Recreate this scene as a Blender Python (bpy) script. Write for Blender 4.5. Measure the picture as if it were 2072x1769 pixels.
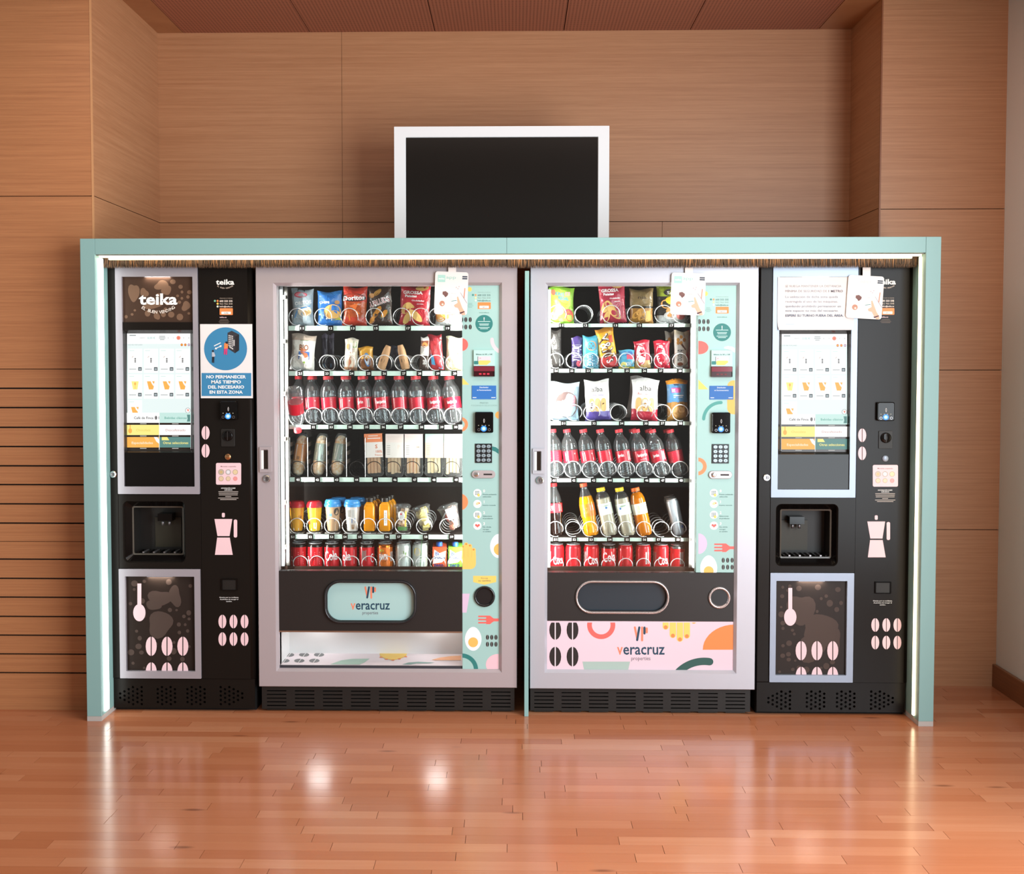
import bpy, bmesh, math, random
from mathutils import Vector, Matrix

for _o in list(bpy.data.objects):
    bpy.data.objects.remove(_o)
sc = bpy.context.scene
rnd = random.Random(11)
pi = math.pi

# ------------------------------------------------------------------ camera
W, H = 2072.0, 1769.0
FPX, PPX, PPY = 2400.0, 990.0, 848.0
YAW = math.atan(50 / 2400.0)
PITCH = math.atan((PPY - 742.0) / 2400.0)
CAM = Vector((0.0, -4.66, 1.42))
cd = bpy.data.cameras.new('camera')
cam = bpy.data.objects.new('camera', cd)
sc.collection.objects.link(cam)
cam.location = CAM
cam.rotation_euler = (pi / 2 - PITCH, 0, YAW)
cd.sensor_fit = 'HORIZONTAL'
cd.sensor_width = 36.0
cd.lens = 36.0 * FPX / W
cd.shift_x = (W / 2 - PPX) / W
cd.shift_y = (PPY - H / 2) / W
cd.clip_start = 0.05
sc.camera = cam

# ------------------------------------------------------------------ world, lights, exposure
world = bpy.data.worlds.new('room_daylight')
sc.world = world
world.use_nodes = True
bg = world.node_tree.nodes['Background']
bg.inputs[0].default_value = (1.0, 0.93, 0.86, 1)
bg.inputs[1].default_value = 0.4
sc.view_settings.view_transform = 'Standard'
sc.view_settings.look = 'None'
sc.view_settings.exposure = 0.0
sc.view_settings.gamma = 1.0
sc.view_settings.use_curve_mapping = False
sc.cycles.max_bounces = 10
sc.cycles.transparent_max_bounces = 24
sc.cycles.transmission_bounces = 8
sc.cycles.sample_clamp_indirect = 6.0
sc.cycles.caustics_reflective = False
sc.cycles.caustics_refractive = False


def area(name, loc, target, sx, sy, power, col, spread=pi):
    l = bpy.data.lights.new(name, 'AREA')
    l.shape = 'RECTANGLE'
    l.size, l.size_y = sx, sy
    l.energy = power
    l.color = col
    l.spread = spread
    o = bpy.data.objects.new(name, l)
    sc.collection.objects.link(o)
    o.location = loc
    d = Vector(target) - Vector(loc)
    o.rotation_euler = d.to_track_quat('-Z', 'Y').to_euler()
    return o


# daylight from the glazed wall on the right, beside the photographer
area('window_daylight', (2.1, -3.1, 1.5), (-1.0, -2.6, 1.4), 3.3, 2.5, 305, (0.86, 0.94, 1.0))
# soft overhead fill added to brighten the fronts, no fixture seen
area('ceiling_fill', (-0.2, -1.15, 2.99), (-0.2, -0.95, 0.0), 4.0, 0.6, 28, (1.0, 0.92, 0.82))


# ------------------------------------------------------------------ helpers
_Rm = Matrix.Rotation(YAW, 3, 'Z') @ Matrix.Rotation(pi / 2 - PITCH, 3, 'X')


def ray(u, v):
    return _Rm @ Vector(((u - PPX) / FPX, -(v - PPY) / FPX, -1.0))


def P(u, v, Y):
    """photo pixel -> (X, Z) on the upright plane at depth Y"""
    d = ray(u, v)
    t = (Y - CAM.y) / d.y
    return CAM.x + t * d.x, CAM.z + t * d.z


def PR(x0, y0, x1, y1, Y):
    """photo rectangle -> X0, X1, Z0, Z1 on the plane at depth Y"""
    a, b, c, d = P(x0, y0, Y), P(x1, y0, Y), P(x0, y1, Y), P(x1, y1, Y)
    return (a[0] + c[0]) / 2, (b[0] + d[0]) / 2, (c[1] + d[1]) / 2, (a[1] + b[1]) / 2


def SC(Y):
    return FPX / (Y - CAM.y)


def srgb(h):
    h = h.lstrip('#')
    r = []
    for i in (0, 2, 4):
        c = int(h[i:i + 2], 16) / 255.0
        r.append(c / 12.92 if c <= 0.04045 else ((c + 0.055) / 1.055) ** 2.4)
    return (r[0], r[1], r[2], 1.0)


_M = {}


def mat(h, rough=0.5, metal=0.0, emit=0.0, coat=0.0, spec=0.5, trans=0.0, ior=1.45, alpha=1.0):
    k = (h, rough, metal, emit, coat, spec, trans, alpha)
    if k in _M:
        return _M[k]
    m = bpy.data.materials.new('paint_' + h.lstrip('#'))
    m.use_nodes = True
    b = m.node_tree.nodes['Principled BSDF']
    c = srgb(h)
    b.inputs['Base Color'].default_value = c
    b.inputs['Roughness'].default_value = rough
    b.inputs['Metallic'].default_value = metal
    b.inputs['Coat Weight'].default_value = coat
    b.inputs['Coat Roughness'].default_value = 0.08
    b.inputs['Specular IOR Level'].default_value = spec
    b.inputs['Transmission Weight'].default_value = trans
    b.inputs['IOR'].default_value = ior
    b.inputs['Alpha'].default_value = alpha
    if emit:
        b.inputs['Base Color'].default_value = (0.01, 0.01, 0.01, 1)
        b.inputs['Emission Color'].default_value = c
        b.inputs['Emission Strength'].default_value = emit
    _M[k] = m
    return m


def nodes_of(name):
    m = bpy.data.materials.new(name)
    m.use_nodes = True
    nt = m.node_tree
    return m, nt, nt.nodes['Principled BSDF']


def thin_clear(name, tint, body=0.0, rough=0.02, ior=1.45, haze='#ffffff'):
    """thin clear plastic or glass: mostly see-through, mirror-like at its rims"""
    m = bpy.data.materials.new(name)
    m.use_nodes = True
    nt = m.node_tree
    nt.nodes.clear()
    out = nt.nodes.new('ShaderNodeOutputMaterial')
    tr = nt.nodes.new('ShaderNodeBsdfTransparent')
    tr.inputs[0].default_value = srgb(tint)
    gl = nt.nodes.new('ShaderNodeBsdfGlossy')
    gl.inputs['Roughness'].default_value = rough
    lw = nt.nodes.new('ShaderNodeLayerWeight')
    pw = nt.nodes.new('ShaderNodeMath')
    pw.operation = 'POWER'
    pw.inputs[1].default_value = 3.5
    nt.links.new(lw.outputs['Facing'], pw.inputs[0])
    f0 = ((ior - 1) / (ior + 1)) ** 2
    fr = nt.nodes.new('ShaderNodeMath')
    fr.operation = 'MULTIPLY_ADD'
    fr.inputs[1].default_value = 0.9 - f0
    fr.inputs[2].default_value = f0
    nt.links.new(pw.outputs[0], fr.inputs[0])
    mx = nt.nodes.new('ShaderNodeMixShader')
    nt.links.new(fr.outputs[0], mx.inputs[0])
    nt.links.new(tr.outputs[0], mx.inputs[1])
    nt.links.new(gl.outputs[0], mx.inputs[2])
    last = mx
    if body:
        df = nt.nodes.new('ShaderNodeBsdfDiffuse')
        df.inputs[0].default_value = srgb(haze)
        m2 = nt.nodes.new('ShaderNodeMixShader')
        m2.inputs[0].default_value = body
        nt.links.new(mx.outputs[0], m2.inputs[1])
        nt.links.new(df.outputs[0], m2.inputs[2])
        last = m2
    nt.links.new(last.outputs[0], out.inputs[0])
    return m


def wood(name, dark, light, zs=70.0, xs=0.9, rough=0.42, bump=0.05, coat=0.0):
    """veneer with long level grain, in the wall's own metres"""
    m, nt, b = nodes_of(name)
    geo = nt.nodes.new('ShaderNodeNewGeometry')
    mp = nt.nodes.new('ShaderNodeMapping')
    mp.inputs['Scale'].default_value = (xs, xs, zs)
    nt.links.new(geo.outputs['Position'], mp.inputs[0])
    n1 = nt.nodes.new('ShaderNodeTexNoise')
    n1.inputs['Scale'].default_value = 1.6
    n1.inputs['Detail'].default_value = 6
    n1.inputs['Roughness'].default_value = 0.62
    nt.links.new(mp.outputs[0], n1.inputs[0])
    mp2 = nt.nodes.new('ShaderNodeMapping')
    mp2.inputs['Scale'].default_value = (xs * 7, xs * 7, zs * 4)
    nt.links.new(geo.outputs['Position'], mp2.inputs[0])
    n2 = nt.nodes.new('ShaderNodeTexNoise')
    n2.inputs['Scale'].default_value = 1.5
    n2.inputs['Detail'].default_value = 3
    nt.links.new(mp2.outputs[0], n2.inputs[0])
    add = nt.nodes.new('ShaderNodeMath')
    add.operation = 'MULTIPLY_ADD'
    add.inputs[1].default_value = 0.45
    nt.links.new(n2.outputs[0], add.inputs[0])
    sub = nt.nodes.new('ShaderNodeMath')
    sub.operation = 'SUBTRACT'
    sub.inputs[1].default_value = 0.22
    nt.links.new(n1.outputs[0], sub.inputs[0])
    nt.links.new(sub.outputs[0], add.inputs[2])
    cr = nt.nodes.new('ShaderNodeValToRGB')
    cr.color_ramp.elements[0].position = 0.26
    cr.color_ramp.elements[1].position = 0.74
    cr.color_ramp.elements[0].color = srgb(dark)
    cr.color_ramp.elements[1].color = srgb(light)
    nt.links.new(add.outputs[0], cr.inputs[0])
    nt.links.new(cr.outputs[0], b.inputs['Base Color'])
    b.inputs['Roughness'].default_value = rough
    b.inputs['Coat Weight'].default_value = coat
    bp = nt.nodes.new('ShaderNodeBump')
    bp.inputs['Strength'].default_value = bump
    bp.inputs['Distance'].default_value = 0.002
    nt.links.new(n2.outputs[0], bp.inputs['Height'])
    nt.links.new(bp.outputs[0], b.inputs['Normal'])
    return m


ORG = {}


class MB:
    """collects shapes, then links them as one mesh object"""

    def __init__(s):
        s.v, s.f, s.m, s.sm, s.mats = [], [], [], [], []

    def mi(s, m):
        if m not in s.mats:
            s.mats.append(m)
        return s.mats.index(m)

    def add(s, vs, fs, m, smooth=False):
        o = len(s.v)
        s.v += [tuple(p) for p in vs]
        k = s.mi(m)
        for f in fs:
            s.f.append([o + i for i in f])
            s.m.append(k)
            s.sm.append(smooth)
        return s

    def box(s, x0, x1, y0, y1, z0, z1, m):
        vs = [(x, y, z) for x in (x0, x1) for y in (y0, y1) for z in (z0, z1)]
        return s.add(vs, [(0, 1, 3, 2), (4, 6, 7, 5), (0, 4, 5, 1), (2, 3, 7, 6), (0, 2, 6, 4), (1, 5, 7, 3)], m)

    def prism(s, pts, y0, y1, m, smooth=False):
        """outline in x,z pushed from y0 (front) to y1; points run counter-clockwise seen from the front"""
        n = len(pts)
        vs = [(x, y0, z) for x, z in pts] + [(x, y1, z) for x, z in pts]
        s.add(vs, [list(range(n)), list(range(2 * n - 1, n - 1, -1))], m)
        s.add(vs, [(i, n + i, n + (i + 1) % n, (i + 1) % n) for i in range(n)], m, smooth)
        return s

    def ring(s, loops, m, smooth=False, closed=False):
        """skin between successive loops of equally many points (x,y,z)"""
        n = len(loops[0])
        vs = [p for l in loops for p in l]
        fs = []
        k = len(loops)
        for a in range(k if closed else k - 1):
            b = (a + 1) % k
            for i in range(n):
                j = (i + 1) % n
                fs.append((a * n + i, a * n + j, b * n + j, b * n + i))
        return s.add(vs, fs, m, smooth)

    def lathe(s, prof, m, n=20, c=(0, 0, 0), cap=True, smooth=True, squash=1.0, mf=None):
        vs = []
        for r, z in prof:
            for i in range(n):
                a = 2 * pi * i / n
                vs.append((c[0] + r * math.cos(a), c[1] + r * squash * math.sin(a), c[2] + z))
        for k in range(len(prof) - 1):
            mm = mf((prof[k][1] + prof[k + 1][1]) / 2) if mf else m
            o = len(s.v)
            s.v += [tuple(p) for p in vs[k * n:(k + 2) * n]]
            q = s.mi(mm)
            for i in range(n):
                j = (i + 1) % n
                s.f.append([o + i, o + j, o + n + j, o + n + i])
                s.m.append(q)
                s.sm.append(smooth)
        if cap:
            s.add(vs[:n], [list(range(n - 1, -1, -1))], mf(prof[0][1]) if mf else m)
            s.add(vs[-n:], [list(range(n))], mf(prof[-1][1]) if mf else m)
        return s

    def tube(s, pts, r, m, n=6, closed=False):
        pts = [Vector(p) for p in pts]
        N = len(pts)
        loops = []
        up = Vector((0, 0, 1))
        for i, p in enumerate(pts):
            a = pts[(i - 1) % N] if (closed or i > 0) else p
            b = pts[(i + 1) % N] if (closed or i < N - 1) else p
            t = (b - a).normalized()
            e = t.cross(up)
            if e.length < 1e-3:
                e = t.cross(Vector((1, 0, 0)))
            e.normalize()
            g = e.cross(t)
            loops.append([p + r * (math.cos(2 * pi * k / n) * e + math.sin(2 * pi * k / n) * g) for k in range(n)])
        s.ring(loops, m, True, closed)
        if not closed:
            s.add(loops[0], [list(range(n))], m)
            s.add(loops[-1], [list(range(n - 1, -1, -1))], m)
        return s

    def mesh(s, name, org=(0, 0, 0)):
        me = bpy.data.meshes.new(name)
        o = Vector(org)
        me.from_pydata([tuple(Vector(p) - o) for p in s.v], [], s.f)
        for m in s.mats:
            me.materials.append(m)
        me.polygons.foreach_set('material_index', s.m)
        me.polygons.foreach_set('use_smooth', s.sm)
        me.update()
        return me

    def build(s, name, parent=None, bevel=0.0, org=None, weld=True):
        base = ORG.get(parent.name, Vector((0, 0, 0))) if parent is not None else Vector(org or (0, 0, 0))
        me = s.mesh(name, base)
        if weld:
            bm = bmesh.new()
            bm.from_mesh(me)
            bmesh.ops.remove_doubles(bm, verts=bm.verts, dist=1e-6)
            bm.to_mesh(me)
            bm.free()
        o = bpy.data.objects.new(name, me)
        sc.collection.objects.link(o)
        if parent is not None:
            o.parent = parent
        else:
            o.location = base
        ORG[o.name] = base
        if bevel:
            md = o.modifiers.new('bevel', 'BEVEL')
            md.width = bevel
            md.segments = 2
            md.limit_method = 'ANGLE'
            md.angle_limit = math.radians(50)
        return o


def tag(o, label, cat, group=None):
    o['label'] = label
    o['category'] = cat
    if group:
        o['group'] = group
    return o


def struct(o, label=None):
    o['kind'] = 'structure'
    if label:
        o['label'] = label
    return o


def thing(name, loc, label, cat, group=None):
    o = bpy.data.objects.new(name, None)
    o.empty_display_size = 0.05
    sc.collection.objects.link(o)
    o.location = loc
    ORG[o.name] = Vector(loc)
    return tag(o, label, cat, group)


def child(name, me, parent, loc=(0, 0, 0), rot=None, scale=None):
    """a copy that shares mesh data; loc is relative to the parent"""
    o = bpy.data.objects.new(name, me)
    sc.collection.objects.link(o)
    o.parent = parent
    o.location = loc
    if rot:
        o.rotation_euler = rot
    if scale:
        o.scale = scale
    ORG[o.name] = ORG.get(parent.name, Vector())
    return o


def rr(x0, z0, x1, z1, r, n=6):
    """rounded rectangle, counter-clockwise seen from the front (-y)"""
    p = []
    for cx, cz, a0 in ((x1 - r, z0 + r, -pi / 2), (x1 - r, z1 - r, 0), (x0 + r, z1 - r, pi / 2), (x0 + r, z0 + r, pi)):
        for i in range(n + 1):
            a = a0 + (pi / 2) * i / n
            p.append((cx + r * math.cos(a), cz + r * math.sin(a)))
    return p


def at_y(pts, y):
    return [(x, y, z) for x, z in pts]


def circ(cx, cz, r, n=24):
    return [(cx + r * math.cos(2 * pi * i / n), cz + r * math.sin(2 * pi * i / n)) for i in range(n)]


# ------------------------------------------------------------------ lettering and flat print
_T = {}


def glyphs(s, bold=0.0):
    k = (s, bold)
    if k in _T:
        return _T[k]
    cu = bpy.data.curves.new('lettering', 'FONT')
    cu.body = s
    cu.size = 1.0
    cu.resolution_u = 2
    cu.offset = bold
    cu.fill_mode = 'FRONT'
    ob = bpy.data.objects.new('lettering', cu)
    me = ob.to_mesh()
    vs = [(v.co.x, v.co.y) for v in me.vertices]
    fs = [list(p.vertices) for p in me.polygons]
    ob.to_mesh_clear()
    bpy.data.objects.remove(ob)
    bpy.data.curves.remove(cu)
    if vs:
        x0, x1 = min(v[0] for v in vs), max(v[0] for v in vs)
    else:
        x0 = x1 = 0
    _T[k] = (vs, fs, x0, x1)
    return _T[k]


def clip_poly(p, c):
    x0, y0, x1, y1 = c
    for ax, val, keep in ((0, x0, 1), (0, x1, -1), (1, y0, 1), (1, y1, -1)):
        out = []
        for i in range(len(p)):
            a, b = p[i - 1], p[i]
            ia, ib = (a[ax] - val) * keep >= 0, (b[ax] - val) * keep >= 0
            if ia != ib:
                t = (val - a[ax]) / (b[ax] - a[ax])
                out.append((a[0] + t * (b[0] - a[0]), a[1] + t * (b[1] - a[1])))
            if ib:
                out.append(b)
        p = out
        if len(p) < 3:
            return []
    return p


CAPH = 0.73


class Pr:
    """flat print. fn(x, y, layer) -> point; k = x units per y unit; sy = +1 when y runs up"""

    def __init__(s, fn, k=1.0, sy=-1, clip=None):
        s.fn, s.k, s.sy, s.clip, s.L, s.b = fn, k, sy, clip, 0, MB()

    def _p(s, pts, m):
        if s.clip:
            pts = clip_poly(pts, s.clip)
            if not pts:
                return
        a = sum(pts[i - 1][0] * pts[i][1] - pts[i][0] * pts[i - 1][1] for i in range(len(pts)))
        if a * s.sy < 0:
            pts = pts[::-1]
        s.b.add([s.fn(x, y, s.L) for x, y in pts], [list(range(len(pts)))], m)

    def poly(s, pts, m, up=True):
        if up:
            s.L += 1
        s._p(list(pts), m)
        return s

    def rect(s, x0, y0, x1, y1, m):
        return s.poly([(x0, y0), (x1, y0), (x1, y1), (x0, y1)], m)

    def rrect(s, x0, y0, x1, y1, r, m):
        return s.poly(rr(x0, y0, x1, y1, r, 4), m)

    def ell(s, cx, cy, rx, ry, m, n=24, rot=0.0):
        c, d = math.cos(rot), math.sin(rot)
        p = []
        for i in range(n):
            x, y = rx * math.cos(2 * pi * i / n), ry * math.sin(2 * pi * i / n)
            p.append((cx + x * c - y * d, cy + x * d + y * c))
        return s.poly(p, m)

    def arc(s, cx, cy, r0, r1, a0, a1, m, n=20, caps=False):
        s.L += 1
        for i in range(n):
            b, c = a0 + (a1 - a0) * i / n, a0 + (a1 - a0) * (i + 1) / n
            s._p([(cx + r0 * math.cos(b), cy + r0 * math.sin(b)), (cx + r1 * math.cos(b), cy + r1 * math.sin(b)),
                  (cx + r1 * math.cos(c), cy + r1 * math.sin(c)), (cx + r0 * math.cos(c), cy + r0 * math.sin(c))], m)
        if caps:
            for a in (a0, a1):
                s.L += 1
                rm, h = (r0 + r1) / 2, (r1 - r0) / 2
                s._p([(cx + rm * math.cos(a) + h * math.cos(t * pi / 6), cy + rm * math.sin(a) + h * math.sin(t * pi / 6)) for t in range(12)], m)
        return s

    def bean(s, cx, cy, rx, ry, m, slit):
        s.ell(cx, cy, rx, ry, m, 18)
        return s.rect(cx - rx * 0.09, cy - ry, cx + rx * 0.09, cy + ry, slit)

    def text(s, t, cx, cy, hh, m, bold=0.0, width=None, align='c', rot=0.0):
        """cy = middle of the capitals, hh = their height"""
        vs, fs, x0, x1 = glyphs(t, bold)
        if not fs:
            return s
        s.L += 1
        q = hh / CAPH
        qx = q if width is None else width / s.k / max(1e-6, x1 - x0)
        w = (x1 - x0) * qx
        ox = {'c': -w / 2, 'l': 0.0, 'r': -w}[align] - x0 * qx
        c, d = math.cos(rot), math.sin(rot)
        out = []
        for x, y in vs:
            X, Y = ox + x * qx, (y - CAPH / 2) * q * s.sy
            out.append(s.fn(cx + (X * c - Y * d) * s.k, cy + X * d + Y * c, s.L))
        s.b.add(out, fs, m)
        return s

    def arctext(s, t, cx, cy, r, a0, a1, hh, m, bold=0.0):
        """letters along the lower side of a circle (a smile), y running down"""
        n = len(t)
        for i, ch in enumerate(t):
            if ch == ' ':
                continue
            a = a0 + (a1 - a0) * (i + 0.5) / n
            s.text(ch, cx + r * math.cos(a), cy + r * math.sin(a), hh, m, bold, rot=a - pi / 2)
        return s

    def bars(s, cx, y, widths, dy, h, m):
        """lines of print too small to read"""
        for i, w in enumerate(widths):
            s.rect(cx - w / 2, y + i * dy, cx + w / 2, y + i * dy + h, m)
        return s

    def build(s, name, parent):
        return s.b.build(name, parent, weld=False)


def face(Y, clip=None):
    """print in photo pixels on the upright plane at depth Y"""
    def fn(x, y, L):
        X, Z = P(x, y, Y)
        return (X, Y - 0.0003 - 0.00004 * L, Z)
    return Pr(fn, 1.0, -1, clip)


def slab(b, x0, y0, x1, y1, Ya, Yb, m):
    """photo rectangle as a slab from depth Ya (front) to Yb"""
    X0, X1, Z0, Z1 = PR(x0, y0, x1, y1, Ya)
    b.box(X0, X1, Ya, Yb, Z0, Z1, m)
    return b


def frame_ring(b, out, inn, Ya, Yb, m, ro=0.002, ri=0.002, n=5, chamfer=0.0):
    """rectangular ring with a hole; out and inn are X0,Z0,X1,Z1"""
    o, i = rr(*out, ro, n), rr(*inn, ri, n)
    if chamfer:
        c = chamfer
        i0 = rr(inn[0] - c, inn[1] - c, inn[2] + c, inn[3] + c, ri + c, n)
        loops = [at_y(o, Yb), at_y(o, Ya), at_y(i0, Ya), at_y(i, Ya + c * 1.6), at_y(i, Yb)]
    else:
        loops = [at_y(o, Yb), at_y(o, Ya), at_y(i, Ya), at_y(i, Yb)]
    b.ring(loops, m, False, True)
    return b


# ------------------------------------------------------------------ common materials
BLACK = mat('#1a1613', 0.28, spec=0.16)
BLACKM = mat('#1b1815', 0.5)
BLACKG = mat('#0f0c0b', 0.1, spec=0.22)
DARKIN = mat('#2b1f1a', 0.6)
SILVER = mat('#95a0b0', 0.38, 0.35)
SILVD = mat('#8d8a8c', 0.35, 0.8)
CHROME = mat('#d8d8da', 0.14, 1.0)
BRASSY = mat('#c08d62', 0.25, 0.9)
PINK = mat('#f2cfd4', 0.55)
WHITE = mat('#f6f5f2', 0.5)
PAPER = mat('#f4f2f0', 0.6)
GREEN = mat('#8ab3b0', 0.45)
GREENP = mat('#a3cac4', 0.4)
TEAL = mat('#2f7d78', 0.5)
TEALD = mat('#1f5450', 0.5)
CORAL = mat('#ee6a62', 0.5)
ORANGE = mat('#f08a4b', 0.5)
YELLOW = mat('#f5cf6a', 0.5)
LILAC = mat('#dcc3dc', 0.5)
INK = mat('#2b2624', 0.6)
INKT = mat('#2d5a5a', 0.6)
NAVY = mat('#1f4358', 0.5)
GREY = mat('#8c8985', 0.6)
LGREY = mat('#c4c2c0', 0.6)
BEAND = mat('#16120f', 0.5)
GLASS = thin_clear('door_glass', '#f2f5f4', rough=0.0)
CLEAR = thin_clear('clear_plastic', '#f4f6f6', body=0.05, rough=0.05, ior=1.6)
PETM = thin_clear('clear_bottle', '#eceef0', body=0.035, rough=0.03, ior=1.7)


def foil(h, rough=0.3):
    """crinkled printed film"""
    k = ('foil', h, rough)
    if k in _M:
        return _M[k]
    m = mat(h, rough, coat=0.3).copy()
    nt = m.node_tree
    b = nt.nodes['Principled BSDF']
    tc = nt.nodes.new('ShaderNodeTexCoord')
    nz = nt.nodes.new('ShaderNodeTexNoise')
    nz.inputs['Scale'].default_value = 45
    nz.inputs['Detail'].default_value = 2
    nz.inputs['Distortion'].default_value = 0.8
    nt.links.new(tc.outputs['Object'], nz.inputs[0])
    bp = nt.nodes.new('ShaderNodeBump')
    bp.inputs['Strength'].default_value = 0.55
    bp.inputs['Distance'].default_value = 0.008
    nt.links.new(nz.outputs[0], bp.inputs['Height'])
    nt.links.new(bp.outputs[0], b.inputs['Normal'])
    nt.links.new(bp.outputs[0], b.inputs['Coat Normal'])
    _M[k] = m
    return m
# ------------------------------------------------------------------ the room
YM = 0.137            # front plane of the machines' doors
YWL, YBK, YWR = 0.155, 1.07, 0.60   # left pier, back of the recess, right pier
XRL, XRR, XWR = -1.722, 1.597, 2.141
ZC = 3.018

M_WALL = wood('oak_veneer', '#a8744f', '#bf8b64')
M_WALL2 = wood('oak_veneer_left', '#a96f48', '#c28558', 60)
M_SLAT = wood('oak_slats', '#a96f48', '#c08457', 80)
M_GAP = mat('#20120a', 0.8)

# floor: strips of parquet, 62.5 mm wide, laid along the wall
M_FLOOR, nt, b = nodes_of('parquet')
oi = nt.nodes.new('ShaderNodeObjectInfo')
geo = nt.nodes.new('ShaderNodeNewGeometry')
mp = nt.nodes.new('ShaderNodeMapping')
mp.inputs['Scale'].default_value = (2.2, 42, 1)
off = nt.nodes.new('ShaderNodeVectorMath')
off.operation = 'SCALE'
off.inputs['Scale'].default_value = 40
cmb = nt.nodes.new('ShaderNodeCombineXYZ')
nt.links.new(oi.outputs['Random'], cmb.inputs[0])
nt.links.new(oi.outputs['Random'], cmb.inputs[2])
nt.links.new(cmb.outputs[0], off.inputs[0])
nt.links.new(off.outputs[0], mp.inputs['Location'])
nt.links.new(geo.outputs['Position'], mp.inputs[0])
nz = nt.nodes.new('ShaderNodeTexNoise')
nz.inputs['Scale'].default_value = 1.3
nz.inputs['Detail'].default_value = 5
nt.links.new(mp.outputs[0], nz.inputs[0])
cr = nt.nodes.new('ShaderNodeValToRGB')
for i, (p, c) in enumerate(((0.0, '#ae6642'), (0.35, '#ba734e'), (0.7, '#c27d58'), (1.0, '#cd8d68'))):
    e = cr.color_ramp.elements[i] if i < 2 else cr.color_ramp.elements.new(p)
    e.position = p
    e.color = srgb(c)
mm = nt.nodes.new('ShaderNodeMath')
mm.operation = 'MULTIPLY_ADD'
mm.inputs[1].default_value = 0.36
nt.links.new(nz.outputs[0], mm.inputs[0])
m3 = nt.nodes.new('ShaderNodeMath')
m3.operation = 'MULTIPLY_ADD'
m3.inputs[1].default_value = 0.72
m3.inputs[2].default_value = -0.04
nt.links.new(oi.outputs['Random'], m3.inputs[0])
nt.links.new(m3.outputs[0], mm.inputs[2])
nt.links.new(mm.outputs[0], cr.inputs[0])
# small dark knots
kn = nt.nodes.new('ShaderNodeTexVoronoi')
kn.inputs['Scale'].default_value = 1.0
mk = nt.nodes.new('ShaderNodeMapping')
mk.inputs['Scale'].default_value = (2.0, 7.0, 1)
nt.links.new(geo.outputs['Position'], mk.inputs[0])
nt.links.new(mk.outputs[0], kn.inputs[0])
kr = nt.nodes.new('ShaderNodeValToRGB')
kr.color_ramp.elements[0].position = 0.03
kr.color_ramp.elements[1].position = 0.09
kr.color_ramp.elements[0].color = (0.35, 0.28, 0.24, 1)
nt.links.new(kn.outputs['Distance'], kr.inputs[0])
mul = nt.nodes.new('ShaderNodeMixRGB')
mul.blend_type = 'MULTIPLY'
mul.inputs[0].default_value = 0.75
nt.links.new(cr.outputs[0], mul.inputs[1])
nt.links.new(kr.outputs[0], mul.inputs[2])
nt.links.new(mul.outputs[0], b.inputs['Base Color'])
b.inputs['Roughness'].default_value = 0.2
b.inputs['Coat Weight'].default_value = 0.1
b.inputs['Coat Roughness'].default_value = 0.12
wv = nt.nodes.new('ShaderNodeTexNoise')
wv.inputs['Scale'].default_value = 5.0
nt.links.new(geo.outputs['Position'], wv.inputs[0])
bp = nt.nodes.new('ShaderNodeBump')
bp.inputs['Strength'].default_value = 0.05
bp.inputs['Distance'].default_value = 0.01
nt.links.new(wv.outputs[0], bp.inputs['Height'])
nt.links.new(bp.outputs[0], b.inputs['Normal'])
nt.links.new(bp.outputs[0], b.inputs['Coat Normal'])

XF0, XF1, YF0 = -4.2, XWR, -9.0
fb = MB().box(XF0, XF1, YF0, YBK + 0.1, -0.06, -0.008, mat('#5a2f1b', 0.7))
floor = struct(fb.build('floor'), 'glossy reddish parquet floor laid in narrow strips')
unit = MB().box(-0.5, 0.5, -0.5, 0.5, -0.5, 0.5, M_FLOOR).mesh('plank')
PWD, GAP = 0.0625, 0.0007
far = MB()
row = 0
y = YF0
nplank = 0
while y < YBK:
    x = XF0 - rnd.uniform(0, 0.5)
    near = -1.62 < y < 0.62
    while x < XF1:
        L = rnd.choice((0.38, 0.46, 0.52, 0.6, 0.74))
        xa, xb = max(x, XF0), min(x + L, XF1)
        yc = y + PWD / 2
        d = yc - CAM.y
        half = d * 1040 / FPX
        seen = near and xb > -half - 0.05 and xa < half + 0.05
        if seen and yc > 0.16 and not (xb > 1.55):
            seen = False
        g = GAP if (row % 2) else 0.0004
        if xb - xa > 0.02:
            if seen and nplank < 296:
                nplank += 1
                o = child('plank', unit, floor, ((xa + xb) / 2, yc, -0.004 + rnd.uniform(-0.0002, 0.0)), scale=(xb - xa - 2 * GAP, PWD - 2 * g, 0.008))
            elif y > -2.6:
                far.box(xa + GAP, xb - GAP, y + GAP, y + PWD - GAP, -0.008, -0.0002, M_FLOOR)
        x += L
    y += PWD
    row += 1
far.box(XF0, XF1, YF0, -2.62, -0.008, -0.0002, M_FLOOR)
o = far.build('distant_planks', floor, weld=False)
o['kind'] = 'stuff'

# left pier: veneer panels above, slatted boards below
wl = MB().box(XF0, XRL, YWL + 0.012, YWL + 0.1, 0, 3.4, M_GAP)
wl.box(XRL - 0.1, XRL, YWL + 0.1, YBK + 0.1, 0, 3.4, M_GAP)
wall_left = struct(wl.build('wall_left'), 'left wooden pier with veneer panels above and narrow grooved boards below')


def zpx(u, v, Y):
    return P(u, v, Y)[1]


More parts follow.
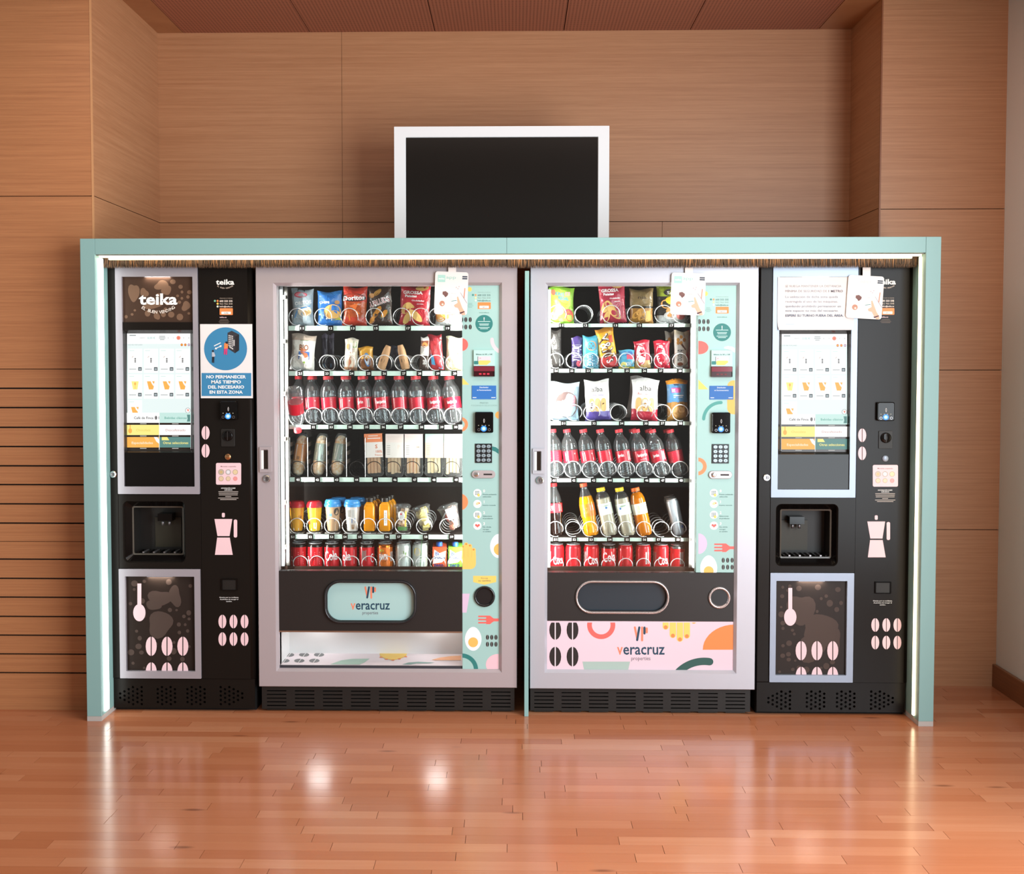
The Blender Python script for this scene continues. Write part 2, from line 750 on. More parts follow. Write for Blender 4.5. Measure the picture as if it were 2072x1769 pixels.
zs = [3.4] + [zpx(90, v, YWL) for v in (397, 747, 786, 825, 865, 904, 943, 981, 1020, 1059, 1096, 1132, 1171, 1209, 1248, 1286, 1324, 1362)] + [0.0]
gaps = [0.0015, 0.0015] + [0.0032] * 8 + [0.0012] + [0.0032] * 7
for i in range(len(zs) - 1):
    top = zs[i] - (gaps[i - 1] if i else 0)
    bot = zs[i + 1] + (gaps[i] if i < len(gaps) else 0)
    nm = 'veneer_panel' if i < 2 else 'board'
    MB().box(XF0, XRL + 0.008, YWL, YWL + 0.014, bot, top, M_WALL2 if i < 2 else M_SLAT).build(nm, wall_left)
zj = zpx(317, 451, YBK)
for z0, z1 in ((0.0, zj - 0.0015), (zj + 0.0015, ZC + 0.02)):
    MB().box(XRL, XRL + 0.012, YWL + 0.0145, YBK, z0, z1, M_WALL).build('veneer_panel', wall_left)
MB().box(XRL + 0.0085, XRL + 0.0125, YWL - 0.001, YWL + 0.014, 0, 3.4, mat('#d0996a', 0.35)).build('edge_strip', wall_left)

# back of the recess
wb = MB().box(XRL, XRR, YBK + 0.012, YBK + 0.1, 0, ZC + 0.3, M_GAP)
wall_back = struct(wb.build('wall_back'), 'oak veneer back wall of the recess with level panel joints')
xs1, xs2 = P(692, 250, YBK)[0], P(1340, 465, YBK)[0]
for x0, x1, z0, z1 in ((XRL + 0.012, xs1 - 0.0008, zj + 0.0015, ZC + 0.02), (xs1 + 0.0008, XRR, zj + 0.0015, ZC + 0.02),
                       (XRL + 0.012, xs1 - 0.001, 0, zj - 0.0015), (xs1 + 0.001, xs2 - 0.001, 0, zj - 0.0015), (xs2 + 0.001, XRR, 0, zj - 0.0015)):
    MB().box(x0, x1, YBK, YBK + 0.014, z0, z1, M_WALL).build('veneer_panel', wall_back)

# right pier and its return into the recess
wr = MB().box(XRR + 0.012, XWR, YWR + 0.012, YBK + 0.1, 0, 3.4, M_GAP)
wall_right = struct(wr.build('wall_right'), 'right wooden pier of wide oak veneer panels')
zr = [3.4] + [zpx(1900, v, YWR) for v in (423, 749, 1072)] + [0.0]
for i in range(4):
    MB().box(XRR, XWR, YWR, YWR + 0.014, zr[i + 1] + (0.0015 if i < 3 else 0), zr[i] - (0.0015 if i else 0), M_WALL).build('veneer_panel', wall_right)
for z0, z1 in ((0.0, zj - 0.0015), (zj + 0.0015, ZC + 0.02)):
    MB().box(XRR - 0.0, XRR + 0.013, YWR + 0.014, YBK, z0, z1, M_WALL).build('veneer_panel', wall_right)
MB().box(XRR - 0.0012, XRR + 0.005, YWR - 0.003, YWR + 0.006, 0, 3.4, mat('#8a5535', 0.4)).build('edge_strip', wall_right)

# plain plastered wall on the far right, with its skirting board
M_PL = mat('#eef2f2', 0.85)
struct(MB().box(XWR, XWR + 0.15, -1.45, YWR + 0.2, 0, 3.4, M_PL).build('wall_side'), 'plain pale grey plastered wall at the right edge')
zb = P(2040, 1366, YWR - 0.15)[1]
struct(MB().box(XWR - 0.016, XWR, -1.45, YWR, 0, 0.1, wood('oak_skirting', '#7d4a2d', '#94603c')).build('baseboard_right', bevel=0.002), 'brown wooden skirting board along the grey wall')

# ceiling: perforated panels between plain margin boards
M_PERF, nt, b = nodes_of('perforated_panel')
geo = nt.nodes.new('ShaderNodeNewGeometry')
sp = nt.nodes.new('ShaderNodeVectorMath')
sp.operation = 'MULTIPLY'
sp.inputs[1].default_value = (62.5, 62.5, 0)
nt.links.new(geo.outputs['Position'], sp.inputs[0])
fr = nt.nodes.new('ShaderNodeVectorMath')
fr.operation = 'FRACTION'
nt.links.new(sp.outputs[0], fr.inputs[0])
sb = nt.nodes.new('ShaderNodeVectorMath')
sb.operation = 'SUBTRACT'
sb.inputs[1].default_value = (0.5, 0.5, 0)
nt.links.new(fr.outputs[0], sb.inputs[0])
ln = nt.nodes.new('ShaderNodeVectorMath')
ln.operation = 'LENGTH'
nt.links.new(sb.outputs[0], ln.inputs[0])
cr = nt.nodes.new('ShaderNodeValToRGB')
cr.color_ramp.elements[0].position = 0.24
cr.color_ramp.elements[1].position = 0.32
cr.color_ramp.elements[0].color = srgb('#703e2d')
cr.color_ramp.elements[1].color = srgb('#a5664e')
nt.links.new(ln.outputs['Value'], cr.inputs[0])
nt.links.new(cr.outputs[0], b.inputs['Base Color'])
b.inputs['Roughness'].default_value = 0.55
ceil = struct(MB().box(XF0, XWR, YF0 + 3.5, YBK + 0.1, ZC + 0.02, ZC + 0.1, M_GAP).build('ceiling'), 'reddish wooden ceiling of perforated acoustic panels')
M_MARG = wood('ceiling_margin', '#9a623e', '#b07a52')
xc = [P(u, v, YBK)[0] for u, v in ((371, 65), (627, 64), (880, 62), (1141, 60), (1396, 57), (1656, 57))]
for i in range(5):
    MB().box(xc[i] + 0.002, xc[i + 1] - 0.002, -2.0, YBK, ZC, ZC + 0.02, M_PERF).build('ceiling_panel', ceil)
MB().box(XRL, xc[0] - 0.002, -2.0, YBK, ZC, ZC + 0.02, M_MARG).build('margin_board', ceil)
MB().box(xc[5] + 0.002, XRR, -2.0, YBK, ZC, ZC + 0.02, M_MARG).build('margin_board', ceil)
# ------------------------------------------------------------------ mint green surround with light strips and brush fringe
KX0, KX1 = -1.7085, 1.656
_, _, KZ0, KZ1 = PR(1000, 481, 1060, 513, 0.0)
LW = 0.058
LED = mat('#ffe6bd', emit=6.0)
LEDC = mat('#fbfff8', emit=5.0)
GFOOT = mat('#b9b4ae', 0.5)
kiosk = thing('vending_surround', (0, 0, 0), 'mint green surround with glowing light strips framing the vending machines', 'surround')
MB().box(KX0, KX0 + LW, 0, 0.9, 0.02, KZ1, GREEN).build('side_post', kiosk, bevel=0.0012)
MB().box(KX1 - LW, KX1, 0, 0.58, 0.02, KZ1, GREEN).build('side_post', kiosk, bevel=0.0012)
MB().box(KX0, KX0 + LW, 0.001, 0.9, 0, 0.02, GFOOT).build('post_foot', kiosk)
MB().box(KX1 - LW, KX1, 0.001, 0.58, 0, 0.02, GFOOT).build('post_foot', kiosk)
xm = P(1025, 497, 0)[0]
MB().box(KX0 + LW + 0.0006, xm - 0.0005, 0, 0.06, KZ0, KZ1, GREEN).build('top_beam', kiosk, bevel=0.0012)
MB().box(xm + 0.0005, KX1 - LW - 0.0006, 0, 0.06, KZ0, KZ1, GREEN).build('top_beam', kiosk, bevel=0.0012)
MB().box(KX0 + LW, 1.585, 0.06, 0.95, KZ1 - 0.025, KZ1, GREEN).build('roof_panel', kiosk)
MB().box(KX0 + LW, KX1 - LW, 0.015, 0.12, KZ0 - 0.004, KZ0 - 0.0005, mat('#8f8a7c', 0.5)).build('light_channel', kiosk)
xa, xb = KX0 + LW, KX1 - LW
MB().box(xa + 0.01, xb - 0.01, 0.02, 0.034, KZ0 - 0.011, KZ0 - 0.004, LED).build('light_strip', kiosk)
MB().box(xa + 0.03, xb - 0.03, 0.07, 0.082, KZ0 - 0.015, KZ0 - 0.004, LED).build('light_strip', kiosk)
MB().box(xa, xa + 0.007, 0.035, 0.075, 0.03, KZ0 - 0.012, LEDC).build('light_strip', kiosk)
MB().box(xb - 0.006, xb, 0.045, 0.063, 0.03, KZ0 - 0.012, LED).build('light_strip', kiosk)
# thin green divider standing between the two snack machines
dx0, dx1, _, _ = PR(1061.5, 1000, 1070, 1001, 0.1)
MB().box(dx0, dx1, 0.1, 0.8, 0, KZ0 - 0.06, GREEN).build('divider', kiosk, bevel=0.001)
# brush fringe hanging below the beam, in two lengths
BR = [mat(c, 0.7) for c in ('#3a2d24', '#4a3a2e', '#5c4634', '#2c231d', '#86603f')]
YB = 0.098
for px0, px1 in ((205, 1024), (1026, 1859)):
    X0, X1, Zb, Zt = PR(px0, 519, px1, 543, YB)
    Zt = KZ0 - 0.004
    br = MB()
    br.box(X0, X1, YB - 0.006, YB + 0.006, Zt - 0.008, Zt, mat('#30241c', 0.5))
    n = int((X1 - X0) / 0.00085)
    for i in range(n):
        for q in range(2):
            x = X0 + (X1 - X0) * (i + rnd.random()) / n
            yy = YB + (q - 0.5) * 0.014 + rnd.uniform(-0.004, 0.004)
            ln = (Zt - Zb) * rnd.uniform(0.93, 1.03)
            sx, sy = rnd.gauss(0, 0.0035), rnd.gauss(0, 0.003)
            w = rnd.uniform(0.0007, 0.0013)
            z0, z1 = Zt - 0.004, Zt - ln
            xm1, zm = x + sx * 0.35, (z0 + z1) / 2
            br.add([(x - w, yy, z0), (x + w, yy, z0), (x, yy + w, z0), (xm1 - w, yy + sy * .4, zm), (xm1 + w, yy + sy * .4, zm), (xm1, yy + sy * .4 + w, zm), (x + sx, yy + sy, z1)],
                   [(0, 1, 4, 3), (1, 2, 5, 4), (2, 0, 3, 5), (3, 4, 6), (4, 5, 6), (5, 3, 6)], rnd.choice(BR))
    o = br.build('brush_fringe', kiosk, weld=False)
    o['kind'] = 'stuff'
    o['label'] = 'dark brown bristle brush'

# ------------------------------------------------------------------ monitor standing on the surround's roof
YT = 0.62
tx0, tx1, _, tz1 = PR(797.5, 255.5, 1233, 300, YT)
tz0 = KZ1 + 0.012
tv = thing('monitor', ((tx0 + tx1) / 2, YT, KZ1), 'white framed flat monitor with dark screen standing on the surround', 'monitor')
ix0, ix1, _, iz1 = PR(821, 277.5, 1210, 300, YT)
b = MB()
frame_ring(b, (tx0, tz0, tx1, tz1), (ix0, tz0 + 0.045, ix1, iz1), YT, YT + 0.05, mat('#e9ecee', 0.4), chamfer=0.002)
b.build('bezel', tv)
MB().box(ix0 - 0.004, ix1 + 0.004, YT + 0.006, YT + 0.012, tz0 + 0.042, iz1 + 0.004, mat('#1a1613', 0.18, spec=0.4)).build('screen', tv)
MB().box(tx0 + 0.01, tx1 - 0.01, YT + 0.012, YT + 0.06, tz0 + 0.01, tz1 - 0.01, BLACKM).build('back_cover', tv)
for s in (-1, 1):
    xx = (tx0 + tx1) / 2 + s * 0.3
    MB().box(xx - 0.02, xx + 0.02, YT - 0.02, YT + 0.16, KZ1, KZ1 + 0.013, SILVD).build('stand_foot', tv, bevel=0.003)
# ------------------------------------------------------------------ hot drinks machines
def emit(h, e=1.0):
    return mat(h, emit=e)


def perf_plate(b, X0, X1, Z0, Z1, Ya, Yb, cols, cw, r, m):
    """plate with round holes: cols = [(x, [z, ...])] sorted by x, each column strip cw wide"""
    def quad(xa, xb, za, zb):
        if xb - xa > 1e-5 and zb - za > 1e-5:
            b.box(xa, xb, Ya, Yb, za, zb, m)
    x = X0
    c = r * 1.12
    for xc, zl in cols:
        xa, xb = xc - cw / 2, xc + cw / 2
        quad(x, xa, Z0, Z1)
        z = Z0
        for zc in sorted(zl):
            quad(xa, xb, z, zc - c)
            n = 12
            sq = []
            for i in range(n):
                a = 2 * pi * i / n + pi / 4
                ca, sa = math.cos(a), math.sin(a)
                k = 1 / max(abs(ca), abs(sa))
                sq.append((xc + ca * k * cw / 2, zc + sa * k * c))
            ho = [(xc + r * math.cos(2 * pi * i / n + pi / 4), zc + r * math.sin(2 * pi * i / n + pi / 4)) for i in range(n)]
            b.ring([at_y(sq, Ya), at_y(ho, Ya), at_y(ho, Yb)], m)
            z = zc + c
        quad(xa, xb, z, Z1)
        x = xb
    quad(x, X1, Z0, Z1)


SCR_W, SCR_B, SCR_O, SCR_Y, SCR_T = emit('#fbfbfa', 1.05), emit('#e6f3f1', 1.05), emit('#ffb650', 1.0), emit('#fff08a', 1.0), emit('#5f928c', 0.9)
SCR_K, SCR_G, SCR_M, SCR_R = emit('#3a3a3a', 0.6), emit('#a5b0b0', 0.8), emit('#c9ebe3', 1.0), emit('#ff8a72', 1.0)
TBUB, TBG = mat('#765c4a', 0.45, spec=0.2), mat('#46342a', 0.35, spec=0.2)
CBUB, CBG = mat('#4e413b', 0.45, spec=0.2), mat('#2c2420', 0.35, spec=0.2)


def touch_screen(pr, x0, y0, x1, y1, part='all'):
    """menu page of the touch screen, laid out in fractions of its width and height"""
    w, h = x1 - x0, y1 - y0

    def X(u):
        return x0 + u * w

    def Y(v):
        return y0 + v * h
    pr.rect(x0, y0, x1, y1, SCR_W)
    pr.rect(x0, Y(0.09), x1, Y(0.745), SCR_B)
    pr.rect(X(0.04), Y(0.012), X(0.14), Y(0.02), SCR_G)
    pr.text('CREDITO', X(0.24), Y(0.038), 2.0, SCR_G)
    pr.text('0,00 €', X(0.38), Y(0.038), 4.4, emit('#8fd6d0', 0.9))
    pr.bars(X(0.55), Y(0.022), (12, 13, 9), 3.2, 1.3, SCR_G)
    for i in range(5):
        if i == 2:
            pr.ell(X(0.645 + 0.08 * i), Y(0.038), 4.0, 4.0, SCR_R)
        pr.text('01234'[i], X(0.645 + 0.08 * i), Y(0.038), 2.6, SCR_K)
    pr.text('LOS MÁS POPULARES', X(0.13), Y(0.098), 2.1, SCR_G, width=29)
    for i, c in enumerate((('#d23b2a', '#ffc93a'), ('#d9572a', '#f3b04a'), ('#b7798c', '#cfd3ea'))):
        pr.ell(X(0.856 + 0.056 * i), Y(0.098), 2.6, 2.6, emit(c[0]))
        pr.rect(X(0.856 + 0.056 * i) - 2.3, Y(0.098) - 0.9, X(0.856 + 0.056 * i) + 2.3, Y(0.098) + 0.9, emit(c[1]))
    for i in range(9):
        cx, cy = X(0.13 + 0.247 * (i % 4)), Y(0.2 + 0.222 * (i // 4))
        pr.rect(cx - 14.6, cy - 16, cx + 14.2, cy + 33, SCR_W)
        pr.rect(cx - 12, cy - 12.6, cx - 2, cy - 11.6, SCR_M)
        if i < 4:
            for q in range(3):
                pr.ell(cx, cy + 4.2 + 3.2 * q, 1.7, 1.2, SCR_K, 12)
            pr.poly([(cx - 7, cy + 1.6), (cx - 4.2, cy - 1.2), (cx - 3.6, cy - 0.6), (cx - 6.4, cy + 2.2)], emit('#caa58e'))
        elif i == 4:
            pr.poly([(cx - 7.4, cy - 2), (cx + 7.2, cy - 2), (cx + 4.6, cy + 14.5), (cx - 4.2, cy + 14.5)], SCR_Y)
            pr.ell(cx, cy + 3, 2, 3, SCR_O, 14)
            pr.rect(cx - 0.4, cy + 5, cx + 0.4, cy + 13, SCR_O)
        else:
            pr.poly([(cx - 8, cy - 2), (cx - 0.5, cy - 2), (cx + 2, cy + 3.5), (cx + 6, cy + 8.3), (cx + 4.3, cy + 14.5), (cx - 4, cy + 14.5), (cx - 5.6, cy + 8)], SCR_O)
            pr.poly([(cx + 2.3, cy - 2), (cx + 7.6, cy - 2), (cx + 6, cy + 3.6)], SCR_O)
        pr.rect(cx - 12, cy + 24.8, cx + 2, cy + 26, SCR_G)
        pr.rrect(cx + 6, cy + 21.4, cx + 13.2, cy + 28.6, 0.8, emit('#46565a', 0.7))
        pr.rect(cx + 7.3, cy + 23.4, cx + 11.9, cy + 27.3, emit('#b9c6ca', 0.8))
    pr.ell(X(0.955), Y(0.665), 5.2, 5.2, SCR_K)
    pr.ell(X(0.955), Y(0.665), 4.6, 4.6, SCR_W)
    pr.poly([(X(0.955) - 2.4, Y(0.665) - 2.2), (X(0.955) + 2.4, Y(0.665) - 2), (X(0.955) + 0.9, Y(0.665) + 3)], SCR_R)
    bars = (0.748, 0.868), (0.886, 0.928), (0.947, 0.995)
    xm = X(0.51)
    rows = ((Y(0.7465), Y(0.874)), (Y(0.768) + Y(0.0), 0), (0, 0))
    ya, yb = Y(0.748), Y(0.8)
    r1 = (Y(0.685), Y(0.772))
    r2 = (Y(0.79), Y(0.878))
    r3 = (Y(0.895), Y(0.985))
    dk = mat('#2a211b', 0.3)
    pr.rect(x0, r1[1], x1, y1 + 1.5, dk)
    pr.rect(x0, r1[0], xm, r1[1], SCR_W)
    pr.text('Café de Finca', X(0.265), (r1[0] + r1[1]) / 2, 5.2, SCR_K, 0.01, width=39)
    pr.bean(X(0.457), (r1[0] + r1[1]) / 2, 2.3, 4.2, SCR_K, SCR_W)
    pr.bean(X(0.515), (r1[0] + r1[1]) / 2, 2.3, 4.2, SCR_K, SCR_W)
    pr.rect(xm, r1[0], x1, r1[1], SCR_M)
    pr.text('Bebidas clásicas', X(0.765), (r1[0] + r1[1]) / 2, 4.8, emit('#6db5a6', 0.9), 0.012, width=45)
    cx, cy = X(0.972), r1[1] - 6.5
    for q in (-1, 1):
        pr.poly([(cx - 4 + (q + 1) * 0.7, cy - 3 + 4 * q - 3), (cx + 2.6, cy - 3 + 4 * q - 3), (cx + 2.6, cy + 3 + 3 * q - 2), (cx - 2.7 - (q + 1) * 0.7, cy + 3 + 3 * q - 2)], SCR_T)
    pr.rect(x0, r2[0], xm, r2[1], SCR_Y)
    pr.ell(X(0.055), r2[0] + 12, 3.8, 5.2, SCR_O, 16)
    pr.rect(X(0.055) - 0.9, r2[0], X(0.055) + 0.9, r2[0] + 9, SCR_O)
    pr.text('Chocolate', X(0.26), (r2[0] + r2[1]) / 2, 4.8, emit('#f0cf52', 0.9), width=29)
    pr.rect(xm, r2[0], x1, r2[1], SCR_W)
    pr.text('Descafeinado', X(0.765), (r2[0] + r2[1]) / 2, 4.8, emit('#d08f84', 0.9), width=40)
    pr.rect(x0, r3[0], xm, r3[1], SCR_O)
    pr.poly([(xm - 11, r3[0]), (xm - 4, r3[0]), (xm, r3[0] + 6), (xm, r3[0] + 14), (xm - 6, r3[0] + 9)], SCR_W)
    pr.text('Especialidades', X(0.245), (r3[0] + r3[1]) / 2 + 1, 4.8, emit('#fff0d2', 1.0), 0.018, width=43)
    pr.rect(xm, r3[0], x1, r3[1], SCR_T)
    pr.poly([(xm + 5, r3[0]), (xm + 16, r3[0]), (xm + 20, r3[0] + 6.5), (xm + 5, r3[0] + 6.5)], SCR_Y)
    pr.text('Otras selecciones', X(0.765), (r3[0] + r3[1]) / 2 + 1, 5.0, SCR_Y, 0.018, width=51)
    for rw in (r1, r2, r3):
        for q in (0.26, 0.76):
            pr.rect(X(q) - 6.5, rw[1] + 1.2, X(q) + 6.5, rw[1] + 2.6, emit('#d8d6d0', 0.8))
    pr.rect(xm - 0.5, r1[0], xm + 0.5, y1 + 1, SCR_W)


def card_reader(parent, x0, y0, x1, y1, Ya, name='card_reader'):
    X0, X1, Z0, Z1 = PR(x0, y0, x1, y1, Ya - 0.02)
    b = MB()
    r = 0.006
    b.ring([at_y(rr(X0, Z0, X1, Z1, r), Ya), at_y(rr(X0, Z0, X1, Z1, r), Ya - 0.016), at_y(rr(X0 + .003, Z0 + .003, X1 - .003, Z1 - .003, r), Ya - 0.02)], BLACKG, False)
    b.add(at_y(rr(X0 + .003, Z0 + .003, X1 - .003, Z1 - .003, r), Ya - 0.02), [list(range(28))], BLACKG)
    o = b.build(name, parent)
    w, h = x1 - x0, y1 - y0
    pr = face(Ya - 0.0202)
    cx = (x0 + x1) / 2
    pr.ell(cx - 0.6, y0 + h * 0.8, 6.2, 6.0, emit('#2c86e6', 1.4))
    pr.ell(cx - 0.6, y0 + h * 0.8, 4.2, 4.0, emit('#8fd0ff', 1.4))
    pr.ell(cx - 0.6, y0 + h * 0.8, 2.0, 2.2, emit('#ffffff', 1.4))
    for q in range(4):
        pr.ell(x0 + w * (0.2 + 0.19 * q), y0 + h * 0.64, 0.8, 0.8, emit('#f0e6c8', 1.0), 8)
    for s in (-1, 1):
        pr.arc(cx + 4.5 * s * 1.0, y0 + h * 0.42, 5.2, 6.0, (pi * 0.75 if s > 0 else -pi * 0.25), (pi * 1.25 if s > 0 else pi * 0.25), LGREY, 8)
        pr.arc(cx + 10.5 * s, y0 + h * 0.85, 2.0, 2.8, 0, 2 * pi, SILVD, 10)
    pr.build('reader_marks', o)
    return o


def lock(parent, px, py, Ya, r=0.0125):
    X, Z = P(px, py, Ya)
    b = MB()
    prof = [at_y(circ(X, Z, rr_), yy) for rr_, yy in ((r, Ya), (r, Ya - 0.006), (r * 0.82, Ya - 0.009), (r * 0.6, Ya - 0.009), (r * 0.55, Ya - 0.004))]
    b.ring(prof, CHROME)
    b.add(at_y(circ(X, Z, r * 0.55), Ya - 0.004), [list(range(24))], SILVD)
    o = b.build('lock', parent)
    MB().box(X - r * 0.08, X + r * 0.08, Ya - 0.0052, Ya - 0.0035, Z - r * 0.36, Z + r * 0.36, INK).build('keyhole', o)
    return o


def moka(pr, cx, y, s, m):
    pr.rrect(cx - 3 * s, y, cx + 3 * s, y + 9 * s, 2 * s, m)
    pr.poly([(cx - 18 * s, y + 12.5 * s), (cx + 18 * s, y + 12.5 * s), (cx + 12.5 * s, y + 47 * s), (cx - 12 * s, y + 47 * s)], m)
    pr.poly([(cx - 12.5 * s, y + 50 * s), (cx + 13 * s, y + 50 * s), (cx + 19 * s, y + 85 * s), (cx - 17 * s, y + 85 * s)], m)
    pr.rrect(cx + 21 * s, y + 13.5 * s, cx + 28 * s, y + 50 * s, 3 * s, m)


def logo(pr, cx, cy, w, m, tm, big):
    """the drinks brand's lettering with its motto on a smile below"""
    pr.text('teika', cx, cy, w * 0.29, m, 0.028, width=w)
    R = w * 0.71
    pr.arctext('EL BUEN VENDING', cx, cy + w * 0.345 - R, R, pi / 2 + 0.63, pi / 2 - 0.63, w * (0.082 if big else 0.075), tm, 0.012)


def contact(pr, x, y, m1, m2, s=1.0, dots=('#7fbfa0', '#ee8a4c', '#f3c55c', '#d9e2d4')):
    pr.text('Atención al cliente', x - 26 * s, y, 2.0 * s, m2, width=26 * s, align='l')
    pr.text('600 333 335', x - 26 * s, y + 5.8 * s, 3.8 * s, m1, 0.02, width=26 * s, align='l')
    pr.text('962 966 848', x - 26 * s, y + 11.4 * s, 3.6 * s, m2, width=26 * s, align='l')
    pr.text('hello@teika.es', x - 26 * s, y + 16.8 * s, 2.8 * s, m1, 0.02, width=26 * s, align='l')
    for dx, dy, c in ((-35.5, 5.6, 0), (-30, 5.6, 1), (-30, 11.2, 2), (-30, 16.8, 3)):
        pr.ell(x + dx * s, y + dy * s, 2.1 * s, 2.1 * s, mat(dots[c], 0.5), 12)
    return pr


def sticker(pr, x, y, tag_no, s=1.0):
    pr.rrect(x - 26 * s, y + 20.4 * s, x + 0.6 * s, y + 34 * s, 1.2 * s, ORANGE)
    pr.rect(x - 22.4 * s, y + 27.4 * s, x - 3.4 * s, y + 32.4 * s, WHITE)
    return pr.text(tag_no, x - 13 * s, y + 30 * s, 2.8 * s, INK, 0.01)


def bubbles(pr, x0, y0, x1, y1, m, seed, blobs, n):
    r = random.Random(seed)
    for (u, v, rx, ry) in blobs:
        pts = []
        ph = r.uniform(0, 6)
        for i in range(22):
            a = 2 * pi * i / 22
            k = 1 + 0.16 * math.sin(2 * a + ph) + 0.12 * math.sin(3 * a + 2 * ph)
            pts.append((x0 + u * (x1 - x0) + rx * k * math.cos(a), y0 + v * (y1 - y0) + ry * k * math.sin(a)))
        pr.poly(pts, m)
    placed = []
    t = 0
    while len(placed) < n and t < 900:
        t += 1
        q = r.uniform(2.6, 7.0)
        cx, cy = r.uniform(x0 + q + 2, x1 - q - 2), r.uniform(y0 + q + 2, y1 - q - 2)
        if all(math.hypot(cx - a, cy - b_) > q + c + 0.8 for a, b_, c in placed) and all(abs(cx - x0 - u * (x1 - x0)) > rx + q or abs(cy - y0 - v * (y1 - y0)) > ry + q for u, v, rx, ry in blobs):
            placed.append((cx, cy, q))
            pr.ell(cx, cy, q, q * r.uniform(0.85, 1.1), m, 16)


def coffee(label, S, seed):
    """S holds the photo positions of this machine's pieces"""
    x0, x1 = S['x']
    X0, X1, _, _ = PR(x0, 940, x1, 960, YM)
    ZT = 1.825
    zk = P(x0 + 150, S['kick'], YM)[1]
    t = thing('coffee_machine', ((X0 + X1) / 2, YM + 0.3, 0), label, 'vending machine', 'hot drinks machines')
    MB().box(X0, X1, YM + 0.14, YM + 0.62, 0.0, ZT, BLACKM).build('cabinet', t)
    Yd = YM + 0.006           # black door plane
    Yb = YM + 0.14
    ux0, uy0, ux1, uy1 = S['up']
    lx0, ly0, lx1, ly1 = S['low']
    UX0, UX1, UZ0, UZ1 = PR(ux0, uy0, ux1, uy1, YM)
    UZ1 = ZT
    LX0, LX1, LZ0, LZ1 = PR(lx0, ly0, lx1, ly1, YM)
    XL, XR = UX0, UX1 + 0.004
    MB().box(X0, XL - 0.0008, Yd, Yb, zk, ZT, BLACK).build('door_edge', t, bevel=0.002)
    # right-hand column, its outer edge rounded back
    b = MB()
    n = 6
    pts = [(XR, Yd)] + [(X1 - 0.02 + 0.02 * math.sin(pi / 2 * i / n), Yd + 0.02 - 0.02 * math.cos(pi / 2 * i / n)) for i in range(n + 1)] + [(X1, Yb), (XR, Yb)]
    k = len(pts)
    vs = [(x, y, zk) for x, y in pts] + [(x, y, ZT) for x, y in pts]
    b.add(vs, [list(range(k - 1, -1, -1)), list(range(k, 2 * k))], BLACK)
    for i in range(k):
        b.add(vs, [(i, (i + 1) % k, k + (i + 1) % k, k + i)], BLACK, 1 <= i <= n)
    col = b.build('control_column', t)
    # upper silver frame, graphic, screen
    ix0, iy0, ix1, iy1 = S['uin']
    IX0, IX1, IZ0, IZ1 = PR(ix0, iy0, ix1, iy1, YM)
    b = MB()
    frame_ring(b, (UX0, UZ0, UX1, UZ1), (IX0, IZ0, IX1, IZ1), YM, Yb, S['silver'])
    up = b.build('upper_frame', t)
    sx0, sy0, sx1, sy1 = S['scr']
    yb0, yb1 = sy0 - 7, sy1 + 6
    zg = P(ix0, S['gy'], YM)[1]
    zs1, zs0 = P(ix0, yb0, YM)[1], P(ix0, yb1, YM)[1]
    MB().box(IX0, IX1, YM + 0.014, Yb, zg, IZ1, TBG).build('brand_panel', t)
    MB().box(IX0, IX1, YM + 0.008, Yb, zs1, zg, BLACK).build('upper_fascia', t)
    MB().box(IX0, IX1, YM + 0.008, Yb, IZ0, zs0, BLACKG).build('lower_fascia', t)
    gp = face(YM + 0.014, (ix0 + 1, iy0 + 1, ix1 - 1, S['gy'] - 1))
    if S['brand']:
        w_, h_ = ix1 - ix0, S['gy'] - iy0
        bubbles(gp, ix0 + 1, iy0 + 1, ix1 - 1, S['gy'] - 1, TBUB, seed, ((0.15, 0.35, 10, 20), (0.55, 0.18, 14, 9), (0.62, 0.3, 9, 10), (0.9, 0.65, 9, 9), (0.42, 0.62, 20, 8), (0.3, 0.35, 8, 9), (0.48, 0.86, 6, 9)), 20)
        gp.build('foam_print', t)['kind'] = 'stuff'
        gp = face(YM + 0.014 - 0.0012)
        logo(gp, (ix0 + ix1) / 2, iy0 + h_ * 0.485, w_ * 0.545, WHITE, mat('#e8dfd6', 0.5), True)
    gp.build('brand_print', t)
    SX0, SX1, SZ0, SZ1 = PR(sx0, sy0, sx1, sy1, YM + 0.034)
    b = MB()
    b.ring([at_y(rr(IX0, zs0, IX1, zs1, 0.001, 3), YM + 0.008), at_y(rr(SX0, SZ0, SX1, SZ1, 0.001, 3), YM + 0.034)], mat('#34312f', 0.25, 0.3))
    bz = b.build('screen_bezel', t)
    MB().box(SX0 - 0.004, SX1 + 0.004, YM + 0.0345, YM + 0.04, SZ0 - 0.004, SZ1 + 0.004, BLACKG).build('screen_panel', t)
    pr = face(YM + 0.0345, (sx0, sy0, sx1, sy1 + 3))
    touch_screen(pr, sx0, sy0, sx1, sy1 - 1)
    o = pr.build('touch_screen', t)
    o['label'] = 'lit touch screen showing the drinks menu'
    # middle black panel with the cup niche
    nx0, ny0, nx1, ny1 = S['niche']
    NX0, NX1, NZ0, NZ1 = PR(nx0, ny0, nx1, ny1, Yd)
    b = MB()
    frame_ring(b, (XL, LZ1 + 0.001, XR - 0.001, UZ0 - 0.001), (NX0, NZ0, NX1, NZ1), Yd, Yb, BLACK, 0.001, 0.018, 6, chamfer=0.004)
    b.build('niche_panel', t)
    b = MB()
    yb_ = YM + 0.135
    q = 0.022
    i0, i1 = rr(NX0, NZ0, NX1, NZ1, 0.018), rr(NX0 + q, NZ0 + q, NX1 - q * 0.6, NZ1 - q, 0.008)
    b.ring([at_y(i0, YM + 0.02), at_y(i1, YM + 0.045)], BLACKG)
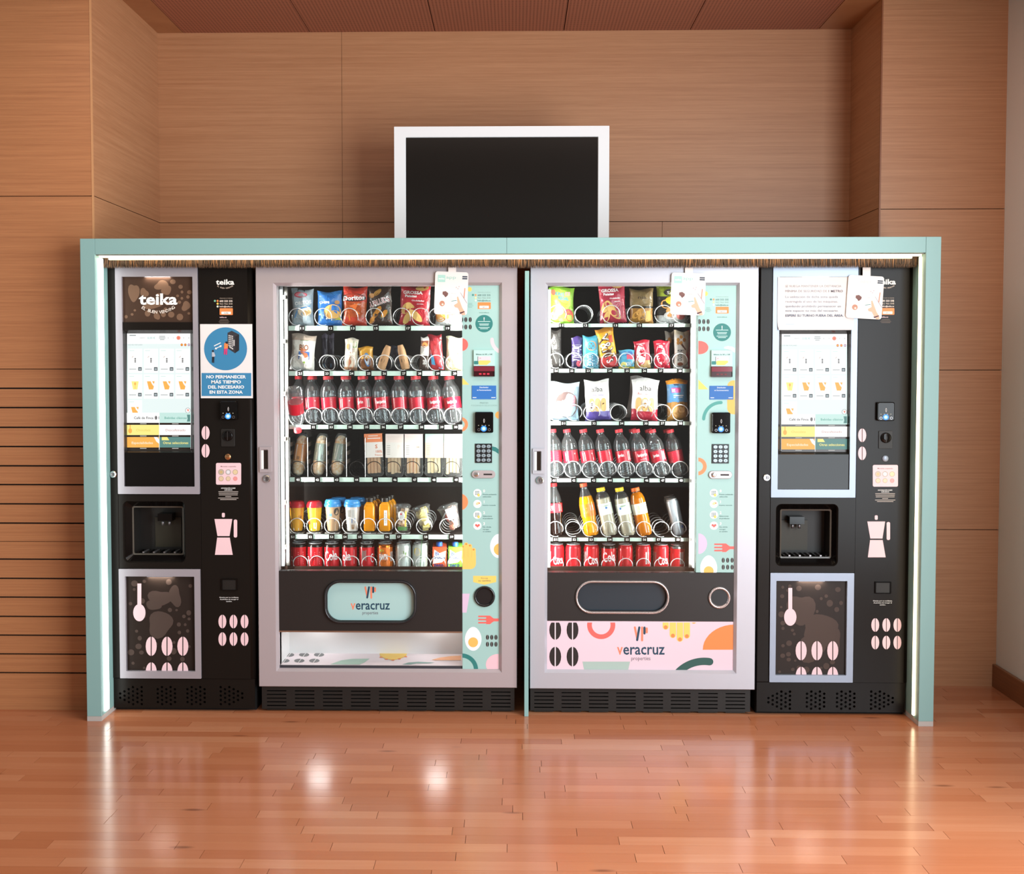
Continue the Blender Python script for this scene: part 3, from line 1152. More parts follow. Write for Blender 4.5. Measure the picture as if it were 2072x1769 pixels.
    i2 = rr(NX0 + q + .006, NZ0 + q + .006, NX1 - q * 0.6 - .006, NZ1 - q - .006, 0.006)
    b.ring([at_y(i1, YM + 0.045), at_y(i2, YM + 0.047)], mat('#4a443c', 0.3))
    b.ring([at_y(i2, YM + 0.047), at_y(i2, yb_)], BLACKM)
    b.add(at_y(i2, yb_ - 0.0005), [list(range(len(i2)))], BLACKM)
    ni = b.build('cup_niche', t)
    cxn = (NX0 + NX1) / 2 + S['spout'] * 0.045
    zf, zc = NZ0 + q + 0.006, NZ1 - q - 0.006
    MB().box(cxn - 0.055, cxn + 0.055, YM + 0.128, yb_ - 0.0006, zf + 0.015, zc - 0.05, mat('#2c2719', 0.5)).build('cup_backplate', ni)
    b = MB()
    b.box(cxn - 0.03, cxn + 0.03, YM + 0.08, YM + 0.13, zc - 0.06, zc - 0.03, BLACKG)
    for s in (-1, 1):
        b.lathe([(0.006, 0), (0.006, 0.02)], SILVD, 10, (cxn + s * 0.014, YM + 0.1, zc - 0.08))
    b.build('spout', ni)
    for i in range(9):
        xx = NX0 + q + 0.02 + i * (NX1 - NX0 - 2 * q - 0.03) / 8
        MB().box(xx - 0.0035, xx + 0.0035, YM + 0.052, YM + 0.125, zf + 0.0005, zf + 0.006, SILVD if i % 2 else BLACKG).build('grate_bar', ni)
    # lower silver frame and picture
    px0, py0, px1, py1 = S['pic']
    QX0, QX1, QZ0, QZ1 = PR(px0, py0, px1, py1, YM)
    b = MB()
    frame_ring(b, (LX0, zk + 0.001, LX1, LZ1), (QX0, QZ0, QX1, QZ1), YM, Yb, S['silver'])
    b.build('lower_frame', t)
    MB().box(QX0, QX1, YM + 0.016, Yb, QZ0, QZ1, CBG).build('picture_panel', t)
    MB().box(LX1 + 0.0005, XR - 0.0005, Yd, Yb, zk, LZ1, BLACK).build('door_edge', t)
    pr = face(YM + 0.016, (px0 + 1, py0 + 1, px1 - 1, py1 - 1))
    bubbles(pr, px0 + 2, py0 + 2, px1 - 2, py1 - 2, CBUB, seed + 5, S['blobs'], 34)
    pr.build('foam_print', t)['kind'] = 'stuff'
    Yp = YM + 0.016 - 0.0025
    cx = px0 + S['spoon']
    pr = face(Yp)
    pr.rect(cx - 4, py0 + 14, cx + 4, py0 + 60, PINK)
    pr.ell(cx, py0 + 73, 12.5, 17.5, PINK)
    pr.build('spoon_emblem', t)
    for i in range(3):
        for j in range(2):
            face(Yp, (px0 + 1, py0 + 1, px1 - 1, py1 - 1)).bean(px0 + S['bean'] + 32 * i, py0 + 141 + 52 * j, 11.2, 19.5, PINK, CBG).build('bean_emblem', t)
    # print and fittings on the column
    cx = S['cx']
    pr = face(Yd)
    if S['logo']:
        logo(pr, S['logo'][0], S['logo'][1], S['logo'][2], WHITE, mat('#cdbcae', 0.5), False)
        contact(pr, S['logo'][0] + 15, S['logo'][1] + 33, mat('#f3e3d8', 0.5), mat('#bfae9f', 0.5))
        sticker(face(Yd), S['logo'][0] + 15, S['logo'][1] + 33, S['no']).build('number_sticker', col)
        pr.text('teika.es', S['logo'][0] - 11, S['logo'][1] + 71.5, 2.8, PINK, 0.012, align='l', width=14)
        pr.bars(S['logo'][0] - 2, S['logo'][1] + 76, (16, 19, 22, 18), 2.3, 0.8, mat('#6e6057', 0.6))
        pr.build('contact_print', col)['kind'] = 'stuff'
    bx, by = S['beans1']
    for j in range(2):
        face(Yd).bean(bx, by + 36.5 * j, 8.2, 13.8, PINK, INK).build('bean_emblem', col)
    pr = face(Yd)
    mx, my = S['coins']
    pr.rrect(mx - 25, my, mx + 26, my + 44, 3, PINK)
    pr.text('Monedas aceptadas', mx, my + 7, 2.5, mat('#7a4347', 0.5), 0.012, width=31)
    for i in range(6):
        c = ('#bdb3a6', '#c8c6ca', '#e3cda3', '#e0c6a4', '#e2c8a8', '#ea9b97')[i]
        ex, ey = mx - 14.5 + 14.3 * (i % 3), my + 18.5 + 13.3 * (i // 3)
        rad = (6.0, 5.6, 5.4, 5.2, 4.8, 4.4)[i]
        pr.ell(ex, ey, rad, rad, mat('#a9987f', 0.4) if i < 5 else mat('#de8c88', 0.5))
        pr.ell(ex, ey, rad * 0.85, rad * 0.85, mat(c, 0.35))
        if i < 2:
            pr.ell(ex, ey, rad * 0.55, rad * 0.55, mat(('#cdb17c', '#e8e6ea')[i], 0.35))
    pr.build('coin_sticker', col)
    pr = face(Yd)
    iy = my + 51
    pr.text('INFORMACIÓN SOBRE', mx, iy, 2.2, WHITE, 0.02, width=29)
    pr.text('ALÉRGENOS', mx, iy + 3.6, 2.2, WHITE, 0.02, width=16)
    pr.bars(mx, iy + 6.6, (40, 39, 38, 12, 41, 33), 3.2, 1.3, mat('#b5aca5', 0.6))
    pr.build('allergen_text', col)['kind'] = 'stuff'
    pr = face(Yd)
    moka(pr, S['moka'][0], S['moka'][1], 1.0, PINK)
    pr.build('coffee_pot_emblem', col)
    pr = face(Yd)
    gx, gy = S['thanks']
    pr.text('Gracias por su confianza.', gx, gy, 2.3, WHITE, 0.01, width=39)
    pr.text('Acuérdese de recoger el', gx, gy + 4, 2.3, WHITE, 0.01, width=37)
    pr.text('cambio.', gx, gy + 8, 2.3, WHITE, 0.01, width=12)
    bx, by = S['beans2']
    for i in range(3):
        for j in range(2):
            face(Yd).bean(bx + 22.4 * i, by + 35.5 * j, 8.0, 13.8, PINK, INK).build('bean_emblem', col)
    pr.build('thanks_text', col)
    x, y = S['card']
    card_reader(t, x - 17.5, y - 19, x + 17.5, y + 19, Yd)
    x, y = S['slot']
    X, Z = P(x, y, Yd)
    b = MB()
    b.prism(rr(X - 0.028, Z - 0.036, X + 0.028, Z + 0.036, 0.004), Yd - 0.004, Yd, BLACKM)
    cp = b.build('coin_slot', t, bevel=0.001)
    b = MB()
    Zc = Z + 0.008
    b.ring([at_y(circ(X, Zc, 0.021), Yd - 0.004), at_y(circ(X, Zc, 0.021), Yd - 0.009), at_y(circ(X, Zc, 0.017), Yd - 0.011), at_y(circ(X, Zc, 0.002), Yd - 0.0112)], BLACKG, True)
    kb = b.build('coin_knob', cp)
    MB().box(X - 0.0015, X + 0.0015, Yd - 0.0122, Yd - 0.0105, Zc - 0.018, Zc + 0.018, INK).build('slit', cp)
    x, y = S['button']
    X, Z = P(x, y, Yd)
    b = MB()
    b.ring([at_y(circ(X, Z, 0.0125), Yd), at_y(circ(X, Z, 0.0125), Yd - 0.004), at_y(circ(X, Z, 0.0105), Yd - 0.006), at_y(circ(X, Z, 0.001), Yd - 0.0062)], S['bmat'], True)
    b.build('return_button', t)
    x, y = S['cup']
    X, Z = P(x, y, Yd)
    b = MB()
    frame_ring(b, (X - 0.033, Z - 0.025, X + 0.033, Z + 0.025), (X - 0.028, Z - 0.021, X + 0.028, Z + 0.021), Yd - 0.006, Yd, BLACKG, 0.003, 0.002)
    cr_ = b.build('change_tray', t)
    MB().box(X - 0.028, X + 0.028, Yd - 0.003, Yd - 0.0004, Z - 0.021, Z + 0.019, BLACKM).build('tray_flap', cr_)
    lock(t, S['lock'][0], S['lock'][1], Yd, 0.0145)
    # perforated kick plate
    KX0_, KX1_ = PR(S['kx'][0], 1400, S['kx'][1], 1420, YM + 0.01)[:2]
    b = MB()
    cols = []
    for g in S['holes']:
        gx0 = g[0]
        for i, (cnt, offs) in enumerate(g[2]):
            px = gx0 + g[1] * i
            zl = []
            for q in range(cnt):
                zl.append(P(px, S['hy'] + (offs + 2 * q) * 4.3, YM + 0.01)[1])
            cols.append((P(px, S['hy'], YM + 0.01)[0], zl))
    perf_plate(b, KX0_, KX1_, 0.012, zk - 0.002, YM + 0.01, YM + 0.013, cols, 0.0158, 0.0052, BLACK)
    kp = b.build('kick_plate', t, weld=False)
    MB().box(KX0_, KX1_, YM + 0.035, YM + 0.14, 0.0, zk - 0.004, mat('#060505', 0.9)).build('plinth', t)
    # small LED lamps tucked under the frames' top edges light the pictures below
    for (fx0, fx1, fz, nm) in ((IX0, IX1, IZ1, 'brand_lamp'), (QX0, QX1, QZ1, 'picture_lamp')):
        mid = (fx0 + fx1) / 2
        MB().box(mid - 0.053, mid + 0.053, YM + 0.0016, YM + 0.0028, fz - 0.0022, fz - 0.0002, SILVER).build('lamp_holder', t)
        MB().box(mid - 0.05, mid + 0.05, YM + 0.003, YM + 0.012, fz - 0.0015, fz - 0.0003, mat('#fff4e6', emit=(70.0 if nm == 'picture_lamp' else 40.0))).build(nm, t)
    return t


def hexcols(n):
    return n


HOL = lambda x: (x, 8.7, ((2, 2.5), (3, 1.5), (4, 0.5), (5, -0.5), (4, 0.5), (5, -0.5)))
HOM = lambda x: (x, 8.7, ((4, 0.5), (5, -0.5), (4, 0.5), (5, -0.5), (4, 0.5)))
HOR = lambda x: (x, 8.7, ((5, -0.5), (4, 0.5), (5, -0.5), (4, 0.5), (3, 1.5), (2, 2.5)))
coffee('black hot drinks machine at the far left with lit brand panel', dict(
    x=(218, 513), kick=1374, up=(235.5, 540, 401.5, 1000), uin=(248.5, 560, 391.5, 985), gy=652, scr=(257, 675, 386.5, 910),
    niche=(251, 1016, 373, 1137), spout=0.5, low=(241.5, 1152, 406, 1374), pic=(254, 1167, 394, 1359), spoon=28, bean=52,
    blobs=((0.5, 0.22, 22, 17), (0.72, 0.2, 13, 20), (0.4, 0.3, 14, 10), (0.5, 0.5, 27, 24)), brand=True,
    logo=(455.5, 570.5, 37), no='16306', cx=458, beans1=(416, 876), coins=(462, 937), moka=(452, 1038), thanks=(463.5, 1209),
    beans2=(450, 1258), card=(462, 831), slot=(461.5, 886), button=(461.5, 924.5), bmat=BRASSY, cup=(464.5, 1183), lock=(230, 960),
    silver=mat('#aca8b0', 0.38, 0.35), kx=(219, 516), hy=1393, holes=(HOL(243), HOM(319), HOM(379), HOR(446.5)),  # pinker copy of the silver: warm strip light put into its colour
), 3)
coffee('black hot drinks machine at the far right behind a taped notice', dict(
    x=(1536, 1846), kick=1382, up=(1562.5, 540, 1734, 1007), uin=(1575.5, 560, 1721.5, 991), gy=652, scr=(1580.5, 676, 1714, 914),
    niche=(1571.5, 1022, 1694, 1144), spout=-0.5, low=(1558, 1160, 1727, 1382), pic=(1570, 1176, 1713.5, 1367), spoon=29, bean=51,
    blobs=((0.35, 0.3, 25, 34), (0.62, 0.5, 38, 26), (0.5, 0.72, 30, 24), (0.8, 0.62, 20, 24)), brand=True,
    logo=(1794, 570, 37), no='16813', cx=1780, beans1=(1744.5, 881), coins=(1791, 941), moka=(1773, 1043), thanks=(1786, 1216),
    beans2=(1771, 1265), card=(1793, 833), slot=(1791.5, 890), button=(1791, 928), bmat=SILVER, cup=(1786, 1189), lock=(1551, 966.5),
    silver=SILVER, kx=(1531, 1831), hy=1402, holes=(HOL(1555), HOM(1633), HOM(1694), HOR(1763)),
), 8)
# ------------------------------------------------------------------ snack and cold drinks machines
YR = 0.25                 # front of the trays
MINTR = mat('#cfe8dd', 0.45)
TRAYM = mat('#2a2220', 0.5)
WIRE = mat('#e6e6e8', 0.3, 0.35)
WIREK = mat('#1a1716', 0.35)
BOARD = mat('#231e1c', 0.45)
COIL = {}


def coil_mesh(r, turns, pitch, m, key):
    """wire spiral: flat rings joined by a quick step at the bottom, axis along y, resting on z=0"""
    k = (round(r, 4), turns, round(pitch, 4), key)
    if k in COIL:
        return COIL[k]
    pts = []
    n = 26
    for t in range(turns):
        for i in range(n):
            f = i / n
            a = -pi / 2 + 0.35 - 2 * pi * f
            step = max(0.0, (f - 0.82) / 0.18)
            pts.append((r * math.cos(a), pitch * (t + step), r + 0.0022 + r * math.sin(a)))
    b = MB()
    b.tube(pts, 0.0019, m, 6)
    COIL[k] = b.mesh('coil')
    return COIL[k]


def veracruz(pr, x0, x1, base, xh):
    w = x1 - x0
    hh = xh * 0.73 / 0.56
    cy = base - hh / 2
    O = mat('#ee8766', 0.5)
    pr.text('v', x0, cy, hh, O, 0.014, width=w * 0.122, align='l')
    pr.text('eracruz', x0 + w * 0.13, cy, hh, NAVY, 0.014, width=w * 0.87, align='l')
    pr.text('properties', x0 + w * 0.5, base + xh * 0.42, xh * 0.46, mat('#6d6a73', 0.5), 0.0, width=w * 0.4)
    s = w / 79.5
    cx, y = x0 + w * 0.5, base - 46.5 * s
    for (xa, ya, xb, yb, hw, m) in ((-10, 1.5, -5.6, 22, 1.7, O), (-2.6, 1.5, -6.2, 22.5, 1.8, NAVY), (2.1, 1.6, 2.1, 23, 1.7, O), (6, 1.8, 6, 11.5, 1.8, NAVY), (9.8, 3.2, 9.8, 9.6, 1.8, O)):
        dx, dy = xb - xa, yb - ya
        L = math.hypot(dx, dy)
        nx, ny = -dy / L * hw, dx / L * hw
        pts = []
        for e, (px, py) in ((0, (xa, ya)), (1, (xb, yb))):
            a0 = math.atan2(ny, nx) + (0 if e == 0 else pi)
            for i in range(7):
                a = a0 + pi * i / 6
                pts.append((cx + s * (px + hw * math.cos(a)), y + s * (py + hw * math.sin(a))))
        pr.poly(pts, m)


def fork(pr, x, y, s, m):
    for q in range(3):
        pr.rrect(x, y + (0 + 7.2 * q) * s * 0.92, x + 19 * s, y + (3.6 + 7.2 * q) * s * 0.92, 1.4 * s, m)
    pr.poly([(x + 17 * s, y), (x + 25 * s, y), (x + 30 * s, y + 4 * s), (x + 33 * s, y + 6 * s), (x + 44 * s, y + 6 * s), (x + 44 * s, y + 12 * s), (x + 33 * s, y + 12 * s),
             (x + 30 * s, y + 14 * s), (x + 25 * s, y + 18 * s), (x + 17 * s, y + 18 * s)], m)


def slots_plate(b, X0, X1, Z0, Z1, Ya, Yb, groups, zsl, hz, m):
    x = X0
    for ga, gb in groups:
        b.box(x, ga, Ya, Yb, Z0, Z1, m)
        z = Z0
        for zc in sorted(zsl):
            b.box(ga, gb, Ya, Yb, z, zc - hz, m)
            z = zc + hz
        b.box(ga, gb, Ya, Yb, z, Z1, m)
        x = gb
    b.box(x, X1, Ya, Yb, Z0, Z1, m)


TRAYZ = {}


def snack(key, label, S):
    fx0, fy0, fx1, fy1 = S['frame']
    ox0, oy0, ox1, oy1 = S['open']
    X0, X1, Z0, _ = PR(fx0, 900, fx1, fy1, YM)
    Z0 = P((fx0 + fx1) / 2, fy1, YM)[1]
    ZT = 1.828
    OX0, OX1, OZ0, OZ1 = PR(ox0, oy0, ox1, oy1, YM)
    t = thing('snack_machine', ((X0 + X1) / 2, YM + 0.35, 0), label, 'vending machine', 'glass fronted snack machines')
    # door frame: four mitred rails with a sloping inner lip
    c, dp = 0.011, 0.03
    O = [(X0, Z0), (X1, Z0), (X1, ZT), (X0, ZT)]
    I = [(OX0 - c, OZ0 - c), (OX1 + c, OZ0 - c), (OX1 + c, OZ1 + c), (OX0 - c, OZ1 + c)]
    J = [(OX0, OZ0), (OX1, OZ0), (OX1, OZ1), (OX0, OZ1)]
    for k in range(4):
        j = (k + 1) % 4
        b = MB()
        ring_ = [(O[k], YM + 0.05), (O[k], YM + 0.003), (None, None)]
        vs = []
        for q in (k, j):
            ex = 0.003 / max(1e-6, 1)
            vs += [(O[q][0], YM + 0.06, O[q][1]), (O[q][0], YM + 0.002, O[q][1]), (O[q][0] + 0.002 * (1 if q in (0, 3) else -1), YM, O[q][1] + 0.002 * (1 if q in (0, 1) else -1)),
                   (I[q][0], YM, I[q][1]), (J[q][0], YM + 0.014, J[q][1]), (J[q][0], YM + dp, J[q][1]), (J[q][0], YM + 0.06, J[q][1])]
        n = 7
        b.add(vs, [(i, (i + 1) % n, n + (i + 1) % n, n + i) for i in range(n)], S['silver'])
        b.add(vs, [list(range(n)), list(range(2 * n - 1, n - 1, -1))], S['silver'])
        b.build('door_rail', t)
    # cabinet shell
    gx1 = S['gx1']
    gz0 = P(ox0, S['gy1'], YM)[1]
    CX0, CX1 = X0 + 0.012, X1 - 0.012
    IX0 = OX0 - 0.004
    IX1 = PR(S['ix1'], 800, S['ix1'], 900, YR)[0]
    b = MB()
    b.box(CX0, IX0 - 0.012, YM + 0.061, 0.86, 0.03, ZT - 0.003, BLACKM)
    b.box(IX1 + 0.001, CX1, YM + 0.061, 0.86, 0.03, ZT - 0.003, BLACKM)
    b.box(IX0 - 0.012, IX1 + 0.001, 0.78, 0.86, 0.03, ZT - 0.003, DARKIN)
    b.box(IX0 - 0.012, IX1 + 0.001, YM + 0.061, 0.78, OZ1 + 0.015, ZT - 0.003, DARKIN)
    b.box(IX0 - 0.012, IX1 + 0.001, YM + 0.061, 0.78, 0.03, Z0 + 0.01, DARKIN)
    b.build('cabinet', t)
    b = MB()
    b.box(IX0 - 0.012, IX0 - 0.001, YM + 0.061, 0.78, Z0 + 0.01, OZ1 + 0.015, mat('#3a2a24', 0.4))
    b.build('side_lining', t)
    # display glass
    gX1 = PR(gx1, 800, gx1, 820, YM)[0]
    gZ0 = gz0
    MB().box(OX0, gX1 - 0.001, YM + 0.024, YM + 0.028, gZ0 + 0.0005, OZ1, GLASS).build('display_glass', t)
    # control panel
    pX0 = gX1
    pz0 = P(gx1, S['py1'], YM)[1]
    MB().box(pX0, OX1, YM + 0.016, YM + 0.06, pz0, OZ1, GREENP).build('control_panel', t)
    cp = [o for o in t.children if o.name.startswith('control_panel')][0]
    # dark lower fascia
    fz1, fz0 = P(ox0, S['gy1'], YM)[1], P(ox0, S['fy1'], YM)[1]
    fX1 = pX0 - 0.001 if S['py1'] > S['fy1'] else OX1
    dx0, dy0, dx1, dy1 = S['flap']
    DX0, DX1, DZ0, DZ1 = PR(dx0, dy0, dx1, dy1, YM + 0.016)
    q = 0.012
    b = MB()
    frame_ring(b, (OX0, fz0, fX1, fz1), (DX0 + q, DZ0 + q, DX1 - q, DZ1 - q), YM + 0.016, YM + 0.06, BOARD, 0.0005, S['fr'] - q, 7)
    b.build('lower_fascia', t)
    b = MB()
    lo = [at_y(rr(DX0 + a, DZ0 + a, DX1 - a, DZ1 - a, S['fr'] - a, 7), y) for a, y in ((0, YM + 0.016), (0.001, YM + 0.008), (0.004, YM + 0.004), (0.009, YM + 0.006), (q, YM + 0.03))]
    b.ring(lo, S['rim'], True)
    b.build('flap_rim', t)
    fl = MB()
    fl.prism(rr(DX0 + q, DZ0 + q, DX1 - q, DZ1 - q, S['fr'] - q, 7), YM + 0.03, YM + 0.036, S['flapm'])
    flap = fl.build('delivery_flap', t)
    if S['lit']:
        pr = face(YM + 0.03)
        veracruz(pr, 709.5, 789, 1233.5, 15)
        pr.build('flap_print', flap)
    # lit tray below, or printed panel
    if S['lit']:
        tz1, tz0 = fz0 - 0.006, OZ0
        MB().box(OX0, fX1, YM + 0.014, YM + 0.05, fz0 - 0.006, fz0, mat('#9a7a66', 0.3, 0.6)).build('tray_lip', t)
        b = MB()
        yb = 0.37
        W2 = mat('#d9d8d6', 0.35)
        b.box(OX0, fX1, yb, yb + 0.01, tz0, tz1 + 0.03, W2)
        b.box(OX0 - 0.003, OX0, YM + 0.03, yb, tz0, tz1 + 0.03, W2)
        b.box(fX1, fX1 + 0.003, YM + 0.03, yb, tz0, tz1 + 0.03, W2)
        b.box(OX0, fX1, YM + 0.06, yb, tz1 + 0.03, tz1 + 0.034, W2)
        zf = P(ox0, 1346, YM + 0.03)[1]
        b.box(OX0, fX1, YM + 0.03, yb, zf - 0.004, zf, mat('#ecdfe2', 0.35))
        dt = b.build('delivery_tray', t)
        MB().box(OX0, fX1, YM + 0.022, YM + 0.03, OZ0, zf + 0.001, mat('#3a3a40', 0.35)).build('tray_sill', t)

        def ffn(x, y, L):
            d = ray(x, y)
            tt = (zf - CAM.z) / d.z
            p = CAM + d * tt
            return (p.x, p.y, zf + 0.0004 + 0.00004 * L)
        pr = Pr(ffn, 1.0, -1, (566, 1322.5, 933, 1345.5))
        GB = mat('#6b6a6b', 0.5)
        for i in range(3):
            for j in range(2):
                cx, cy = 585 + 30.3 * i - 9.5 * j, 1325.5 + 12 * j
                pr.ell(cx, cy, 10.5, 3.9, GB, 16)
                pr.poly([(cx - 3, cy + 3.9), (cx - 1.8, cy + 3.9), (cx + 4.6, cy - 3.9), (cx + 3.4, cy - 3.9)], WHITE)
        pr.poly([(668, 1345), (690, 1337), (712, 1334), (748, 1333.5), (738, 1341), (726, 1346)], mat('#a9c9b8', 0.5))
        pr.poly([(768, 1322), (824, 1322), (822, 1328), (812, 1333), (795, 1337), (778, 1333), (769, 1328)], YELLOW)
        for xx, yy in ((771, 1330.5), (782, 1334.5), (795, 1336.5), (808, 1334), (821, 1329.5)):
            pr.ell(xx, yy, 3.4, 1.1, ORANGE, 12)
        pr.poly([(873, 1336), (890, 1331.5), (912, 1328.5), (934, 1327.5), (934, 1337), (880, 1337)], mat('#f3b58a', 0.5))
        pr.poly([(812, 1346), (826, 1341.5), (846, 1340), (880, 1341.5), (870, 1343), (842, 1343.5), (828, 1346)], mat('#7f9f97', 0.5))
        pr.build('tray_print', dt)
        for px in (640, 882):
            xx = P(px, 1290, 0.3)[0]
            MB().box(xx - 0.04, xx + 0.04, 0.335, 0.352, tz1 + 0.022, tz1 + 0.03, mat('#ffffff', emit=30.0)).build('tray_lamp', t)
    else:
        MB().box(OX0, OX1, YM + 0.016, YM + 0.06, OZ0, fz0 - 0.001, mat('#e7cdd8', 0.45)).build('printed_panel', t)
        pnl = [o for o in t.children if o.name.startswith('printed_panel')][0]
        cl = (1109, 1260, 1487, 1356.5)
        PK = mat('#f3dfe6', 0.5)
        for x in (1123.5, 1158.5):
            for y in (1275, 1329):
                face(YM + 0.016, cl).bean(x, y, 12, 20, mat('#241d1b', 0.5), PK).build('bean_emblem', pnl)
        face(YM + 0.016, cl).arc(1216.5, 1265, 19, 28.5, 0, 2 * pi, CORAL, 36).build('ring_emblem', pnl)
        face(YM + 0.016, cl).poly([(1178.5, 1339), (1275, 1339), (1271, 1357), (1182, 1357)], mat('#a9bfb6', 0.5)).build('cup_emblem', pnl)
        pr = face(YM + 0.016, cl)
        for xa, xb, yy in ((1341, 1353, 1268), (1355, 1368, 1285), (1369.5, 1382, 1292.5), (1383.5, 1396, 1286), (1398, 1410, 1256)):
            pr.rect(xa, 1240, xb, yy, YELLOW)
            pr.ell((xa + xb) / 2, yy, 6.3, 6.3, YELLOW)
            pr.ell((xa + xb) / 2, yy + 1.5, 4, 4, ORANGE)
        pr.build('hand_emblem', pnl)
        face(YM + 0.016, (1400, 1262, 1487, 1315)).ell(1487, 1315, 65, 51, mat('#f08a4b', 0.5), 40).build('sun_emblem', pnl)
        face(YM + 0.016, cl).arc(1425, 1412, 66, 81, pi + 0.6, 1.5 * pi + 0.15, mat('#2f5650', 0.5), 26, True).build('arc_emblem', pnl)
        pr = face(YM + 0.016)
        veracruz(pr, 1248.5, 1345, 1324.5, 18)
        pr.build('panel_lettering', pnl)
    # handle and lock on the left rail
    hx, hy = S['handle']
    HX0, HX1, HZ0, HZ1 = PR(hx - 12, hy - 25.5, hx + 12, hy + 25.5, YM)
    b = MB()
    frame_ring(b, (HX0, HZ0, HX1, HZ1), (HX0 + 0.006, HZ0 + 0.013, HX1 - 0.016, HZ1 - 0.013), YM - 0.008, YM, S['silver'], 0.003, 0.002, chamfer=0.003)
    hd = b.build('handle', t)
    MB().box(HX0 + 0.006, HX1 - 0.016, YM - 0.003, YM - 0.0002, HZ0 + 0.013, HZ1 - 0.013, mat('#3a2f28', 0.2, 0.6)).build('grip_recess', hd)
    MB().box(HX0 + 0.006, HX0 + 0.016, YM - 0.007, YM - 0.0031, HZ0 + 0.013, HZ1 - 0.013, WHITE).build('grip_plate', hd)
    lock(t, hx + 2, hy + 39, YM, 0.0155)
    # slotted kick plate
    kx0, kx1 = S['kx']
    KX0_, KX1_ = PR(kx0, 1400, kx1, 1430, YM + 0.02)[:2]
    b = MB()
    gs = []
    for i in range(S['ng']):
        a = S['g0'] + S['gp'] * i
        gs.append((P(a, 1415, YM + 0.02)[0], P(a + 39.5, 1415, YM + 0.02)[0]))
    zl = [P((kx0 + kx1) / 2, S['sy'] + 7.45 * i, YM + 0.02)[1] for i in range(6)]
    slots_plate(b, KX0_, KX1_, 0.008, Z0 - 0.006, YM + 0.02, YM + 0.024, gs, zl, 0.0022, BLACKM)
    b.build('kick_plate', t, weld=False)
    MB().box(KX0_ + 0.01, KX1_ - 0.01, YM + 0.05, 0.8, 0.0, 0.03, mat('#050404', 0.9)).build('plinth', t)
    b = MB()
    b.box(KX0_ + 0.002, KX1_ - 0.002, YM + 0.05, YM + 0.06, 0.0, Z0 - 0.004, mat('#050404', 0.9))
    b.build('grille_back', t)
    # trays with number tags and wire spirals
    zrow = []
    for r, row in enumerate(S['rows']):
        rx0, rx1 = S['rail']
        za, zb = P((rx0 + rx1) / 2, row['y'][0], YR)[1], P((rx0 + rx1) / 2, row['y'][1], YR)[1]
        A0, A1 = PR(rx0, row['y'][0], rx1, row['y'][1], YR)[:2]
        b = MB()
        b.box(A0, A1, YR + 0.002, YR + 0.47, za - 0.004, za, TRAYM)
        b.box(A0, A1, YR, YR + 0.002, zb, za, MINTR)
        tr = b.build('tray', t)
        TRAYZ[(key, r)] = za
        for px, num in row['n']:
            NX0, NX1, NZ0, NZ1 = PR(px - 5.4, row['y'][0] - 0.4, px + 5.4, row['y'][1] + 0.4, YR - 0.003)
            ym_ = (row['y'][0] + row['y'][1]) / 2
            pr = face(YR - 0.003)
            pr.text(num, px, ym_, 4.8, WHITE, 0.012, width=6.4)
            pr.b.box(NX0, NX1, YR - 0.003, YR, NZ0, NZ1, mat('#141110', 0.9, spec=0.05))
            pr.build('number_tag', tr)
        for cx, rad, kd in row['c']:
            rm = rad / SC(YR + 0.03)
            yy = row.get('cy', YR + 0.012)
            me = coil_mesh(rm, row.get('t', 5), 0.072, WIREK if kd else WIRE, kd)
            X = P(cx, row['y'][0] - rad, yy)[0]
            child('coil', me, t, Vector((X, yy, za)) - ORG[t.name])
    # dark lip board in front of the lowest tray
    A0, A1, B0, B1 = PR(S['rail'][0], 1146.5, S['rail'][1], S['gy1'] + 3, YR - 0.01)
    MB().box(OX0, IX1 - 0.001, YR - 0.012, YR - 0.006, B0, B1, mat('#2e1d17', 0.4)).build('lip_board', t)
    # side rack
    for px, kind in S['posts']:
        pa, pb = PR(px - 3.2, 600, px + 3.2, 700, YR - 0.03)[:2]
        MB().box(pa, pb, YR - 0.03, YR - 0.012, gz0 + 0.01, OZ1, mat('#c8ccce', 0.25, 0.5) if kind else BLACKM).build('rack_post', t)
    for px, py in S['brk']:
        A0, A1, B0, B1 = PR(px - 6, py - 4, px + 6, py + 4, YR - 0.02)
        MB().box(A0, A1, YR - 0.04, YR - 0.01, B0, B1, S['brkm']).build('tray_bracket', t, bevel=0.001)
    # lamps inside the cabinet: an upright tube behind each side of the frame
    zm, hh = (OZ1 + gz0) / 2, OZ1 - gz0
    for sx, xx in ((1, IX0 + 0.012), (-1, S['lamp2'] and PR(S['lamp2'], 800, S['lamp2'], 900, YM + 0.07)[0])):
        MB().box(xx - 0.006, xx + 0.006, YM + 0.064, YM + 0.07, zm - hh * 0.49, zm + hh * 0.49, mat('#ffffff', emit=1.3)).build('lamp_tube', t)
        area('cabinet_lamp', (xx + sx * 0.008, YM + 0.072, zm), (xx + sx * 0.5, YM + 0.072 + 0.32, zm), 0.012, hh * 0.96, S['lw'], (1.0, 0.98, 0.94))
    return t, cp


def rowspec(y0, y1, nums, coils, **k):
    return dict(y=(y0, y1), n=nums, c=coils, **k)


def NN(s):
    return [(float(a.split(':')[1]), a.split(':')[0]) for a in s.split()]


def CC(s, rad, kd=0):
    return [(float(a), rad, kd) for a in s.split()]


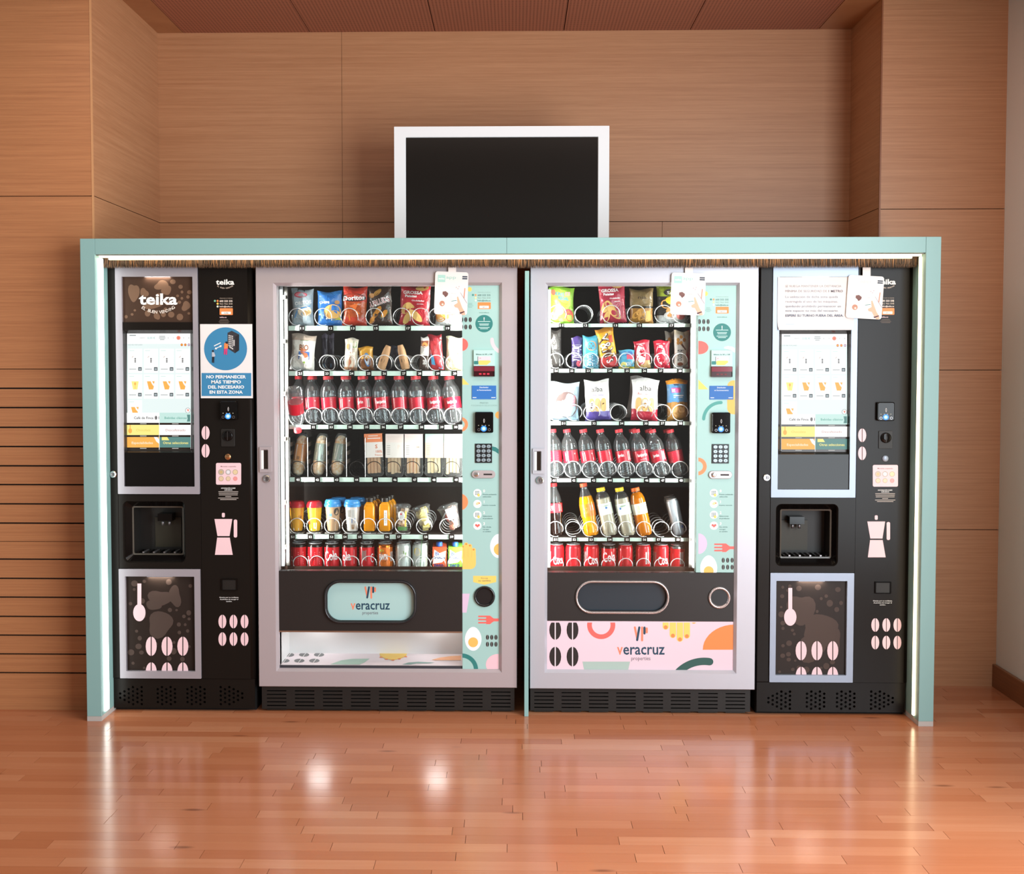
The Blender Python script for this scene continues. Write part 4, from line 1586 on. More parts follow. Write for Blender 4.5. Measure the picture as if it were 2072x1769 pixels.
SIL1 = mat('#b7adb0', 0.38, 0.3)
SIL2 = mat('#bdbec6', 0.38, 0.3)
m1, cp1 = snack('L', 'wider silver framed snack machine left of the green divider with lit delivery tray', dict(
    frame=(522, 540, 1046, 1391), open=(561, 577.5, 1010, 1355), silver=SIL1, gx1=935, gy1=1157, ix1=975, py1=1356, fy1=1278,
    flap=(656, 1174, 843, 1262.5), fr=0.066, rim=mat('#1c1c20', 0.25, coat=0.4), flapm=mat('#a9cdca', 0.4), lit=True,
    handle=(538, 930), kx=(530, 1041), ng=9, g0=540, gp=56.7, sy=1399.5, rail=(579, 973),
    posts=((569, 1), (579, 0)), brk=[(574, y) for y in (602, 691, 797, 888, 1016, 1106)], brkm=mat('#4a443f', 0.5), lamp2=962, lw=11,
    rows=(
        rowspec(659.5, 669, NN('11:611 12:669 13:714 15:761 17:826 19:906'), CC('601.5 654 707 757.5 813 851 884.5 920', 17.3)),
        rowspec(751, 760.5, NN('21:607 23:661.5 24:711.5 25:746 26:777.5 27:817 28:849 29:886 20:920'), CC('603 662 704 740 777 814.5 847 882 917.5', 15.6)),
        rowspec(860, 868.5, NN('32:634 33:670 34:708 35:742 36:775.5 37:811 38:853 39:894 30:922'), CC('601 634.5 668 703 737 773 809 846 880 915', 16.8)),
        rowspec(966.5, 975.5, NN('41:602.5 42:642 43:681 44:721.5 45:759.5 46:799 47:839 48:878 49:923'), CC('602 645 683 722 757 795 834 871.5 914', 15.5, 1)),
        rowspec(1082, 1091, NN('51:592 52:628 53:671 54:698 55:728 56:783 57:807 58:861.5 59:914'), CC('601 636 672 708 745 779 815 858 905', 15.5)),
        rowspec(1157.5, 1162, [], CC('608 641 676 712 747 783 821 856 886 921', 15.0)),
    )))
m2, cp2 = snack('R', 'narrower silver framed snack machine right of the green divider with pink printed panel', dict(
    frame=(1072.5, 540, 1529.5, 1395), open=(1108, 577.5, 1488, 1357.5), silver=SIL2, gx1=1412, gy1=1160, ix1=1412.5, py1=1160, fy1=1258,
    flap=(1164, 1174.5, 1354.5, 1242.5), fr=0.067, rim=mat('#cfc6c6', 0.2, 0.8), flapm=mat('#2c3840', 0.25), lit=False,
    handle=(1090, 933), kx=(1073, 1518), ng=8, g0=1081, gp=55.3, sy=1403, rail=(1110, 1397),
    posts=((1407, 1), (1400.5, 0)), brk=[(1404, y) for y in (659, 751, 857, 973, 1092)], brkm=mat('#dfe0e0', 0.4), lamp2=1407, lw=7.5,
    rows=(
        rowspec(655, 662, NN('11:1136 12:1185 13:1245.5 15:1294 17:1359'), CC('1127.5 1181.5 1236.5 1287.5 1342.5 1379', 18.0)),
        rowspec(746.5, 754, NN('21:1125 22:1157 23:1190 24:1234 25:1269 26:1304 27:1337 28:1376'), CC('1125 1161.5 1195.5 1233 1267 1303.5 1338.5 1376', 15.3)),
        rowspec(853, 860.5, NN('31:1140 32:1202 34:1258 35:1307 37:1340.5 38:1377'), CC('1125 1161.5 1197.5 1251.5 1305 1341 1376.5', 16.3)),
        rowspec(968.5, 976, NN('41:1121 42:1161 43:1201 44:1234.5 45:1270 46:1308.5 47:1341 48:1378'), CC('1125 1159 1195 1230 1267 1304 1339 1376', 16.6)),
        rowspec(1088.5, 1095.5, NN('51:1124 52:1162 53:1196 54:1234 55:1269 56:1304 57:1332.5 58:1372'), CC('1124 1160 1194 1231 1267 1303 1338 1373', 15.5)),
        rowspec(1160, 1164, [], CC('1126 1161 1196 1231 1266 1302 1338 1371', 14.0)),
    )))


def control_print(cp, dx, S):
    """round marks and fittings of the mint control panel; dx shifts the right-hand machine's set"""
    Yc = YM + 0.016
    cl = S['clip']
    a, b_ = cl[0], cl[2]
    pr = face(Yc)
    contact(pr, S['ct'][0], S['ct'][1], mat('#5d7f7a', 0.5), mat('#8aa39c', 0.5), 1.0, ('#3f8c86', '#ee9a68', '#e9dca2', '#cfe0d4'))
    pr.text('www.teika.es', S['ct'][0] - 13, S['ct'][1] + 41, 2.6, mat('#5d8f88', 0.5), 0.0, width=20)
    pr.bars(S['ct'][0] - 41, S['ct'][1] + 22, (8, 9, 13, 8), 2.6, 0.7, mat('#7f9f98', 0.5))
    pr.ell(a + 15, S['ct'][1] - 6, 4, 4.6, YELLOW)
    pr.build('contact_print', cp)['kind'] = 'stuff'
    sticker(face(Yc), S['ct'][0], S['ct'][1], S['no']).build('number_sticker', cp)
    x, y, r = S['disc']
    pr = face(Yc).ell(x, y, r, r, TEAL, 36)
    pr.rrect(x - 0.8, y - r * 0.72, x + 0.8, y - r * 0.44, 0.6, WHITE)
    pr.ell(x, y - r * 0.36, 0.8, 0.8, WHITE, 8)
    for dy, ws in ((-0.24, 25), (0.04, 20), (0.18, 18), (0.44, 22), (0.6, 16)):
        pr.rect(x - ws / 2, y + dy * r - 0.8, x + ws / 2, y + dy * r + 0.6, mat('#b5d6d2', 0.5))
    pr.build('warning_disc', cp)
    for bx, by in S['beans']:
        face(Yc, cl).bean(bx, by, 3.0, 5.2, BEAND, LGREY).build('bean_emblem', cp)
    for nm, fn in S['emb']:
        fn(face(Yc, cl)).build(nm, cp)
    # banknote reader
    x0, y0, x1, y1 = S['bill']
    X0, X1, Z0, Z1 = PR(x0, y0, x1, y1, Yc - 0.01)
    b = MB()
    ym_ = y0 + (y1 - y0) * 0.6
    Zm = P(x0, ym_, Yc - 0.01)[1]
    b.box(X0, X1, Yc - 0.01, Yc, Zm, Z1, mat('#b7dcd6', 0.4))
    br = b.build('banknote_reader', cp.parent)
    b = MB()
    b.ring([at_y(rr(X0, Z0, X1, Zm - 0.001, 0.001, 3), Yc), at_y(rr(X0, Z0, X1, Zm - 0.001, 0.001, 3), Yc - 0.014)], mat('#5f1420', 0.15))
    zq = (Z0 + Zm) / 2
    b.box(X0 + 0.001, X1 - 0.001, Yc - 0.012, Yc - 0.001, zq, Zm - 0.001, mat('#7a2433', 0.15, coat=0.5))
    b.box(X0 + 0.001, X1 - 0.001, Yc - 0.006, Yc - 0.001, Z0, zq, mat('#3a0a12', 0.2))
    b.build('note_slot', br)
    mg = mat('#d2203a', emit=S['glow'])
    xm = (X0 + X1) / 2
    for q in (-1, 0, 1):
        b = MB()
        b.box(xm + q * 0.016 - 0.005, xm + q * 0.016 + 0.005, Yc - 0.0072, Yc - 0.006, zq - 0.014, zq - 0.008, mg)
        b.build('slot_light', br)
    pr = face(Yc - 0.0102)
    pr.text('Billetes de 5€ y 10€', (x0 + x1) / 2, y0 + 8.5, 2.8, INKT, 0.01, width=(x1 - x0) * 0.78)
    pr.rect(x0 + 8, y0 + 13, x1 - 8, y0 + 23, mat('#f3cdd5', 0.5))
    pr.rect(x0 + 8, y0 + 13, x0 + 9, y0 + 23, INKT)
    pr.text('5€', x0 + 13, y0 + 16.5, 2.4, INKT)
    pr.poly([(x0 + 9, y0 + 23), (x0 + 13, y0 + 21), (x1 - 10, y0 + 21), (x1 - 8, y0 + 24), (x1 - 16, y0 + 30), (x0 + 11, y0 + 30)], YELLOW)
    pr.rrect(x0 + 0.5, y0 + 22, x0 + 9.5, y0 + 29, 1.5, TEAL)
    pr.build('banknote_print', br)
    # display
    x0, y0, x1, y1 = S['disp']
    X0, X1, Z0, Z1 = PR(x0, y0, x1, y1, Yc - 0.003)
    ds = MB().box(X0, X1, Yc - 0.003, Yc, Z0, Z1, mat('#2f86e0', emit=0.85)).build('display', cp.parent)
    pr = face(Yc - 0.0032)
    WE = mat('#ffffff', emit=1.1)
    pr.text('Distribuidor', (x0 + x1) / 2, y0 + 3.4, 3.0, WE, 0.015, width=18)
    pr.text('en funcionamiento', (x0 + x1) / 2, y0 + 8.8, 3.0, WE, 0.015, width=29)
    pr.rect(x0 + 1.5, y1 - 4, x0 + 9, y1 - 2.6, WE)
    pr.rect(x1 - 10, y1 - 4, x1 - 1.5, y1 - 2.6, WE)
    pr.build('display_text', ds)
    x, y = S['card']
    card_reader(cp.parent, x - 18.5, y - 21, x + 18.5, y + 21, Yc)
    # keypad
    x0, y0, x1, y1 = S['keys']
    X0, X1, Z0, Z1 = PR(x0, y0, x1, y1, Yc - 0.004)
    kp = MB().box(X0, X1, Yc - 0.004, Yc, Z0, Z1, mat('#16181a', 0.35)).build('keypad', cp.parent, bevel=0.001)
    for i in range(12):
        kx, ky = X0 + (X1 - X0) * (0.2 + 0.3 * (i % 3)), Z1 - (Z1 - Z0) * (0.145 + 0.235 * (i // 3))
        b = MB()
        e = [(kx + 0.0088 * math.cos(2 * pi * k / 16), ky + 0.0072 * math.sin(2 * pi * k / 16)) for k in range(16)]
        e2 = [(kx + 0.0078 * math.cos(2 * pi * k / 16), ky + 0.0062 * math.sin(2 * pi * k / 16)) for k in range(16)]
        b.ring([at_y(e, Yc - 0.004), at_y(e, Yc - 0.0065), at_y(e2, Yc - 0.0072)], mat('#9fb4bd', 0.35, 0.5))
        b.add(at_y(e2, Yc - 0.0072), [list(range(16))], mat('#9fb4bd', 0.35, 0.5))
        vs, fs, tx0, tx1 = glyphs('123456789*0#'[i], 0.02)
        if fs:
            sc_ = 0.0078
            b.add([(kx + (vx - (tx0 + tx1) / 2) * sc_, Yc - 0.00735, ky + (vy - 0.36) * sc_) for vx, vy in vs], fs, INK)
        b.build('key', kp)
    # coin entry
    x0, y0, x1, y1 = S['coin']
    X0, X1, Z0, Z1 = PR(x0, y0, x1, y1, Yc - 0.006)
    b = MB()
    r = (Z1 - Z0) / 2
    p0, p1 = rr(X0, Z0, X1, Z1, r * 0.99, 8), rr(X0 + .002, Z0 + .002, X1 - .002, Z1 - .002, r * 0.85, 8)
    b.ring([at_y(p0, Yc), at_y(p0, Yc - 0.006), at_y(p1, Yc - 0.009)], mat('#c2babb', 0.35, 0.4), True)
    b.add(at_y(p1, Yc - 0.009), [list(range(len(p1)))], mat('#c2babb', 0.35, 0.4))
    ce = b.build('coin_entry', cp.parent)
    zc = (Z0 + Z1) / 2
    b = MB()
    bx = X0 + r * 1.25
    b.ring([at_y(circ(bx, zc, r * 0.62), Yc - 0.009), at_y(circ(bx, zc, r * 0.62), Yc - 0.012), at_y(circ(bx, zc, r * 0.45), Yc - 0.0135), at_y(circ(bx, zc, 0.0008), Yc - 0.0128)], CHROME, True)
    b.build('reject_button', ce)
    MB().box(X0 + (X1 - X0) * 0.5, X0 + (X1 - X0) * 0.86, Yc - 0.0096, Yc - 0.0085, zc - 0.0032, zc + 0.0032, INK).build('coin_slit', ce)
    # instruction icons
    for i in range(4):
        x, y = S['icons'][0], S['icons'][1] + 22 * i
        pr = face(Yc).ell(x, y, 8.3, 8.3, mat('#eef3f2', 0.5))
        if i in (0, 2):
            for q in range(3):
                for w_ in range(3):
                    pr.rect(x - 4.4 + 3 * q, y - 4 + 2.9 * w_, x - 2.6 + 3 * q, y - 2.2 + 2.9 * w_, INKT)
            pr.ell(x + 2.4, y + 4, 2.6, 3, YELLOW)
        elif i == 1:
            pr.ell(x + 0.5, y - 1, 4.2, 2.6, mat('#f3d3a0', 0.5), rot=-0.5)
            pr.ell(x + 4, y - 1.5, 1.3, 1.5, ORANGE)
        else:
            for q in range(3):
                pr.ell(x - 2.5 + 2.6 * q, y - 1 + 2.0 * (q % 2), 2.2, 2.4, CORAL)
        pr.text('0123'[i], x + 13.5, y - 4.5, 5.4, WHITE, 0.03)
        tx = (('Precio pulsando', 'selección'), ('Inserte moneda',), ('Seleccione', 'el producto'), ('No olvide', 'recoger', 'el cambio'))[i]
        for q, s_ in enumerate(tx):
            pr.text(s_, x + 11, y + 2.5 + 4.6 * q, 2.6, INKT, 0.0, align='l', width=len(s_) * 1.85)
        pr.build('instruction_icon', cp)
    # change cup
    if S['cup']:
        x, y, r_, rim, ins, Yq = S['cup']
        X, Z = P(x, y, Yq)
        r_ = r_ / SC(Yq)
        b = MB()
        b.ring([at_y(circ(X, Z, r_ * q, 28), Yq - yy) for q, yy in ((1, 0), (1, 0.006), (0.93, 0.01), (0.82, 0.009), (0.74, 0.001))], rim, True)
        rg = b.build('change_cup', cp.parent)
        b = MB()
        b.prism(circ(X, Z, r_ * 0.75, 28), Yq - 0.0012, Yq, ins)
        b.build('cup_flap', rg)


def egg(cx, cy, rx, ry, yx, yy, r):
    def f(pr):
        pts = []
        for i in range(28):
            a = 2 * pi * i / 28
            k = 1 - 0.13 * max(0, -math.sin(a)) ** 1.5
            pts.append((cx + rx * k * math.cos(a), cy + ry * math.sin(a)))
        pr.poly(pts, mat('#eaf2f6', 0.5))
        return pr.ell(yx, yy, r, r, mat('#eebd62', 0.5))
    return f


def hand(pr):
    Yl = mat('#f3cc6b', 0.5)
    pr.rrect(925, 1112, 963, 1152, 11, Yl)
    for xa, yy in ((932, 1107), (939, 1102), (946.5, 1105), (954, 1113)):
        pr.rrect(xa, yy - 4, xa + 8.6, yy + 24, 3.9, Yl)
        pr.ell(xa + 4.3, yy - 0.6, 1.8, 1.9, ORANGE, 12)
    for xx in (939, 947, 954.5):
        pr.rect(xx - 0.2, 1110, xx + 0.2, 1128, mat('#d9b25a', 0.5))
    return pr


def recoja(pr):
    pr.poly([(957.5, 1165.5), (1004, 1165.5), (1004, 1178), (980.5, 1183.5), (957.5, 1178)], YELLOW)
    pr.text('Recoja', 980.5, 1170, 2.8, INKT, 0.0, width=14)
    return pr.text('su cambio', 980.5, 1175, 3.2, INKT, 0.012, width=25)


def forkf(x, y):
    def f(pr):
        fork(pr, x, y, 0.96, CORAL)
        return pr
    return f


control_print(cp1, 0, dict(clip=(935.6, 580, 1009, 1354), ct=(992.5, 591.5), no='16812', disc=(979.5, 655, 17.6),
    beans=[(x, y) for x in (934.5, 942.6, 951.5) for y in (647, 661.8)] + [(x, y) for x in (986.3, 995, 1003.5) for y in (1290, 1304)],
    bill=(958.5, 708.5, 1001, 762), disp=(955, 780.5, 1004, 808), card=(979.5, 855), keys=(961.3, 898, 995.7, 937), coin=(954.5, 952, 1002.5, 968),
    icons=(966, 998), glow=1.6, cup=(980.5, 1207, 21.5, mat('#141618', 0.2, coat=0.4), mat('#17181a', 0.3), YM + 0.016),
    emb=[('half_disc_emblem', lambda p: p.ell(935, 697.5, 12.2, 12.8, CORAL)),
         ('arc_emblem', lambda p: p.arc(1023, 687, 24, 31, pi * 0.62, pi, mat('#f0cdd2', 0.5), 14, True)),
         ('triangle_emblem', lambda p: p.poly([(935, 764), (949.5, 778.5), (935, 778.5)], YELLOW)),
         ('price_text', lambda p: p.text('PRECIO', 979.5, 815.5, 3.4, mat('#7d9d98', 0.5), 0.01, width=17).text('PULSANDO SELECCIÓN', 979.5, 820.6, 3.2, mat('#8fb0aa', 0.5), 0.0, width=52)),
         ('disc_emblem', lambda p: p.ell(1010, 840, 8, 7.5, mat('#f0aa55', 0.5))),
         ('ring_emblem', lambda p: p.arc(932, 859, 8.5, 15, 0, 2 * pi, mat('#f0905f', 0.5), 24)),
         ('band_emblem', lambda p: p.poly([(995.5, 903.5), (1003, 905), (1010, 910), (1010, 919.5), (1002, 914), (995.5, 911.5)], TEAL)),
         ('sun_emblem', lambda p: p.ell(930, 1016, 17.2, 17, mat('#f08f5c', 0.5))),
         ('hand_emblem', hand), ('change_label', recoja), ('egg_emblem', egg(1009, 1105, 17.5, 24.5, 1011, 1112, 12)),
         ('cup_emblem', lambda p: p.poly([(935, 1201.5), (950.5, 1201.5), (944, 1240), (935, 1240)], LILAC)),
         ('fork_emblem', forkf(967.5, 1246)), ('egg_emblem', egg(957.5, 1293, 17, 24.3, 957.3, 1300, 10)),
         ('arc_emblem', lambda p: p.arc(934, 1356, 25, 33.5, -pi / 2, 0.1, TEAL, 16)),
         ('disc_emblem', lambda p: p.ell(1008, 1345, 25, 21.5, mat('#eec3cc', 0.5)))]))
control_print(cp2, 476, dict(clip=(1413.2, 581, 1487, 1159), ct=(1474, 600.5), no='16816', disc=(1461, 672.5, 18),
    beans=[(x, y) for x in (1415.2, 1424, 1432.8) for y in (651, 665.5)] + [(x, y) for x in (1463.3, 1472.3, 1481.3) for y in (1134, 1148)],
    bill=(1439.5, 709, 1482, 763), disp=(1436, 781, 1484, 808.5), card=(1459.5, 856), keys=(1440.5, 899, 1475, 938), coin=(1434, 953, 1481.5, 969),
    icons=(1444.5, 998), glow=0.35, cup=(1455.5, 1209.5, 22.5, mat('#cfc6c6', 0.2, 0.8), mat('#20262a', 0.3), YM + 0.016),
    emb=[('half_disc_emblem', lambda p: p.ell(1415, 703.5, 18.4, 13.5, CORAL)),
         ('arc_emblem', lambda p: p.poly([(1466, 702), (1473, 700.5), (1482, 702), (1488, 706), (1488, 715), (1480, 708.5), (1470, 706.5), (1465, 705)], mat('#eccdd4', 0.5))),
         ('triangle_emblem', lambda p: p.poly([(1413, 768.5), (1433, 788), (1413, 788)], YELLOW)),
         ('arc_emblem', lambda p: p.arc(1459, 850, 32, 38.5, pi * 1.02, pi * 1.5, mat('#4f9d94', 0.5), 18, True)),
         ('quarter_emblem', lambda p: p.rrect(1471.5, 770, 1510, 838.5, 12, mat('#f2b95e', 0.5))),
         ('ring_emblem', lambda p: p.arc(1412, 944, 10.5, 18, 0, 2 * pi, mat('#f0905f', 0.5), 24)),
         ('disc_emblem', lambda p: p.ell(1413, 1100.5, 17.8, 21, LILAC)),
         ('fork_emblem', forkf(1445, 1100)), ('egg_emblem', egg(1434, 1149, 17.3, 25, 1434, 1156, 10))]))
ORD = ('leftmost', 'second', 'third', 'fourth', 'fifth', 'sixth', 'seventh', 'eighth', 'ninth', 'tenth')
# ------------------------------------------------------------------ goods in the machines
YP = YR + 0.048
SIDE = {'L': 'left', 'R': 'right'}


def place(name, label, cat, group, loc, rot, parts):
    r = thing(name, loc, label, cat, group)
    r.rotation_euler = rot
    for p in parts:
        o = child(p[0], p[1], r)
        for q in (p[2] if len(p) > 2 else ()):
            child(q[0], q[1], o)
    return r


def where(key, row, cx, yy, dy=0.0):
    Y = YP + dy
    return Vector((P(cx, yy, Y)[0], Y, TRAYZ[(key, row)]))


def bag_parts(w, h, t, base, zones=(), decal=None, seed=1.0, gloss=0.32, clear=False):
    ms = [foil(c, gloss) if isinstance(c, str) else c for c in [base] + [z[2] for z in zones]]

    def surf(u, v, side=-1, off=0.0):
        s_ = 2 * u - 1
        e = max(0.0, 1 - abs(2 * v - 1) ** 5)
        bl = max(0.0, 1 - s_ * s_) ** 0.5 * e ** 0.6
        wr = 1 + 0.16 * math.sin(8 * u + 11 * v + seed) + 0.1 * math.sin(17 * v - 6 * u + 2 * seed)
        x = (u - 0.5) * w * (1 - 0.08 * e + 0.02 * math.sin(9 * v + seed))
        z = v * h + (0.03 * h * math.sin(6 * u + seed) * (max(0, v - 0.85) / 0.15))
        return (x, side * (t / 2 * bl * wr + 0.0008 + off), z)
    nu, nv = 11, 18
    b = MB()
    for side in (-1, 1):
        vs = [surf(i / nu, j / nv, side) for j in range(nv + 1) for i in range(nu + 1)]
        for j in range(nv):
            for i in range(nu):
                u, v = (i + 0.5) / nu, (j + 0.5) / nv
                m = ms[0]
                for k, zn in enumerate(zones):
                    a = zn[0](u) if callable(zn[0]) else zn[0]
                    c = zn[1](u) if callable(zn[1]) else zn[1]
                    if a <= v < c:
                        m = ms[k + 1]
                f = (j * (nu + 1) + i, j * (nu + 1) + i + 1, (j + 1) * (nu + 1) + i + 1, (j + 1) * (nu + 1) + i)
                b.add([vs[q] for q in f], [(0, 1, 2, 3) if side < 0 else (3, 2, 1, 0)], m, True)
    me = b.mesh('wrapper')
    bm = bmesh.new()
    bm.from_mesh(me)
    bmesh.ops.remove_doubles(bm, verts=bm.verts, dist=1e-5)
    bm.to_mesh(me)
    bm.free()
    parts = [('wrapper', me)]
    if decal:
        pr = Pr(lambda u, v, L: surf(min(1, max(0, u)), min(1, max(0, v)), -1, 0.0012 + 0.00006 * L), h / w, 1, (0.01, 0.0, 0.99, 1.0))
        decal(pr)
        parts.append(('wrapper_print', pr.b.mesh('wrapper_print')))
    return parts


def bag(key, row, num, cx, wpx, hpx, label, base, zones=(), decal=None, tilt=0.0, back=0.0, thick=0.034, dy=0.0, name='snack_bag', cat='snack bag', seed=None, gloss=0.32, lift=0.0):
    s = SC(YP + dy)
    p = bag_parts(wpx / s, hpx / s, thick, base, zones, decal, seed if seed is not None else cx * 0.37, gloss)
    loc = where(key, row, cx, 700, dy)
    loc.z += 0.0005 + lift + abs(math.sin(tilt)) * wpx / s * 0.5
    return place(name, label, cat, 'wrapped snacks in the %s snack machine' % SIDE[key], loc, (back, tilt, 0), p)


# --- left machine, top row
RED_, WHT = mat('#cf3d4e', 0.4), mat('#f4f4f4', 0.45)
CORN, CHIP = mat('#e0a04c', 0.5), mat('#e9bd70', 0.5)


def d11(p):
    p.ell(0.44, 0.84, 0.3, 0.075, RED_)
    p.ell(0.44, 0.84, 0.26, 0.055, mat('#e58a98', 0.4))
    p.rect(0.3, 0.93, 0.62, 1.0, INK)
    p.text('ORITOS', 0.55, 0.63, 0.09, WHT, 0.05, width=0.8, rot=0.12)
    p.poly([(0.12, 0.22), (0.3, 0.48), (0.9, 0.56), (0.9, 0.52), (0.34, 0.44), (0.17, 0.22)], mat('#5f9ad0', 0.4))
    p.ell(0.62, 0.4, 0.33, 0.14, mat('#f0e3c8', 0.5))
    p.ell(0.72, 0.36, 0.18, 0.09, mat('#c9a26a', 0.5))
    for i in range(4):
        p.rect(0.15, 0.2 - 0.03 * i, 0.55, 0.207 - 0.03 * i, GREY)


bag('L', 0, 11, 613, 46, 75, 'pale grey crisp bag with red logo above number 11, left machine', '#b4c3cc', decal=d11)


def d12(p):
    p.text('CHIPS', 0.3, 0.68, 0.06, WHT, 0.04, width=0.44)
    p.ell(0.63, 0.42, 0.36, 0.2, CHIP)
    p.ell(0.7, 0.33, 0.28, 0.12, mat('#dfae5c', 0.5))
    p.ell(0.5, 0.32, 0.16, 0.12, mat('#f4e6c4', 0.5))
    p.ell(0.5, 0.31, 0.1, 0.08, mat('#e0935a', 0.5))
    p.ell(0.82, 0.68, 0.1, 0.06, mat('#c8925a', 0.5))
    p.poly([(0.55, 0.17), (0.98, 0.17), (0.95, 0.26), (0.75, 0.19)], mat('#c6c62f', 0.5))
    p.poly([(0.05, 0.32), (0.4, 0.18), (0.42, 0.21), (0.08, 0.36)], WHT)


bag('L', 0, 12, 668, 52, 70, 'bright blue crisp bag above number 12, left machine', '#2a6fbd', ((0.88, 1.1, '#3a86d2'),), d12)


def d13(p):
    p.ell(0.45, 0.72, 0.52, 0.1, mat('#2a1512', 0.4))
    p.text('Doritos', 0.46, 0.72, 0.12, WHT, 0.03, width=0.92, rot=0.08)
    p.poly([(0.25, 0.5), (0.7, 0.6), (0.55, 0.42)], mat('#e8722f', 0.45))
    p.poly([(0.3, 0.12), (0.75, 0.32), (0.45, 0.45), (0.2, 0.4)], mat('#ee8433', 0.45))
    p.text('TEX-MEX', 0.62, 0.55, 0.035, WHT, 0.0)


bag('L', 0, 13, 717.5, 51, 78, 'orange and red tortilla chip bag above number 13, left machine', '#c33b23', ((0.25, 0.62, '#b9501f'), (0.86, 1.1, '#d8402e')), d13, tilt=0.03)


def d15(p):
    p.text('UBLUDS', 0.5, 0.62, 0.14, WHT, 0.06, width=0.86, rot=0.28)
    p.text('UBLUDS', 0.5, 0.62, 0.14, mat('#8e2b27', 0.4), 0.01, width=0.86, rot=0.28)
    p.ell(0.42, 0.86, 0.18, 0.07, mat('#b5853a', 0.5), rot=0.4)
    p.ell(0.15, 0.78, 0.14, 0.06, mat('#a3702f', 0.5))
    p.poly([(0.1, 0.3), (0.35, 0.46), (0.9, 0.5), (0.85, 0.3), (0.5, 0.2)], mat('#3f7a2f', 0.5))
    for x, y in ((0.3, 0.3), (0.42, 0.4), (0.68, 0.3), (0.1, 0.14)):
        p.ell(x, y, 0.16, 0.075, mat('#d68f32', 0.5), rot=0.5)
    p.poly([(0.02, 0.04), (0.2, 0.14), (0.9, 0.14), (0.98, 0.05)], mat('#a5766a', 0.5))


bag('L', 0, 15, 771.5, 50, 78, 'dark corn snack bag with red lettering above number 15, left machine', '#3b2a22', decal=d15, tilt=-0.04)


def grossa(p):
    p.text('GROSSA', 0.42, 0.82, 0.08, WHT, 0.03, width=0.66)
    p.text('Patatas', 0.36, 0.73, 0.06, WHT, 0.04, width=0.4)
    p.ell(0.72, 0.94, 0.22, 0.07, CHIP)
    p.text('Onduladas', 0.6, 0.62, 0.035, WHT, 0.03, width=0.42)
    p.text('jamón', 0.68, 0.54, 0.03, WHT, 0.02, width=0.22)
    for x, y, a, b_, r in ((0.22, 0.42, 0.2, 0.12, 0.6), (0.42, 0.36, 0.28, 0.13, -0.7), (0.55, 0.24, 0.26, 0.1, -0.5), (0.25, 0.16, 0.16, 0.1, 1.0)):
        p.ell(x, y, a, b_, CHIP, rot=r)


bag('L', 0, 17, 838, 64, 80, 'glossy red potato crisp bag above number 17, left machine', '#c22a38', decal=grossa, tilt=0.05)


def d19(p):
    p.ell(0.2, 0.32, 0.2, 0.18, mat('#e39a3c', 0.5))
    p.ell(0.2, 0.32, 0.14, 0.12, mat('#eeb767', 0.5))
    p.ell(0.68, 0.28, 0.2, 0.2, mat('#e8808a', 0.5))
    p.ell(0.6, 0.3, 0.12, 0.1, mat('#f0a184', 0.5))
    p.ell(0.45, 0.36, 0.08, 0.12, mat('#86a850', 0.5))


bag('L', 0, 19, 908, 58, 58, 'white crisp bag with fruit pictures behind the hanging card, left machine', '#dfe3e2', decal=d19)
# --- left machine, second row


def d21(p):
    p.text('BIO', 0.55, 0.64, 0.16, mat('#8a5230', 0.5), 0.03, width=0.4)
    p.text('con cereales', 0.55, 0.84, 0.03, mat('#4f8f45', 0.5), 0.02, width=0.34)
    p.rect(0.34, 0.3, 0.8, 0.52, mat('#3866a8', 0.5))
    p.arc(0.42, 0.28, 0.2, 0.34, 0.3, 1.6, mat('#c9724a', 0.5), 10)
    p.ell(0.6, 0.22, 0.06, 0.03, mat('#8fae4a', 0.5))


bag('L', 1, 21, 611, 51, 72, 'white organic croissant bag with brown lettering above number 21, left machine', '#efe9e2', ((0.86, 1.1, '#cdb8a8'),), d21, tilt=0.07)
for k in range(2):
    bag('L', 1, 23, 657 + 13 * k, 13, 74, ('slim dark wrapper set far back above number 23, left machine', 'second slim dark wrapper set far back above number 23, left machine')[k], '#4d4658', ((0.9, 1.1, '#6a6276'),),
        lambda p: (p.ell(0.5, 0.55, 0.3, 0.36, mat('#332e3c', 0.4)), p.rect(0.35, 0.08, 0.65, 0.2, mat('#5f83a8', 0.5))), dy=0.144, thick=0.012, name='slim_wrapper')


def d24(p):
    p.rect(0.35, 0.42, 0.62, 0.86, mat('#efe6da', 0.5))
    p.text('SNACK', 0.55, 0.62, 0.1, mat('#9b3b3b', 0.5), 0.02, width=0.36, rot=pi / 2)
    p.rect(0.66, 0.72, 0.92, 0.9, mat('#56a03c', 0.5))
    p.ell(0.58, 0.25, 0.25, 0.2, mat('#c97e5a', 0.5), rot=0.7)
    p.ell(0.24, 0.74, 0.1, 0.08, mat('#cfa667', 0.5))


bag('L', 1, 24, 709, 28, 65, 'white and brown cereal bar pack above number 24, left machine', '#e2d6c4', ((0.0, 0.12, '#b98a6a'),), d24, tilt=0.05, name='snack_pack')
bag('L', 1, 25, 742, 31, 48, 'yellow wrapped bun with blue seal above number 25, left machine', '#c8902f', ((0.0, 0.5, '#7a4a28'),),
    lambda p: (p.ell(0.6, 0.45, 0.2, 0.3, mat('#4f7cb0', 0.4), rot=0.3), p.ell(0.58, 0.42, 0.12, 0.2, mat('#cfd9e6', 0.4), rot=0.3), p.rect(0.05, 0.84, 0.95, 0.97, mat('#e0bb3a', 0.5))), tilt=-0.05, thick=0.03, name='wrapped_bun', cat='wrapped bun')


